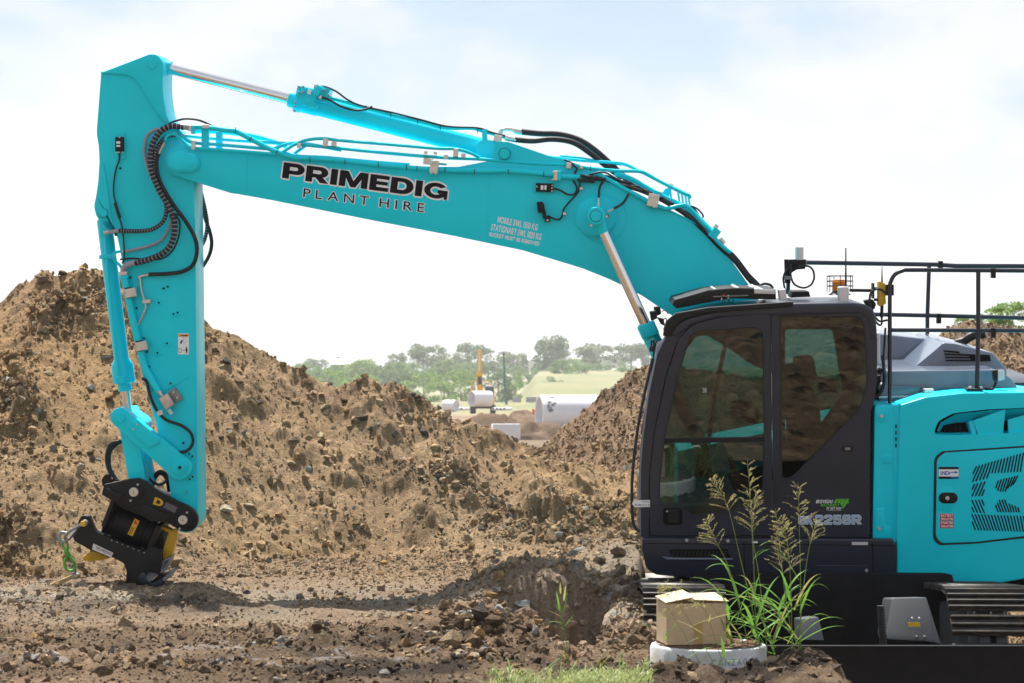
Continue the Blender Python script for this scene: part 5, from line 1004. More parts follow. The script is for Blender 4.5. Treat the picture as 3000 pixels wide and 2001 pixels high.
lower = [(224, 1560), (213, 1572, 4), (217, 1585, 8), (273, 1616), (331, 1634), (362, 1650, 14), (371, 1676, 20), (369, 1700), (374, 1714), (388, 1727), (407, 1735), (432, 1736), (458, 1729), (476, 1714), (480, 1704), (474, 1694), (464, 1698), (450, 1706), (436, 1704), (427, 1694), (427, 1683), (435, 1676), (450, 1678), (466, 1684, 4), (480, 1668), (500, 1636), (474, 1641), (474, 1612), (452, 1602), (424, 1614), (400, 1610), (330, 1580), (285, 1560), (276, 1548), (262, 1512, 8), (240, 1510, 12), (230, 1525)]
body = M().prism(lower, .0, .07, .005).build('lower_frame', black, cpl)
M().prism(lower, .49, .56, .005).build('lower_frame', black, cpl)
M().prism([(230, 1565), (273, 1580), (330, 1592), (400, 1618), (460, 1625), (470, 1670), (430, 1672), (380, 1690), (372, 1660), (331, 1628), (273, 1610), (224, 1582)], .07, .49, .01).build('frame_core', black, cpl)
jm = mat('worn blue steel', (.05, .065, .09), .35, .6, var=.3, vscale=20)
M().prism([(427, 1683), (421, 1677), (412, 1680), (405, 1690), (409, 1703), (424, 1710), (438, 1706), (430, 1697)], -.006, .56, .004).build('hook_jaw', jm, cpl)
M().prism([(436, 1709), (452, 1708), (466, 1700), (476, 1695), (481, 1703), (474, 1712), (456, 1720), (440, 1718)], -.012, .57, .006).build('hook_lip', jm, cpl)
M().prism([(436, 1545), (470, 1552), (482, 1580), (474, 1640), (440, 1640), (420, 1600)], .2, .5, .01).build('lock_housing', black, cpl)
M().prism([(242, 1631), (278, 1616, 4), (320, 1634), (307, 1640), (264, 1645, 6), (244, 1641)], .2, .36, .006).build('locking_wedge', yellow, cpl)
M().prism([(496, 1556), (518, 1549, 3), (516, 1578), (501, 1634), (470, 1643), (483, 1592)], .12, .2, .006).build('locking_wedge', yellow, cpl)
M().prism([(470, 1541), (500, 1552), (496, 1562), (470, 1548)], .1, .2, .006).build('wedge_lever', yellow, cpl)
M().prism([(476, 1642), (503, 1631), (497, 1652), (480, 1676), (468, 1680)], .0, .14, .004).build('wear_block', steel, cpl)
M().prism([(273, 1592), (332, 1620), (325, 1633), (270, 1610)], -.004, -.0005, 0).build('name_tape', silver, cpl)
text('PRIMEDIG', 281, 1608, 324, 1627, 8, -.004, ink, cpl, off=.0)
bolts(cpl, [cp_(-40 + i * 17, 58) for i in range(7)], -.01, .0, 2, zinc); bolts(cpl, [(246, 1534)], -.06, .12, 10, steel, 'shackle_pin', 16)
hs = M()
for i, v in enumerate((.2, .26, .32)):
    hose(cpl, [(352 + i * 4, 1292, v), (325 + i * 5, 1300 + i * 4, v), (312 + i * 5, 1330, v), (315 + i * 4, 1370, v), (332 + i * 3, 1398, v), (355, 1418, v), (370, 1440, v)], 4.2)
for i, v in enumerate((.3, .38)):
    hose(cpl, [(418 + i * 5, 1345, v), (424 + i * 5, 1375, v), (440 + i * 4, 1405, v), (465, 1420, v), (486, 1410, v), (495, 1390, v)], 4)
M().tube([P(x, y, .42) for x, y in ((440, 1440), (452, 1400), (470, 1384), (490, 1400), (498, 1440))], 8 * S(.4), 10, 5).build('guard_hoop', black, cpl)
# ---- things hanging from the coupler: shackle, green hook, strap hanger
shk = thing('lifting_shackle', P(195, 1588, .03), 'scuffed steel bow shackle hanging off the coupler left end', 'shackle')
M().tube([P(246, 1534, -.04), P(222, 1546, -.02), P(200, 1560, .0), P(190, 1575, .03), P(200, 1580, .06), P(222, 1556, .1), P(246, 1534, .12)], 4.6 * S(), 10, 6).build('bow', steel, shk)
M().pin(246, 1534, -.055, .14, 8, 14).build('bolt', zinc, shk); M().pin(242, 1535, -.075, -.055, 9, 6).build('nut', yellow, shk)
M().tube([P(x, y, .04 + .02 * math.sin(i)) for i, (x, y) in enumerate(((196, 1562), (180, 1560), (173, 1572), (178, 1586), (190, 1588), (200, 1576)))], 4.4 * S(), 10, 5).build('chain_link', steel, shk)
hk = thing('swivel_hook', P(205, 1672, .04), 'bright green self locking lifting hook below the shackle', 'hook')
gm = mat('green hook paint', (.09, .42, .05), .45, var=.45, vscale=22)
M().tube([P(x, y, .04) for x, y in ((184, 1582), (182, 1592), (188, 1606), (194, 1618), (200, 1628))], 3.8 * S(), 8, 5).build('shank', gm, hk); M().tube([P(x, y, .05) for x, y in ((192, 1582), (198, 1596), (200, 1610))], 3 * S(), 8, 4).build('shank', gm, hk)
M().lathe(P(190, 1606, .04), P(202, 1632, .04), [(0, 5 * S()), (.3, 8 * S()), (.7, 8 * S()), (1, 5 * S())], 12).build('swivel', gm, hk)
M().tube([P(x, y, .04) for x, y in ((204, 1630), (214, 1642), (220, 1656), (218, 1668), (208, 1672), (196, 1668), (190, 1656), (190, 1642), (196, 1632))], 4.4 * S(), 10, 6).build('hook', gm, hk)
hg_ = thing('pin_hanger', P(215, 1712, .04), 'worn yellow steel bar with thin wire tail hung from green hook', 'lifting bar')
M().tube([P(208, 1662, .0), P(214, 1656, .04), P(220, 1664, .08), P(220, 1678, .06), P(212, 1682, .03)], 3.2 * S(), 8, 5).build('ring', steel, hg_)
M().prism(obround(215, 1690, 222, 1690, 8), .0, .08, .003).build('clevis', steel, hg_); M().pin(222, 1688, -.02, .0, 4, 10).build('clevis_bolt', yellow, hg_)
wy = mat('chipped yellow steel', (.55, .33, .02), .5, var=.8, vscale=26, dirt=(.2, .19, .19))
M().prism([(214, 1684), (212, 1696), (180, 1712), (150, 1722), (122, 1730), (120, 1726), (160, 1706)], .02, .07, .004).build('bar', wy, hg_)
M().tube([P(145, 1722, .02), P(180, 1735, -.1), P(218, 1749, -.2)], 2 * S(), 6, 3).build('wire', wy, hg_); M().tube([P(218, 1749, -.2), P(185, 1765, -.5), P(160, 1778, -.7)], 1.6 * S(), 6, 3).build('wire', yellow, hg_)
# ------------------------------------------------------------------ stones and clods
rng = np.random.default_rng(11)
def hullmesh(seed, n, sq):
    r = np.random.default_rng(seed); p = r.normal(size=(n, 3)); p /= np.linalg.norm(p, axis=1)[:, None]; p *= r.uniform(.72, 1.12, (n, 1)); p *= np.array([1, r.uniform(.6, 1), sq])
    bm = bmesh.new(); [bm.verts.new(q) for q in p]; g = bmesh.ops.convex_hull(bm, input=bm.verts)
    for v in [v for v in bm.verts if not v.link_faces]: bm.verts.remove(v)
    bmesh.ops.triangulate(bm, faces=bm.faces); bm.verts.ensure_lookup_table(); bm.verts.index_update()
    v = np.array([q.co for q in bm.verts]); f = np.array([[q.index for q in t.verts] for t in bm.faces]); bm.free(); return v, f
small = [hullmesh(100 + i, 10, .8) for i in range(10)]; bigst = [hullmesh(200 + i, 16, rng.uniform(.5, .85)) for i in range(14)]
stonem = soil_mat('stone')
def rots(n):
    q = rng.normal(size=(n, 4)); q /= np.linalg.norm(q, axis=1)[:, None]; w_, x, y, z_ = q.T
    return np.stack([np.stack([1 - 2 * (y * y + z_ * z_), 2 * (x * y - z_ * w_), 2 * (x * z_ + y * w_)], 1), np.stack([2 * (x * y + z_ * w_), 1 - 2 * (x * x + z_ * z_), 2 * (y * z_ - x * w_)], 1), np.stack([2 * (x * z_ - y * w_), 2 * (y * z_ + x * w_), 1 - 2 * (x * x + y * y)], 1)], 1)
def stone_col(base, n):
    k = rng.random(n)[:, None]; pal = np.where(k < .74, base * rng.uniform(.95, 1.65, (n, 1)), np.where(k < .89, np.array((.46, .345, .22)), np.where(k < .93, np.array((.37, .345, .31)), np.where(k < .95, np.array((.16, .13, .11)), np.array((.42, .27, .13))))))
    return np.clip(pal * rng.uniform(.8, 1.2, (n, 1)), .03, .68)
def scatter(sel, n, rmin, rmax, pw, protos, name, parent, sink=.25):
    idx = rng.choice(sel, n); r = np.clip(rmin * rng.random(n) ** (-pw), rmin, rmax); pos = np.stack([gx[idx], gy[idx], hz[idx]], 1)
    pos[:, :2] += rng.uniform(-.012, .012, (n, 2)); pos[:, 2] += r * (.5 - sink * 2 * rng.random(n)); R_ = rots(n); col = stone_col(colr[idx], n)
    V, Fc, C, o = [], [], [], 0
    for k in range(len(protos)):
        pv_, pf = protos[k]; m = np.arange(n) % len(protos) == k; mm_ = m.sum()
        v = np.einsum('nij,vj->nvi', R_[m], pv_) * r[m][:, None, None] + pos[m][:, None, :]
        V.append(v.reshape(-1, 3)); C.append(np.repeat(col[m], len(pv_), 0)); Fc.append((pf[None] + (np.arange(mm_) * len(pv_))[:, None, None] + o).reshape(-1, 3)); o += mm_ * len(pv_)
    V = np.concatenate(V); c0 = Vector(V.mean(0)); me = np_mesh(name, V - np.array(c0), np.concatenate(Fc), np.concatenate(C)); me.shade_flat(); ob = link(name, me, stonem, parent, c0); ob['kind'] = 'stuff'; return ob
pxs = CX + gx * F / gy; inview = (pxs > -120) & (pxs < 3120)
vis1 = inview & (kind == 1) & (gy < YR1 + .5); vis2 = inview & (kind == 2) & (gy < YR2 + .5); vis0 = inview & (kind == 0) & (gy > 11.5) & ~((gx > 1.05) & (gy > 13.6))
coarse = .10 + .9 * sm(-.22, .32, fbm(gx * .85 + .25 * gy, gy * .55, 33, 4) + .25 * fbm(gx * 2.6, gy * 2.6, 35, 2)) ** 1.5; fine_ = sm(-.1, .35, fbm(gx * .6, gy * .9, 18, 3)) + .25 + 1.0 * np.exp(-(((gx - .0) / .9) ** 2 + ((gy - 14.8) / 1.3) ** 2))
def pick(mask, wt): return np.flatnonzero(mask & (rng.random(len(gx)) < wt))
p1, p2_, p0 = pick(vis1, np.clip(coarse, 0, 1)), pick(vis2, .5 + 0 * gx), pick(vis0, np.clip(fine_, 0, 1))
a1, a2, a0 = np.flatnonzero(vis1), np.flatnonzero(vis2), np.flatnonzero(vis0)
scatter(p1, 29000, .011, .06, .46, small, 'loose_stones', heap1); scatter(a1, 9000, .008, .022, .4, small, 'loose_stones', heap1)
scatter(p2_, 17000, .012, .04, .38, small, 'loose_stones', heap2)
scatter(p0, 13000, .009, .045, .40, small, 'loose_stones', ground); scatter(a0, 11000, .006, .02, .4, small, 'loose_stones', ground)
scatter(p1, 1000, .03, .075, .38, bigst, 'loose_stones', heap1, .3); scatter(p0, 350, .028, .06, .35, bigst, 'loose_stones', ground, .3); scatter(p2_, 220, .03, .055, .35, bigst, 'loose_stones', heap2, .3)
pit = np.flatnonzero(vis0 & (np.abs(gx - .25) < .75) & (gy > 13.7) & (gy < 17.4)); scatter(pit, 3200, .012, .06, .45, small, 'loose_stones', ground); scatter(pit, 160, .035, .09, .35, bigst, 'loose_stones', ground, .3)
st_me = {}
PAL = {'t': (.46, .34, .21), 'g': (.34, .34, .33), 'd': (.13, .105, .085), 'o': (.50, .29, .12), 'p': (.52, .43, .31), 'b': (.25, .18, .12)}
def stone(pos, r, k, col, parent, sq=None, rot=None):
    key = (k, col)
    if key not in st_me:
        v, f = bigst[k]; c = np.array(PAL[col]); me = np_mesh('stone', v, f, np.clip(np.repeat(c[None], len(v), 0) * rng.uniform(.85, 1.15, (len(v), 1)), .02, .7)); me.shade_flat(); st_me[key] = me
    o = link('stone', st_me[key], stonem, parent, pos); o.scale = (r, r, r) if sq is None else sq; o.rotation_euler = rot or [rng.uniform(0, 6.28) for _ in range(3)]; return o
YS = np.arange(11.3, 30.5, .012)
def hit(px, py):
    x = (px - CX) / F * YS; zz = ZC - (py - HY) / F * YS; h = heights(x, YS); t = np.maximum(np.maximum(h[0], h[1]), h[2]); i = int(np.argmax(zz < t)); y = YS[i]
    return Vector((x[i], y, zz[i])), (ground, heap1, heap2)[int(np.argmax([h[0][i], h[1][i], h[2][i]]))], y
named = [(312, 1053, 42, 'g'), (143, 1098, 34, 't'), (183, 1154, 27, 't'), (22, 1185, 50, 'd'), (290, 1098, 22, 't'), (192, 838, 40, 't'), (118, 822, 48, 'b'), (183, 806, 40, 'd'), (629, 1027, 34, 'b'), (660, 1062, 44, 'd'), (951, 1196, 34, 't'), (942, 1300, 42, 'b'), (955, 1342, 34, 't'), (853, 1361, 38, 't'), (670, 1259, 26, 'p'),
 (660, 1497, 46, 'p'), (734, 1489, 50, 'p'), (612, 1560, 24, 'p'), (1238, 1404, 34, 't'), (797, 1754, 30, 'p'), (1123, 1650, 22, 'o'), (1439, 1749, 38, 'o'), (1391, 1799, 38, 'g'), (1372, 1897, 40, 'o'), (1391, 1927, 42, 'p'), (1263, 1862, 44, 'p'), (1069, 1857, 34, 'd'), (1187, 1866, 34, 'd'), (810, 1846, 30, 'b'), (188, 1980, 22, 'b'),
 (1532, 1778, 60, 'g'), (1530, 1745, 10, 'o'), (1454, 1730, 34, 'g'), (1664, 1714, 22, 'd'), (1691, 1654, 28, 'g'), (1659, 1656, 32, 't'), (1690, 1625, 62, 'g'), (1751, 1628, 34, 't'), (1817, 1628, 56, 'b'), (1340, 1880, 26, 'g'), (1320, 1900, 22, 't'), (1420, 1905, 24, 'g'), (1445, 1920, 22, 't'), (1348, 1910, 22, 'p'), (1300, 1840, 24, 't'), (1235, 1835, 22, 'p'), (1160, 1845, 22, 'd'), (1130, 1840, 18, 'b'), (1480, 1880, 20, 'g'), (2340, 1885, 24, 'o'), (2000, 1880, 16, 'b'), (2030, 1881, 12, 'g'),
 (1060, 1230, 48, 'd'), (1090, 1260, 40, 'd'), (860, 1290, 40, 'b'), (1240, 1270, 46, 'd'), (1010, 1180, 34, 'd'), (560, 1010, 1, 'd'), (700, 1120, 36, 'b'), (760, 1180, 30, 'd'), (60, 1560, 40, 'b'), (120, 1580, 36, 'd'), (95, 1300, 30, 't'), (230, 1330, 26, 'b'), (1930, 1960, 40, 'b'), (2035, 1990, 48, 't'), (2140, 1975, 44, 'b'), (2280, 1968, 46, 'b'), (2200, 1990, 36, 'd'), (2380, 1980, 44, 'b'), (2450, 1960, 40, 'd'), (1985, 1975, 36, 'd'), (2330, 1940, 34, 'b'), (2420, 1935, 36, 'b')]
for i in range(46): named.append((rng.uniform(1190, 1490), rng.uniform(1790, 1945), float(rng.uniform(15, 36)), str(rng.choice(list('ptogpt')))))
cnt = {ground: 0, heap1: 0, heap2: 0}
for x, y, wpx, c in named:
    if wpx < 2: continue
    p, par, Y = hit(x, y)
    if Y < 11.5: continue
    r = wpx * Y / F * (.62 if par is ground else .55); stone(p + Vector((0, .05 * r, .2 * r)), r, int(rng.integers(14)), c, par, (r, r * .9, r * rng.uniform(.55, .8)), (rng.uniform(-.4, .4), rng.uniform(-.4, .4), rng.uniform(0, 6.28))); cnt[par] += 1
for par, src, n, lo_, hi in ((heap1, p1, 200, 11, 26), (ground, p0, 150, 9, 20), (heap2, p2_, 110, 7, 13)):
    for i in rng.choice(src, n):
        Y = gy[i]; r = float(np.clip(lo_ * rng.random() ** -.5, lo_, hi)) * Y / F * .5
        stone(Vector((gx[i], Y, hz[i] + .15 * r)), r, int(rng.integers(14)), rng.choice(list('ttttpobbg')), par)

# ------------------------------------------------------------------ things in the foreground
# concrete riser ring filled with soil, carton on top
RC = Vector((toX(2075, 13.0), 13.0, 0)); RZ, RR_ = .135, .348
conc = mat('painted concrete', (.62, .65, .68), .8, var=.35, vscale=9, bump=.35, bscale=120, dirt=(.42, .38, .33))
ring = thing('concrete_ring', (RC.x, RC.y, -.12), 'pale concrete riser ring half buried at the weeds, carton standing on it', 'concrete ring')
M().lathe(Vector((RC.x, RC.y, -.16)), Vector((RC.x, RC.y, RZ)), [(0, RR_), (.94, RR_), (.985, RR_ - .008), (1, RR_ - .02)], 64).build('ring_wall', conc, ring)
nS = 40; sv = []; sf = []
for i in range(nS):
    for j in range(10):
        a = i / nS * 6.28319; r = j / 9 * (RR_ - .028); x, y = RC.x + r * math.cos(a), RC.y + r * math.sin(a); sv.append((x, y, RZ + .004 + .012 * float(fbm(np.array([x * 18]), np.array([y * 18]), 3, 3)[0]) + .02 * (1 - j / 9)))
for i in range(nS):
    for j in range(9): a, b = i * 10 + j, ((i + 1) % nS) * 10 + j; sf.append((a, a + 1, b + 1, b))
sv = np.array(sv); me = np_mesh('soil_fill', sv - np.array((RC.x, RC.y, RZ)), np.array(sf), np.repeat(np.array([[.24, .15, .10]]), len(sv), 0)); link('soil_fill', me, soilm, ring, (RC.x, RC.y, RZ))
def ring_text(s, a0, da, z0, h):
    m = M(); a = a0
    for ch in s:
        if ch != ' ':
            cu = bpy.data.curves.new('t', 'FONT'); cu.body = ch; cu.offset = .02; cu.resolution_u = 3; ob = bpy.data.objects.new('t', cu); sc.collection.objects.link(ob); q = ob.to_mesh()
            vs_ = [v.co.copy() for v in q.vertices]; fs = [tuple(p.vertices) for p in q.polygons]; ob.to_mesh_clear(); bpy.data.objects.remove(ob); bpy.data.curves.remove(cu)
            M().mesh([Vector((RC.x + (RR_ + .0015) * math.sin(a + v.x * h * 1.1 / RR_), RC.y - (RR_ + .0015) * math.cos(a + v.x * h * 1.1 / RR_), z0 + v.y * h * 1.35)) for v in vs_], fs).build('stencil_letter', mat('faded stencil ink', (.28, .30, .33), .8), ring, smooth=0)
        a += da

ring_text('umec CANZAC', -.62, .115, .045, .040); ring_text('NU 0185', -.28, .13, -.02, .04)
bxm = mat('cardboard', (.60, .45, .29), .85, spec=.15, var=.10, vscale=12, bump=.08, bscale=200); bxi = mat('cardboard inside', (.62, .49, .34), .9, var=.1, vscale=10)
ca = math.radians(9); e1 = Vector((math.cos(ca), math.sin(ca), 0)); e2 = Vector((-math.sin(ca), math.cos(ca), 0)); bz = RZ + .012
BF = Vector((toX(1955, 12.82), 12.82, bz)); bw, bd, bh = .352, .27, .245
bxo = thing('cardboard_box', BF + e1 * bw / 2 + e2 * bd / 2, 'weathered brown cardboard carton with flaps loosely folded, beside tall grass', 'box')
def face(pts, name, m): M().poly([Vector(p) for p in pts], (Vector(pts[1]) - Vector(pts[0])).cross(Vector(pts[2]) - Vector(pts[0])).normalized() * .004, 0).build(name, m, bxo)
c = [BF, BF + e1 * bw, BF + e1 * bw + e2 * bd, BF + e2 * bd]; U_ = Vector((0, 0, bh)); bul = -e2 * .006
M().mesh([c[0] , c[0] + e1 * bw * .5 + bul, c[1], c[0] + U_ * .5 + bul * .7, c[0] + e1 * bw * .5 + U_ * .55 + bul * 2, c[1] + U_ * .5 + bul * .7, c[0] + U_, c[0] + e1 * bw * .52 + U_ + bul, c[1] + U_], [(0, 1, 4, 3), (1, 2, 5, 4), (3, 4, 7, 6), (4, 5, 8, 7)]).build('front_panel', bxm, bxo, smooth=60)
face([c[0], c[0] + U_, c[3] + U_, c[3]], 'side_panel', bxm); face([c[1], c[2], c[2] + U_, c[1] + U_], 'side_panel', bxm); face([c[3], c[3] + U_, c[2] + U_, c[2]], 'back_panel', bxm); face([c[0], c[1], c[2], c[3]], 'base', bxm)
t0, t1, t2, t3 = [q + U_ + Vector((0, 0, .004)) for q in c]
face([t0 - e1 * .012 - e2 * .012, t0 + e1 * bw * .47 + Vector((0, 0, .03)), t3 + e1 * bw * .44 + Vector((0, 0, .05)), t3 - e1 * .012 + Vector((0, 0, .012))], 'flap', bxi)
face([t0 + e1 * bw * .40 + Vector((0, 0, .016)) - e2 * .01, t1 + e1 * .018 - e2 * .014 + Vector((0, 0, .004)), t2 + e1 * .004 + Vector((0, 0, .03)), t3 + e1 * bw * .46 + Vector((0, 0, .022))], 'flap', bxi)
M().poly([c[0] + e1 * bw * .46 + bul * 2.3 + Vector((0, 0, .005)), c[0] + e1 * bw * .60 + bul * 2.3 + Vector((0, 0, .005)), c[0] + e1 * bw * .60 + bul * 2.6 + U_ * .56, c[0] + e1 * bw * .46 + bul * 2.6 + U_ * .5], e2 * .001, 0).build('packing_tape', mat('brown tape', (.50, .32, .13), .25), bxo)

# ---- grasses
def leafmat(name, a, b, rough=.45):
    m = bpy.data.materials.new(name); m.use_nodes = True; n = m.node_tree.nodes; l = m.node_tree.links; p = n['Principled BSDF']; p.inputs['Roughness'].default_value = rough; p.inputs['Specular IOR Level'].default_value = .4
    g = n.new('ShaderNodeNewGeometry'); no = n.new('ShaderNodeTexNoise'); no.inputs['Scale'].default_value = 7; l.new(g.outputs['Position'], no.inputs['Vector'])
    mi = n.new('ShaderNodeMix'); mi.data_type = 'RGBA'; mi.inputs['A'].default_value = (*a, 1); mi.inputs['B'].default_value = (*b, 1)
    ri = n.new('ShaderNodeMath'); ri.operation = 'MULTIPLY_ADD'; ri.inputs[1].default_value = .7; l.new(g.outputs['Random Per Island'], ri.inputs[0]); l.new(no.outputs['Fac'], ri.inputs[2]); ri.use_clamp = True
    sb_ = n.new('ShaderNodeMath'); sb_.operation = 'SUBTRACT'; sb_.inputs[1].default_value = .35; sb_.use_clamp = True; l.new(ri.outputs[0], sb_.inputs[0]); l.new(sb_.outputs[0], mi.inputs['Factor'])
    l.new(mi.outputs['Result'], p.inputs['Base Color'])
    tr = n.new('ShaderNodeBsdfTranslucent'); l.new(mi.outputs['Result'], tr.inputs[0]); x = n.new('ShaderNodeMixShader'); x.inputs[0].default_value = .42
    l.new(p.outputs[0], x.inputs[1]); l.new(tr.outputs[0], x.inputs[2]); l.new(x.outputs[0], n['Material Output'].inputs['Surface']); return m
gleaf = leafmat('green grass blade', (.13, .33, .06), (.27, .48, .08)); gstem = leafmat('grass stem', (.19, .30, .09), (.33, .36, .12)); seedm = leafmat('grass seed head', (.56, .54, .24), (.46, .38, .20), .7); dryb = leafmat('dry grass blade', (.45, .40, .16), (.34, .36, .10))
def blade(m, base, d, L_, w_, droop, tip=.0, n=9, sag=1.6):
    """one leaf: a folded strip that rises along d and arches over"""
    d = Vector(d).normalized(); side = d.cross(Vector((0, 0, 1))); side = side.normalized() if side.length > .1 else Vector((1, 0, 0)); hor = Vector((d.x, d.y, 0)); hor = hor.normalized() if hor.length > .05 else Vector((1, 0, 0))
    p = Vector(base); rows = []; t = d.copy()
    for i in range(n + 1):
        s = i / n; ww = w_ * min(1, .45 + 2.2 * s) * (1 - s ** 2.2) * .5; nm = side.cross(t).normalized()
        rows.append((p - side * ww + nm * ww * .35, p.copy(), p + side * ww + nm * ww * .35)); t = (t + (hor * .35 + Vector((0, 0, -1))) * droop * (s ** sag) / n * 3).normalized(); p = p + t * L_ / n
    vs_ = [m.bm.verts.new(q) for r in rows for q in r]
    for i in range(n):
        a = i * 3; m.bm.faces.new((vs_[a], vs_[a + 1], vs_[a + 4], vs_[a + 3])); m.bm.faces.new((vs_[a + 1], vs_[a + 2], vs_[a + 5], vs_[a + 4]))
def panicle(m, path, dens, ln, r):
    for i, p in enumerate(path[:-1]):
        s = i / max(1, len(path) - 1); t = (path[i + 1] - p).normalized()
        for k in range(dens):
            a = r.uniform(0, 6.28); out = Vector((math.cos(a), math.sin(a) * .8, 0)); l_ = ln * (1.1 - .75 * s) * r.uniform(.6, 1.1)
            q = p.copy(); d = (t * .9 + out * .75).normalized(); pts = [q]
            for j in range(4): d = (d + Vector((0, 0, -.16))).normalized(); q = q + d * l_ / 4; pts.append(q)
            m.tube(pts, .0007, 3, 1, False)
            for j in range(int(9 + 7 * r.random())):
                b = pts[1].lerp(pts[-1], r.random()) if r.random() < .3 else pts[min(4, 1 + int(r.random() * 4))].lerp(pts[min(4, 2 + int(r.random() * 3))], r.random())
                e = (d + Vector((r.uniform(-.6, .6), r.uniform(-.6, .6), r.uniform(-.5, .4)))).normalized(); sd = e.cross(Vector((r.random(), r.random(), 1))).normalized() * r.uniform(.0012, .0019); L2 = r.uniform(.009, .014)
                v = [m.bm.verts.new(z_) for z_ in (b, b + e * L2 * .45 + sd, b + e * L2, b + e * L2 * .45 - sd)]; m.bm.faces.new(v)
def weed(name, label, stems, leaves, Yb, seed, group=None, stemr=.0035):
    r = random.Random(seed); b0 = stems[0][0][0]; root = thing(name, Q(b0[0], b0[1], Yb), label, 'weed', group)
    for (pts, pan, dy) in stems:
        path = [Q(x, y, Yb + dy + .05 * i * r.uniform(-1, 1)) for i, (x, y) in enumerate(pts)]; cpath = catmull(path, 8)
        M().tube(cpath, [stemr, stemr * .35], 6, 1).build('stem', gstem, root)
        if pan:
            k = int(len(cpath) * (1 - pan)); m = M(); panicle(m, cpath[k:], 4, .115, r); m.build('seed_head', seedm, root, smooth=0)
    for (x, y, ang, L_, w_, dr, dy) in leaves:
        m = M(); a = math.radians(ang); blade(m, Q(x, y, Yb + dy), (math.cos(a), r.uniform(-.5, .35), math.sin(a)), L_, w_, dr); m.build('leaf', gleaf if r.random() < .8 else dryb, root, smooth=60)
    return root
rw = random.Random(5)
lv = []
for i in range(58):
    x = rw.uniform(2120, 2350); y = rw.uniform(1770, 1925); a = rw.choice((rw.uniform(25, 80), rw.uniform(100, 160))); lv.append((x, y, a, rw.uniform(.18, .42), rw.uniform(.018, .034), rw.uniform(.5, 1.5), rw.uniform(-.15, .2)))
lv += [(2200, 1760, 155, .36, .017, 1.1, 0), (2215, 1740, 150, .34, .018, 1.0, .03), (2150, 1660, 165, .20, .014, 1.3, 0), (2205, 1650, 70, .14, .012, 2.0, 0), (2290, 1560, 35, .12, .010, 2.0, 0), (2345, 1760, 60, .25, .014, 2.2, 0), (2340, 1700, 120, .28, .02, .3, 0), (2190, 1870, 170, .42, .014, .7, -.1), (2260, 1840, 200, .34, .02, .2, -.15), (2345, 1830, 40, .22, .015, 1.8, 0), (2205, 1640, 40, .18, .010, 1.2, 0), (2225, 1600, 30, .10, .014, .9, 0)]
weed('johnson_grass', 'tall clump of seeding grass with broad green blades before the dark cab', [([(2215, 1925), (2210, 1700), (2200, 1500), (2190, 1345)], .42, 0), ([(2235, 1920), (2170, 1640), (2130, 1480), (2080, 1402)], .40, .05), ([(2200, 1915), (2140, 1680), (2100, 1590), (2066, 1518)], .38, -.05), ([(2330, 1920), (2300, 1740), (2285, 1600), (2272, 1490)], .55, .05), ([(2345, 1915), (2345, 1700), (2342, 1550), (2338, 1415)], .30, .1), ([(2340, 1920), (2350, 1760), (2368, 1620), (2392, 1525)], .28, .0), ([(2320, 1915), (2318, 1750), (2308, 1600), (2290, 1520)], .5, .0), ([(2250, 1925), (2225, 1700), (2205, 1560), (2215, 1430)], .36, .08)], lv, 12.95, 3)
weed('johnson_grass', 'thin leaning grass with sparse seed heads crossing in front of the carton', [([(2105, 1968), (2050, 1870), (1990, 1770), (1945, 1708)], .30, 0), ([(2060, 1962), (2000, 1850), (1958, 1780)], .34, -.03), ([(2120, 1950), (2070, 1800), (2040, 1765)], .3, 0), ([(2150, 1900), (2090, 1780), (2010, 1725), (1950, 1712)], .18, .02)],
     [(2065, 1860, 150, .22, .012, .3, 0), (1990, 1820, 225, .14, .012, .4, 0), (1958, 1775, 230, .12, .010, .5, 0), (2150, 1795, 195, .30, .012, .3, 0), (1950, 1880, 85, .08, .012, .3, -.05), (2120, 1930, 95, .14, .026, .5, -.1), (2075, 1830, 80, .08, .012, .2, 0), (2100, 1890, 15, .10, .012, .8, 0), (2010, 1930, 30, .2, .014, .6, -.1), (2090, 1950, 20, .18, .016, .6, -.1)], 12.58, 8, None, .0022)
weed('young_grass_shoot', 'single upright green grass shoot standing before the dug hole', [([(1668, 1945), (1655, 1850), (1640, 1720)], 0, 0), ([(1662, 1945), (1646, 1850), (1634, 1715)], 0, .02)], [(1645, 1808, 150, .11, .010, .2, 0), (1648, 1800, 128, .10, .010, .1, 0), (1648, 1826, 165, .11, .012, 1.6, 0), (1655, 1835, 55, .10, .009, .1, 0), (1642, 1740, 92, .08, .012, .1, 0), (1652, 1760, 84, .11, .014, .1, 0), (1640, 1790, 100, .14, .014, .05, 0), (1655, 1846, 150, .07, .012, .5, 0), (1650, 1800, 78, .14, .010, .05, 0)], 12.7, 12)
weed('grass_tuft', 'pale leaning grass stalks between hole and concrete ring', [([(1750, 1965), (1810, 1900), (1880, 1815)], 0, 0), ([(1735, 1970), (1800, 1880), (1862, 1850)], 0, .05), ([(1610, 1985), (1640, 1930), (1655, 1900)], 0, 0)], [(1880, 1825, -30, .06, .008, .3, 0), (1815, 1960, 88, .11, .006, .1, 0), (1825, 1965, 90, .12, .006, .1, 0), (1760, 1950, 50, .14, .010, .2, 0), (1600, 1960, 40, .14, .012, .4, 0)], 12.5, 15, None, .0022)
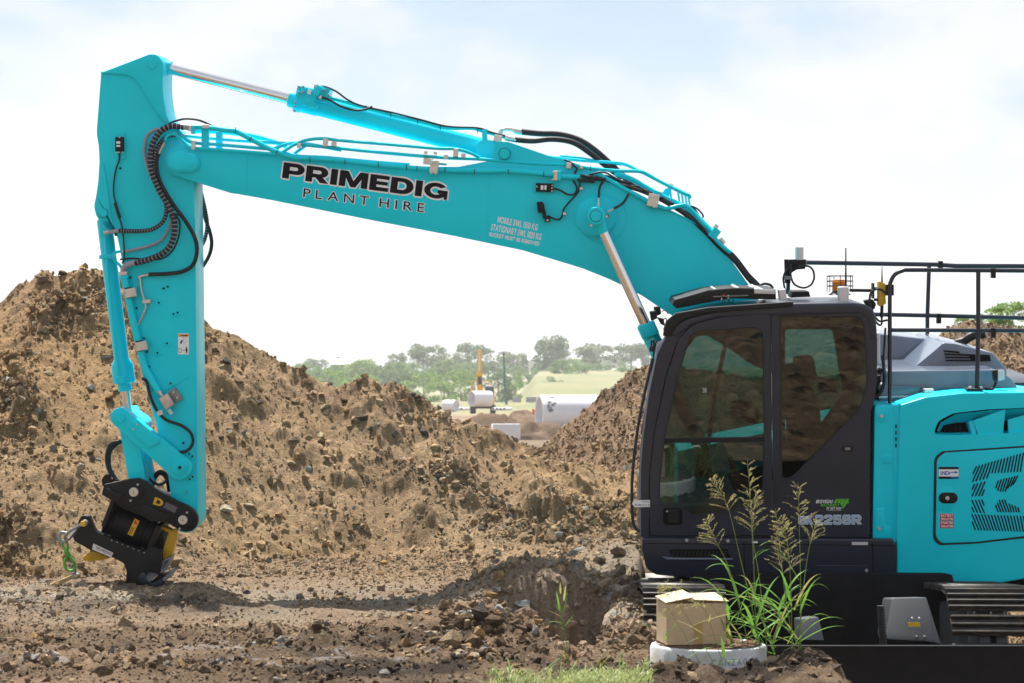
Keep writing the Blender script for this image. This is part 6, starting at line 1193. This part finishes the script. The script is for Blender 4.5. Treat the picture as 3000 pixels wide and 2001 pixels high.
# low green cover along the bottom edge: nobody could count it
gm_ = M(); rg_ = random.Random(21); gb = []
for i in range(5200):
    px = rg_.uniform(1380, 1905); Y = rg_.uniform(11.9, 12.85); x = toX(px, Y); dn = float(fbm(np.array([x * 4.]), np.array([Y * 4.]), 610, 3)[0])
    if dn + (px - 1560) / 420 - (Y - 12.3) * 1.1 < rg_.uniform(-.1, .5): continue
    gb.append((x, Y, rg_.random()))
zz = top([g[0] for g in gb], [g[1] for g in gb])
for (x, Y, q), z_ in zip(gb, zz):
    a = rg_.uniform(0, 6.28); L_ = rg_.uniform(.03, .085) * (1.0 if q < .9 else 2.0); blade(gm_, (x, Y, z_), (math.cos(a) * .7, math.sin(a) * .5, rg_.uniform(.6, 1.2)), L_, rg_.uniform(.004, .011), rg_.uniform(.3, 1.8), n=4)
grs = gm_.build('grass', leafmat('low grass', (.16, .29, .07), (.48, .45, .20)), None, smooth=60); grs['kind'] = 'stuff'; grs['label'] = 'low green grass and weeds along the bottom edge'
# ------------------------------------------------------------------ background: site, plant, trees, houses
def gz(x, y): return float(far_h(np.array([float(x)]), np.array([float(y)]))[0])
def foot(px, Y): x = toX(px, Y); return Vector((x, Y, gz(x, Y)))
def mound(px0, px1, ytop, Y, dep, seed, label, tone_=.9):
    x0, x1 = toX(px0, Y), toX(px1, Y); n, k = 110, 44; X, T = np.meshgrid(np.linspace(x0, x1, n), np.linspace(-1, 1, k)); u = (X - x0) / (x1 - x0) * 2 - 1
    yt = np.interp(X[0], [toX(p[0], Y) for p in ytop], [toZ(p[1], Y) for p in ytop])[None, :]; b = np.vectorize(gz)(X[0], np.full(n, Y))[None, :] - .25
    e = np.clip(1 - np.abs(T), 0, 1) ** .9; yy_ = Y + T * dep; c, k1 = clods(X.ravel(), yy_.ravel(), dep * .3, seed, .7, .5); c2, k2 = clods(X.ravel(), yy_.ravel(), dep * .12, seed + 9, .8, .6)
    z = b + (yt - b) * e + ((c + c2).reshape(X.shape)) * .8 * np.clip(e * 3, 0, 1) - dep * .05; col = np.clip(np.array((.175, .122, .085)) * tone_ * (1 + .35 * (k1 + k2)[:, None]), .03, .6)
    q = (np.arange(k - 1)[:, None] * n + np.arange(n - 1)[None, :]).ravel(); me = np_mesh('spoil_heap', np.stack([X.ravel(), yy_.ravel(), z.ravel()], 1) - np.array(((x0 + x1) / 2, Y, 0)), np.stack([q, q + 1, q + n + 1, q + n], 1), col); me.shade_smooth()
    return tag(link('spoil_heap', me, soilm, None, ((x0 + x1) / 2, Y, 0)), label, 'heap')
mound(1280, 1640, [(1280, 1232), (1340, 1216), (1400, 1214), (1470, 1212), (1530, 1216), (1640, 1222)], 92, 5.0, 700, 'low ridge of brown dirt below the yellow excavator')
mound(1480, 1600, [(1480, 1215), (1502, 1188), (1530, 1187), (1560, 1194), (1600, 1200)], 125, 6.0, 720, 'flat topped brown mound left of the big pale pipe', 1.05)
pipem = mat('pale concrete pipe', (.78, .80, .85), .6, var=.12, vscale=.9); pipe_in = mat('pipe bore', (.30, .31, .33), .8)
def pipe(name, c, d, r, L_, label, cat='pipe', group=None, m=None, n=40, wall=.1):
    t = thing(name, c - Vector((0, 0, r)), label, cat, group); d = Vector(d).normalized(); a, b = c - d * L_ / 2, c + d * L_ / 2
    mm_ = M(); ax = d; nx = ax.cross(Vector((0, 0, 1))).normalized(); ny = ax.cross(nx); bm = mm_.bm; R4 = []
    for p, rr_ in ((a, r), (b, r), (b, r - wall), (a, r - wall)): R4.append([bm.verts.new(p + (nx * math.cos(6.28319 * k_ / n) + ny * math.sin(6.28319 * k_ / n)) * rr_) for k_ in range(n)])
    for i in range(4):
        for k_ in range(n): bm.faces.new((R4[i][k_], R4[(i + 1) % 4][k_], R4[(i + 1) % 4][(k_ + 1) % n], R4[i][(k_ + 1) % n]))
    bmesh.ops.recalc_face_normals(bm, faces=bm.faces); mm_.build('barrel', m or pipem, t); return t
yb = 108.0
pipe('concrete_pipe', Vector((toX(1662, yb), yb, toZ(1212, yb))), (1, .22, 0), .92, 2.9, 'big white concrete pipe end beside the brown heap at centre')
bp = [o for o in bpy.data.objects if o.name.startswith('concrete_pipe')][-1]
sm_ = mat('dark smear', (.22, .21, .22), .8); mm_ = M(); rs = random.Random(4)
pc = Vector((toX(1662, yb), yb, toZ(1212, yb))); dx_ = Vector((1, .22, 0)).normalized(); nx_ = Vector((dx_.y, -dx_.x, 0))
for i in range(26):
    a = rs.uniform(.15, 1.25); s0 = -1.25 + rs.uniform(0, .42); q = pc + dx_ * s0; w1, w2 = rs.uniform(.05, .16), rs.uniform(.03, .09)
    pts = [(0, -w2), (w1 * .5, -w2 * .9), (w1, 0), (w1 * .4, w2), (-w1 * .3, w2 * .6)]
    mm_.mesh([q + dx_ * u_ + (nx_ * math.cos(a + v_) + Vector((0, 0, 1)) * math.sin(a + v_)) * (.924 + i * .0004) for u_, v_ in pts], [(0, 1, 2, 3, 4)])
mm_.build('mud_smear', sm_, bp, smooth=0)['kind'] = 'stuff'
pipe('concrete_pipe', Vector((toX(1320, 205), 205, toZ(1189, 205))), (.9, -.55, 0), .56, 1.3, 'grey concrete pipe length lying left of the yellow excavator')
held = pipe('concrete_pipe', Vector((toX(1408, 226), 226, toZ(1168, 226))), (-.83, -.55, 0), .80, 2.3, 'pale pipe section slung from the yellow excavator')
for i, px in enumerate((1336, 1349, 1362, 1455, 1466, 1476, 1487)):
    pipe('drain_pipe', Vector((toX(px, 232), 232, toZ(1198, 232))), (.25, 1, 0), .17, 3.0, ('leftmost', 'second from left', 'third from left', 'middle one', 'third from right', 'second from right', 'rightmost')[i] + ' of the small white drain pipes lying by the yellow excavator', 'pipe', 'small drain pipes lying in a row', None, 14, .05)
slab = thing('concrete_slab', Q(1482, 1272, 46), 'pale grey concrete slab behind bright green weeds', 'slab'); M().box(Q(1482, 1264, 46) , Vector((.29, .05, 0)), Vector((-.02, .12, 0)), Vector((0, 0, .16)), .01).build('block', pipem, slab)
for px, Y, w_, lab in ((1556, 250, .75, 'grey concrete block on the field edge left of the big pipe'), (1514, 262, .65, 'small pale block on the field edge by the power pole')):
    t = thing('concrete_block', foot(px, Y), lab, 'block'); b = Q(px, 1171, Y); M().box(b, Vector((w_ * .8, 0, 0)), Vector((0, .5, 0)), Vector((0, 0, .32)), .03).build('block', mat('shaded concrete', (.36, .38, .42), .8), t)
nt_ = thing('safety_netting', Q(1571, 1216, 122), 'crumpled orange safety netting beside the big pale pipe', 'netting'); mm_ = M(); rs = random.Random(9)
for i in range(14): c_ = Q(1571 + rs.uniform(-9, 6), 1208 + rs.uniform(-6, 7), 121.5 + rs.uniform(-.3, .3)); mm_.box(c_, Vector((rs.uniform(.05, .14), 0, rs.uniform(-.06, .06))), Vector((0, .06, 0)), Vector((rs.uniform(-.04, .04), 0, rs.uniform(.04, .1))), .0)
mm_.build('net', mat('orange netting', (.75, .16, .05), .7), nt_)
# yellow excavator facing us
ey = 235.0; K = ey / F; E = lambda px, py, d=0.0: Q(px, py, ey + d); zb = E(1412, 1212).z
yel = mat('yellow machine paint', (.80, .43, .02), .45); ydk = mat('machine dark', (.06, .065, .08), .5)
yx = thing('excavator', Vector((toX(1412, ey), ey, zb)), 'distant yellow excavator facing the camera with its boom straight up', 'excavator')
for a, b in ((1378, 1394), (1436, 1452)):
    tk = M().prism_ if 0 else M(); tk.box(E((a + b) / 2, 1199, 1.8), Vector(((b - a) / 2 * K, 0, 0)), Vector((0, 2.1, 0)), Vector((0, 0, 13 * K)), .15, 3); tr_ = tk.build('track', ydk, yx)
    for j in range(6): M().box(E((a + b) / 2, 1189 + j * 4, -.32), Vector(((b - a) / 2 * K, 0, 0)), Vector((0, .04, 0)), Vector((0, 0, .03)), 0).build('track_shoe', trackm, tr_)
M().box(E(1414, 1192, 2), Vector((24 * K, 0, 0)), Vector((0, 1, 0)), Vector((0, 0, 5 * K)), .05).build('car_body', ydk, yx)
M().box(E(1413, 1165, 2.5), Vector((36 * K, 0, 0)), Vector((0, 2.0, 0)), Vector((0, 0, 20 * K)), .15, 3).build('upper_body', yel, yx)
cb = M().box(E(1434, 1153, .9), Vector((13 * K, 0, 0)), Vector((0, .9, 0)), Vector((0, 0, 24 * K)), .12, 3).build('cab', ydk, yx); M().box(E(1432, 1143, -.02), Vector((9.5 * K, 0, 0)), Vector((0, .02, 0)), Vector((0, 0, 9 * K)), .01).build('windscreen', mat('far glass', (.04, .11, .13), .08), cb); M().box(E(1434, 1132, .9), Vector((13 * K, 0, 0)), Vector((0, .95, 0)), Vector((0, 0, 2 * K)), .04).build('cab_roof', mat('far roof', (.5, .48, .5), .5), cb)
M().lathe(E(1432, 1126, .4), E(1432, 1121, .4), [(0, .11), (1, .09)], 12).build('beacon', yel, cb)
M().box(E(1387, 1140, 1.2), Vector((6 * K, 0, 0)), Vector((0, .5, 0)), Vector((0, 0, 10 * K)), .06).build('side_housing', mat('far grey box', (.45, .43, .42), .6), yx)
for q in ([(1380, 1146), (1380, 1117), (1442, 1116), (1443, 1128)],): M().tube([E(x, y, 1.2) for x, y in q], 1.2 * K, 6, 1).build('guard_rail', yel, yx)
M().poly([E(1398, 1146), E(1415, 1146), E(1412, 1092), E(1411, 1030), E(1408, 1025), E(1402, 1025), E(1399, 1032), E(1398, 1095)], Vector((0, .7, 0)), .05).build('boom', yel, yx)
M().box(E(1404.5, 1097, -.15), Vector((9 * K, 0, 0)), Vector((0, .2, 0)), Vector((0, 0, 5 * K)), .03).build('boom_pivot', yel, yx)
for x in (1398, 1413): M().tube([E(x, 1132, -.1), E(x - 1, 1100, -.1)], 2.2 * K, 8, 1).build('boom_cylinder', zinc, yx)
M().box(E(1405.5, 1116, -.25), Vector((3.6 * K, 0, 0)), Vector((0, .15, 0)), Vector((0, 0, 10 * K)), .03).build('arm', ydk, yx); M().box(E(1406, 1136, -.35), Vector((5 * K, 0, 0)), Vector((0, .2, 0)), Vector((0, 0, 10 * K)), .03).build('arm_end', yel, yx)
M().box(E(1404.5, 1062, -.06), Vector((2.2 * K, 0, 0)), Vector((0, .05, 0)), Vector((0, 0, 30 * K)), .01).build('arm_cylinder', mat('far pale steel', (.7, .7, .68), .4), yx)
# power pole
pl = thing('power_pole', foot(1483, 255), 'slim blue green power pole with a crossarm right of the yellow excavator', 'power pole'); pm_ = mat('weathered pole', (.13, .22, .22), .8)
M().tube([Q(1484, 1186, 255), Q(1479, 1120, 255), Q(1475, 1030, 255)], [.16, .10], 10, 2).build('pole', pm_, pl); M().box(Q(1475, 1034, 255), Vector((.65, 0, .02)), Vector((0, .06, 0)), Vector((0, 0, .06)), .01).build('crossarm', mat('pale crossarm', (.5, .5, .48), .7), pl)
for d in (-14, -6, 6, 14): M().lathe(Q(1475 + d, 1033, 255), Q(1475 + d, 1029, 255), [(0, .05), (1, .04)], 8).build('insulator', white, pl)
for d in (-12, 12): M().tube([Q(1475 + d, 1031, 255), Q(1650, 1046, 330), Q(1900, 1046, 420)], .014, 4, 6).build('power_line', pm_, pl)
# trees: crowns of leaf-clump faces on limbs
lm = [leafmat('gum leaves', (.09, .15, .07), (.18, .24, .12), .6), leafmat('green leaves', (.15, .27, .06), (.29, .41, .11), .6), leafmat('dark leaves', (.05, .09, .055), (.09, .14, .075), .6), leafmat('pale leaves', (.15, .19, .10), (.23, .26, .14), .6)]
bark = mat('pale bark', (.26, .23, .20), .9, var=.4, vscale=2)
def crown_mesh(kind_, seed):
    r = np.random.default_rng(seed); V = []; Fc = []; limbs = []
    nb = {'gum': 26, 'round': 26, 'bush': 22, 'cone': 16}[kind_]
    for i in range(nb):
        if kind_ == 'gum': t = r.uniform(.36, .95); rad = .34 * math.sin(min(1, (t - .3) / .62) * 2.6) + .05; a = r.uniform(0, 6.28); c = np.array((rad * math.cos(a) * r.uniform(.4, 1.1), rad * math.sin(a) * r.uniform(.4, 1), t)); s = r.uniform(.08, .15); n = 80
        elif kind_ == 'cone': t = r.uniform(.08, .97); rad = .17 * (1.02 - t) ** .8; a = r.uniform(0, 6.28); c = np.array((rad * math.cos(a), rad * math.sin(a), t)); s = .085; n = 60
        else:
            lo_ = .22 if kind_ == 'round' else .03; t = r.uniform(lo_, .93); rad = .47 * math.sqrt(max(.02, 1 - ((t - .5) / .56) ** 2)); a = r.uniform(0, 6.28); k_ = r.uniform(.45, 1.0); c = np.array((rad * k_ * math.cos(a), rad * k_ * math.sin(a), t)); s = r.uniform(.10, .17); n = 90
        limbs.append((c, s)); p = r.normal(size=(n, 3)); p /= np.linalg.norm(p, axis=1)[:, None]; p *= r.uniform(.45, 1.08, (n, 1)) ** .7 * s * np.array((1.15, 1.15, .8)); p += c
        for q in p:
            e1_, e2_ = r.normal(size=3), r.normal(size=3); e1_ /= np.linalg.norm(e1_); e2_ -= e1_ * e1_.dot(e2_); e2_ /= np.linalg.norm(e2_); w_ = r.uniform(.018, .034); h_ = w_ * r.uniform(.6, 1.1); o = len(V); V += [q - e1_ * w_, q - e2_ * h_, q + e1_ * w_, q + e2_ * h_]; Fc.append((o, o + 1, o + 2, o + 3))
    me = np_mesh('crown', np.array(V), np.array(Fc)); me.shade_flat()
    m = M(); th_ = .45 if kind_ == 'gum' else .25
    m.tube([Vector((0, 0, -.03)), Vector((.01, .01, th_)), Vector((.0, 0, .75))], [.022, .008], 7, 3)
    for c, s in limbs[:8]: m.tube([Vector((0, 0, th_ * r.uniform(.6, 1.1))), Vector(c * np.array((.5, .5, .85))), Vector(c)], [.010, .003], 5, 3)
    bm = m.bm; tm_ = bpy.data.meshes.new('trunk'); bm.to_mesh(tm_); bm.free(); tm_.shade_smooth(); return me, tm_
PR = {k_: [crown_mesh(k_, 900 + i * 7 + j) for j in range(2)] for i, k_ in enumerate(('gum', 'round', 'bush', 'cone'))}
cm_cache = {}
def tree(px, ytop, ybase, wpx, kind_, D, li, label, group=None, name='tree'):
    D = D * 2.1 if D > 300 else D * 1.85 if D > 200 else D
    base = Q(px, ybase, D); H = (ybase - ytop) * D / F; W_ = wpx * D / F; t = thing(name, base, label, 'tree' if kind_ != 'bush' else 'bush', group); pr = PR[kind_][rw.randrange(2)]; key = (pr[0].name, li)
    if key not in cm_cache: c = pr[0].copy(); c.materials.clear(); c.materials.append(lm[li]); cm_cache[key] = c
    wf = {'gum': .72, 'round': .98, 'bush': .98, 'cone': .36}[kind_]; ang = rw.uniform(0, 6.28)
    for nm, me, m_ in (('crown', cm_cache[key], None), ('trunk', pr[1], bark)):
        o = link(nm, me, m_, t, base); o.scale = (W_ / wf, W_ / wf, H); o.rotation_euler = (0, 0, ang)
    return t
T = [(927, 1048, 1092, 58, 'gum', 430, 0, 'small umbrella shaped gum at the far left end of the treeline'), (996, 1046, 1090, 26, 'gum', 430, 2, 'narrow dark tree alone on the left skyline'), (1164, 1030, 1098, 46, 'gum', 430, 0, 'spreading gum right of the narrow dark skyline tree'),
 (1062, 1056, 1130, 110, 'round', 330, 1, 'broad rounded green tree above the left heap'), (1128, 1060, 1125, 60, 'round', 345, 2, 'dark rounded tree beside the broad green one'), (1195, 1078, 1135, 70, 'round', 330, 0, 'grey green rounded tree below the tall gum'),
 (1252, 1002, 1105, 92, 'gum', 390, 0, 'tall open gum with flat crown left of the yellow boom'), (1318, 1034, 1112, 80, 'gum', 385, 3, 'pale gum just left of the yellow boom'), (1383, 1010, 1118, 125, 'round', 370, 0, 'large dense tree standing behind the yellow boom'), (1290, 1066, 1128, 70, 'round', 350, 0, 'grey green tree in front of the flat crowned gum'),
 (1505, 1026, 1110, 84, 'gum', 420, 3, 'pale rounded gum right of the power pole'), (1548, 1050, 1105, 60, 'round', 410, 0, 'low grey green tree between pole and the giant gum'), (1462, 1055, 1112, 60, 'gum', 400, 0, 'thin gum behind the power pole'),
 (1616, 974, 1108, 92, 'gum', 385, 0, 'tallest gum tree rising over the field'), (1592, 1016, 1100, 66, 'round', 392, 2, 'dark tree on the left foot of the tallest gum'), (1648, 1030, 1102, 70, 'round', 395, 0, 'rounded tree on the right foot of the tallest gum'), (1690, 1052, 1095, 80, 'round', 420, 1, 'light green tree behind the field'),
 (1742, 1000, 1096, 96, 'gum', 405, 3, 'airy gum with open crown right of the tallest one'), (1788, 1036, 1092, 60, 'round', 430, 0, 'hazy round tree above the white roof'), (1850, 1000, 1085, 110, 'gum', 410, 0, 'wide gum beside the cab mirror'), (1900, 1020, 1085, 70, 'round', 420, 0, 'hazy tree at the cab front edge'),
 (1622, 1102, 1160, 84, 'round', 300, 3, 'olive tree alone in the middle of the dry field'), (1673, 1080, 1120, 52, 'round', 350, 1, 'small bright green tree on the field slope'), (1600, 1068, 1096, 12, 'cone', 380, 2, 'small dark cypress by the white house'), (1650, 1060, 1094, 14, 'cone', 380, 2, 'dark cypress right of the white house'), (1572, 1076, 1098, 12, 'cone', 380, 2, 'dark cypress left of the white house'), (1735, 1062, 1092, 10, 'cone', 400, 2, 'thin dark cypress by the clipped hedge'), (1720, 1070, 1094, 44, 'bush', 400, 1, 'rounded green shrub left of the clipped hedge')]
for i, a in enumerate(T): tree(*a, group='trees on the far rise')
B = [(890, 1092, 1190, 120), (965, 1078, 1190, 130), (1040, 1092, 1190, 120), (1110, 1100, 1195, 110), (1170, 1092, 1195, 120), (1240, 1084, 1195, 130), (1300, 1092, 1190, 110), (1350, 1086, 1190, 100), (1460, 1092, 1186, 90), (1500, 1094, 1184, 84)]
lbl = ('leftmost bright bush of the green belt', 'second bush of the green belt from the left', 'third bush of the green belt from the left', 'fourth bush of the green belt from the left', 'fifth bush of the green belt from the left', 'widest bush of the green belt left of the yellow excavator', 'bush of the green belt behind the lying pipe', 'bush of the green belt behind the yellow machine', 'bush at the foot of the power pole', 'bush right of the power pole at the field edge')
for i, (x, a, b, w_) in enumerate(B): tree(x, a, b, w_, 'bush', 275 - (i % 3) * 8, 1 if i % 4 else 0, lbl[i], 'bushes of the green belt', 'bush')
for i, (x, a, b, w_) in enumerate(((2960, 888, 990, 130), (2880, 905, 990, 100), (2820, 925, 990, 50), (3060, 890, 990, 120))): tree(x, a, b, w_, 'round', 70 + i, 1, ('leafy tree over the heap at the right edge', 'green tree behind the upright rail post', 'small leafless looking tree left of the rail post', 'green tree just out of the right edge')[i], 'trees behind the right heap')
# houses and hedge on the rise
def house(px, py, D, w_, h_, label, rc):
    c = Q(px, py, D); t = thing('house', c, label, 'house'); wl = M().box(c + Vector((0, 3, h_ * .35)), Vector((w_ / 2, 0, 0)), Vector((0, 3, 0)), Vector((0, 0, h_ * .35)), .02).build('wall', mat('white wall', (.78, .78, .76), .7), t)
    a = c + Vector((-w_ / 2 - .3, -.3, h_ * .7)); M().poly([a, a + Vector((0, 3.3, h_ * .35)), a + Vector((0, 6.6, 0))], Vector((w_ + .6, 0, 0)), .0).build('roof', rc, t)
    for k_ in (-.25, .2): M().box(c + Vector((k_ * w_, -.02, h_ * .4)), Vector((.5, 0, 0)), Vector((0, .04, 0)), Vector((0, 0, .45)), 0).build('window', ydk, wl)
whr = mat('pale metal roof', (.76, .78, .80), .4)
house(1588, 1089, 840, 10.5, 6.5, 'white house glimpsed between the dark cypresses', whr); house(1783, 1078, 900, 13.5, 7, 'low white roofed house near the brown heap crest', whr); house(1000, 1098, 760, 7.4, 5.4, 'small white shed among trees on the left', whr)
hg2 = thing('hedge', Q(1780, 1100, 830), 'long dark clipped hedge below the white roofed house', 'hedge'); mm_ = M(); rs = random.Random(31)
hgc = Q(1780, 1095, 830); mm_.box(hgc, Vector((7.5, 0, 0)), Vector((0, 1.2, 0)), Vector((0, 0, .95)), .2)
for i in range(500): p = hgc + Vector((rs.uniform(-7.7, 7.7), -1.25 + rs.uniform(-.2, .2), rs.uniform(-1.05, 1.15))); u_ = Vector((rs.uniform(-1, 1), rs.uniform(-1, 1), rs.uniform(-1, 1))).normalized() * .3; v_ = u_.cross(Vector((rs.random(), rs.random(), 1))).normalized() * .26; mm_.mesh([p - u_, p - v_, p + u_, p + v_], [(0, 1, 2, 3)])
mm_.build('foliage', lm[2], hg2, smooth=0)
# bright weeds in the gap between the heaps
wd = M(); rs = random.Random(77)
for i in range(420):
    px, Y = rs.gauss(1482, 26), rs.uniform(24.5, 26.2); x = toX(px, Y); z_ = height(x, Y)
    for j in range(2): a = rs.uniform(0, 6.28); blade(wd, (x, Y, z_), (math.cos(a) * .5, math.sin(a) * .5, 1), rs.uniform(.08, .30), rs.uniform(.010, .028), rs.uniform(.4, 1.4), n=4)
wo = wd.build('weeds', leafmat('bright weeds', (.20, .38, .05), (.34, .48, .09)), None, smooth=60); wo['kind'] = 'stuff'; wo['label'] = 'bright green weeds in the gap between the heaps'
# distant air
wv_, wf_, wc_, o_ = [], [], [], 0              # far wood behind the belt: reads as one mass
for i in range(40):
    px = 870 + i * 17 + rw.uniform(-8, 8) if i < 32 else 1490 + (i - 32) * 50; tp = 1072 + rw.uniform(-10, 10) if px < 1300 else 1058 + rw.uniform(-6, 12); D = 640 + rw.uniform(0, 160); bs = Q(px, tp + 66, D)
    me = PR['round' if i % 3 else 'bush'][i % 2][0]; v = np.empty(len(me.vertices) * 3); me.vertices.foreach_get('co', v); v = v.reshape(-1, 3) * np.array((rw.uniform(60, 90) * D / F, rw.uniform(60, 90) * D / F, 66 * D / F)) + np.array(bs); f = np.empty(len(me.loops), int); me.loops.foreach_get('vertex_index', f)
    wv_.append(v); wf_.append(f.reshape(-1, 4) + o_); o_ += len(v)
wv_ = np.concatenate(wv_); me = np_mesh('far_wood', wv_ - wv_.mean(0), np.concatenate(wf_)); me.shade_flat(); fw = link('far_wood', me, leafmat('wood leaves', (.12, .21, .07), (.22, .32, .11), .6), None, Vector(wv_.mean(0))); fw['kind'] = 'stuff'; fw['label'] = 'hazy green wood on the rise behind the belt of bushes'
hz_ = M(); hz_.box(Vector((0, 1200, 55)), Vector((1500, 0, 0)), Vector((0, 1330, 0)), Vector((0, 0, 62)), 0)
hm = bpy.data.materials.new('haze'); hm.use_nodes = True; hn = hm.node_tree.nodes; hn.remove(hn['Principled BSDF'])
pvn = hn.new('ShaderNodeVolumePrincipled'); pvn.inputs['Color'].default_value = (.93, .96, 1, 1); pvn.inputs['Density'].default_value = .00026; pvn.inputs['Anisotropy'].default_value = .2
hm.node_tree.links.new(pvn.outputs[0], hn['Material Output'].inputs['Volume'])
ho = hz_.build('haze', hm, None, smooth=0); ho['kind'] = 'stuff'; ho['label'] = 'thin pale haze filling the distance'
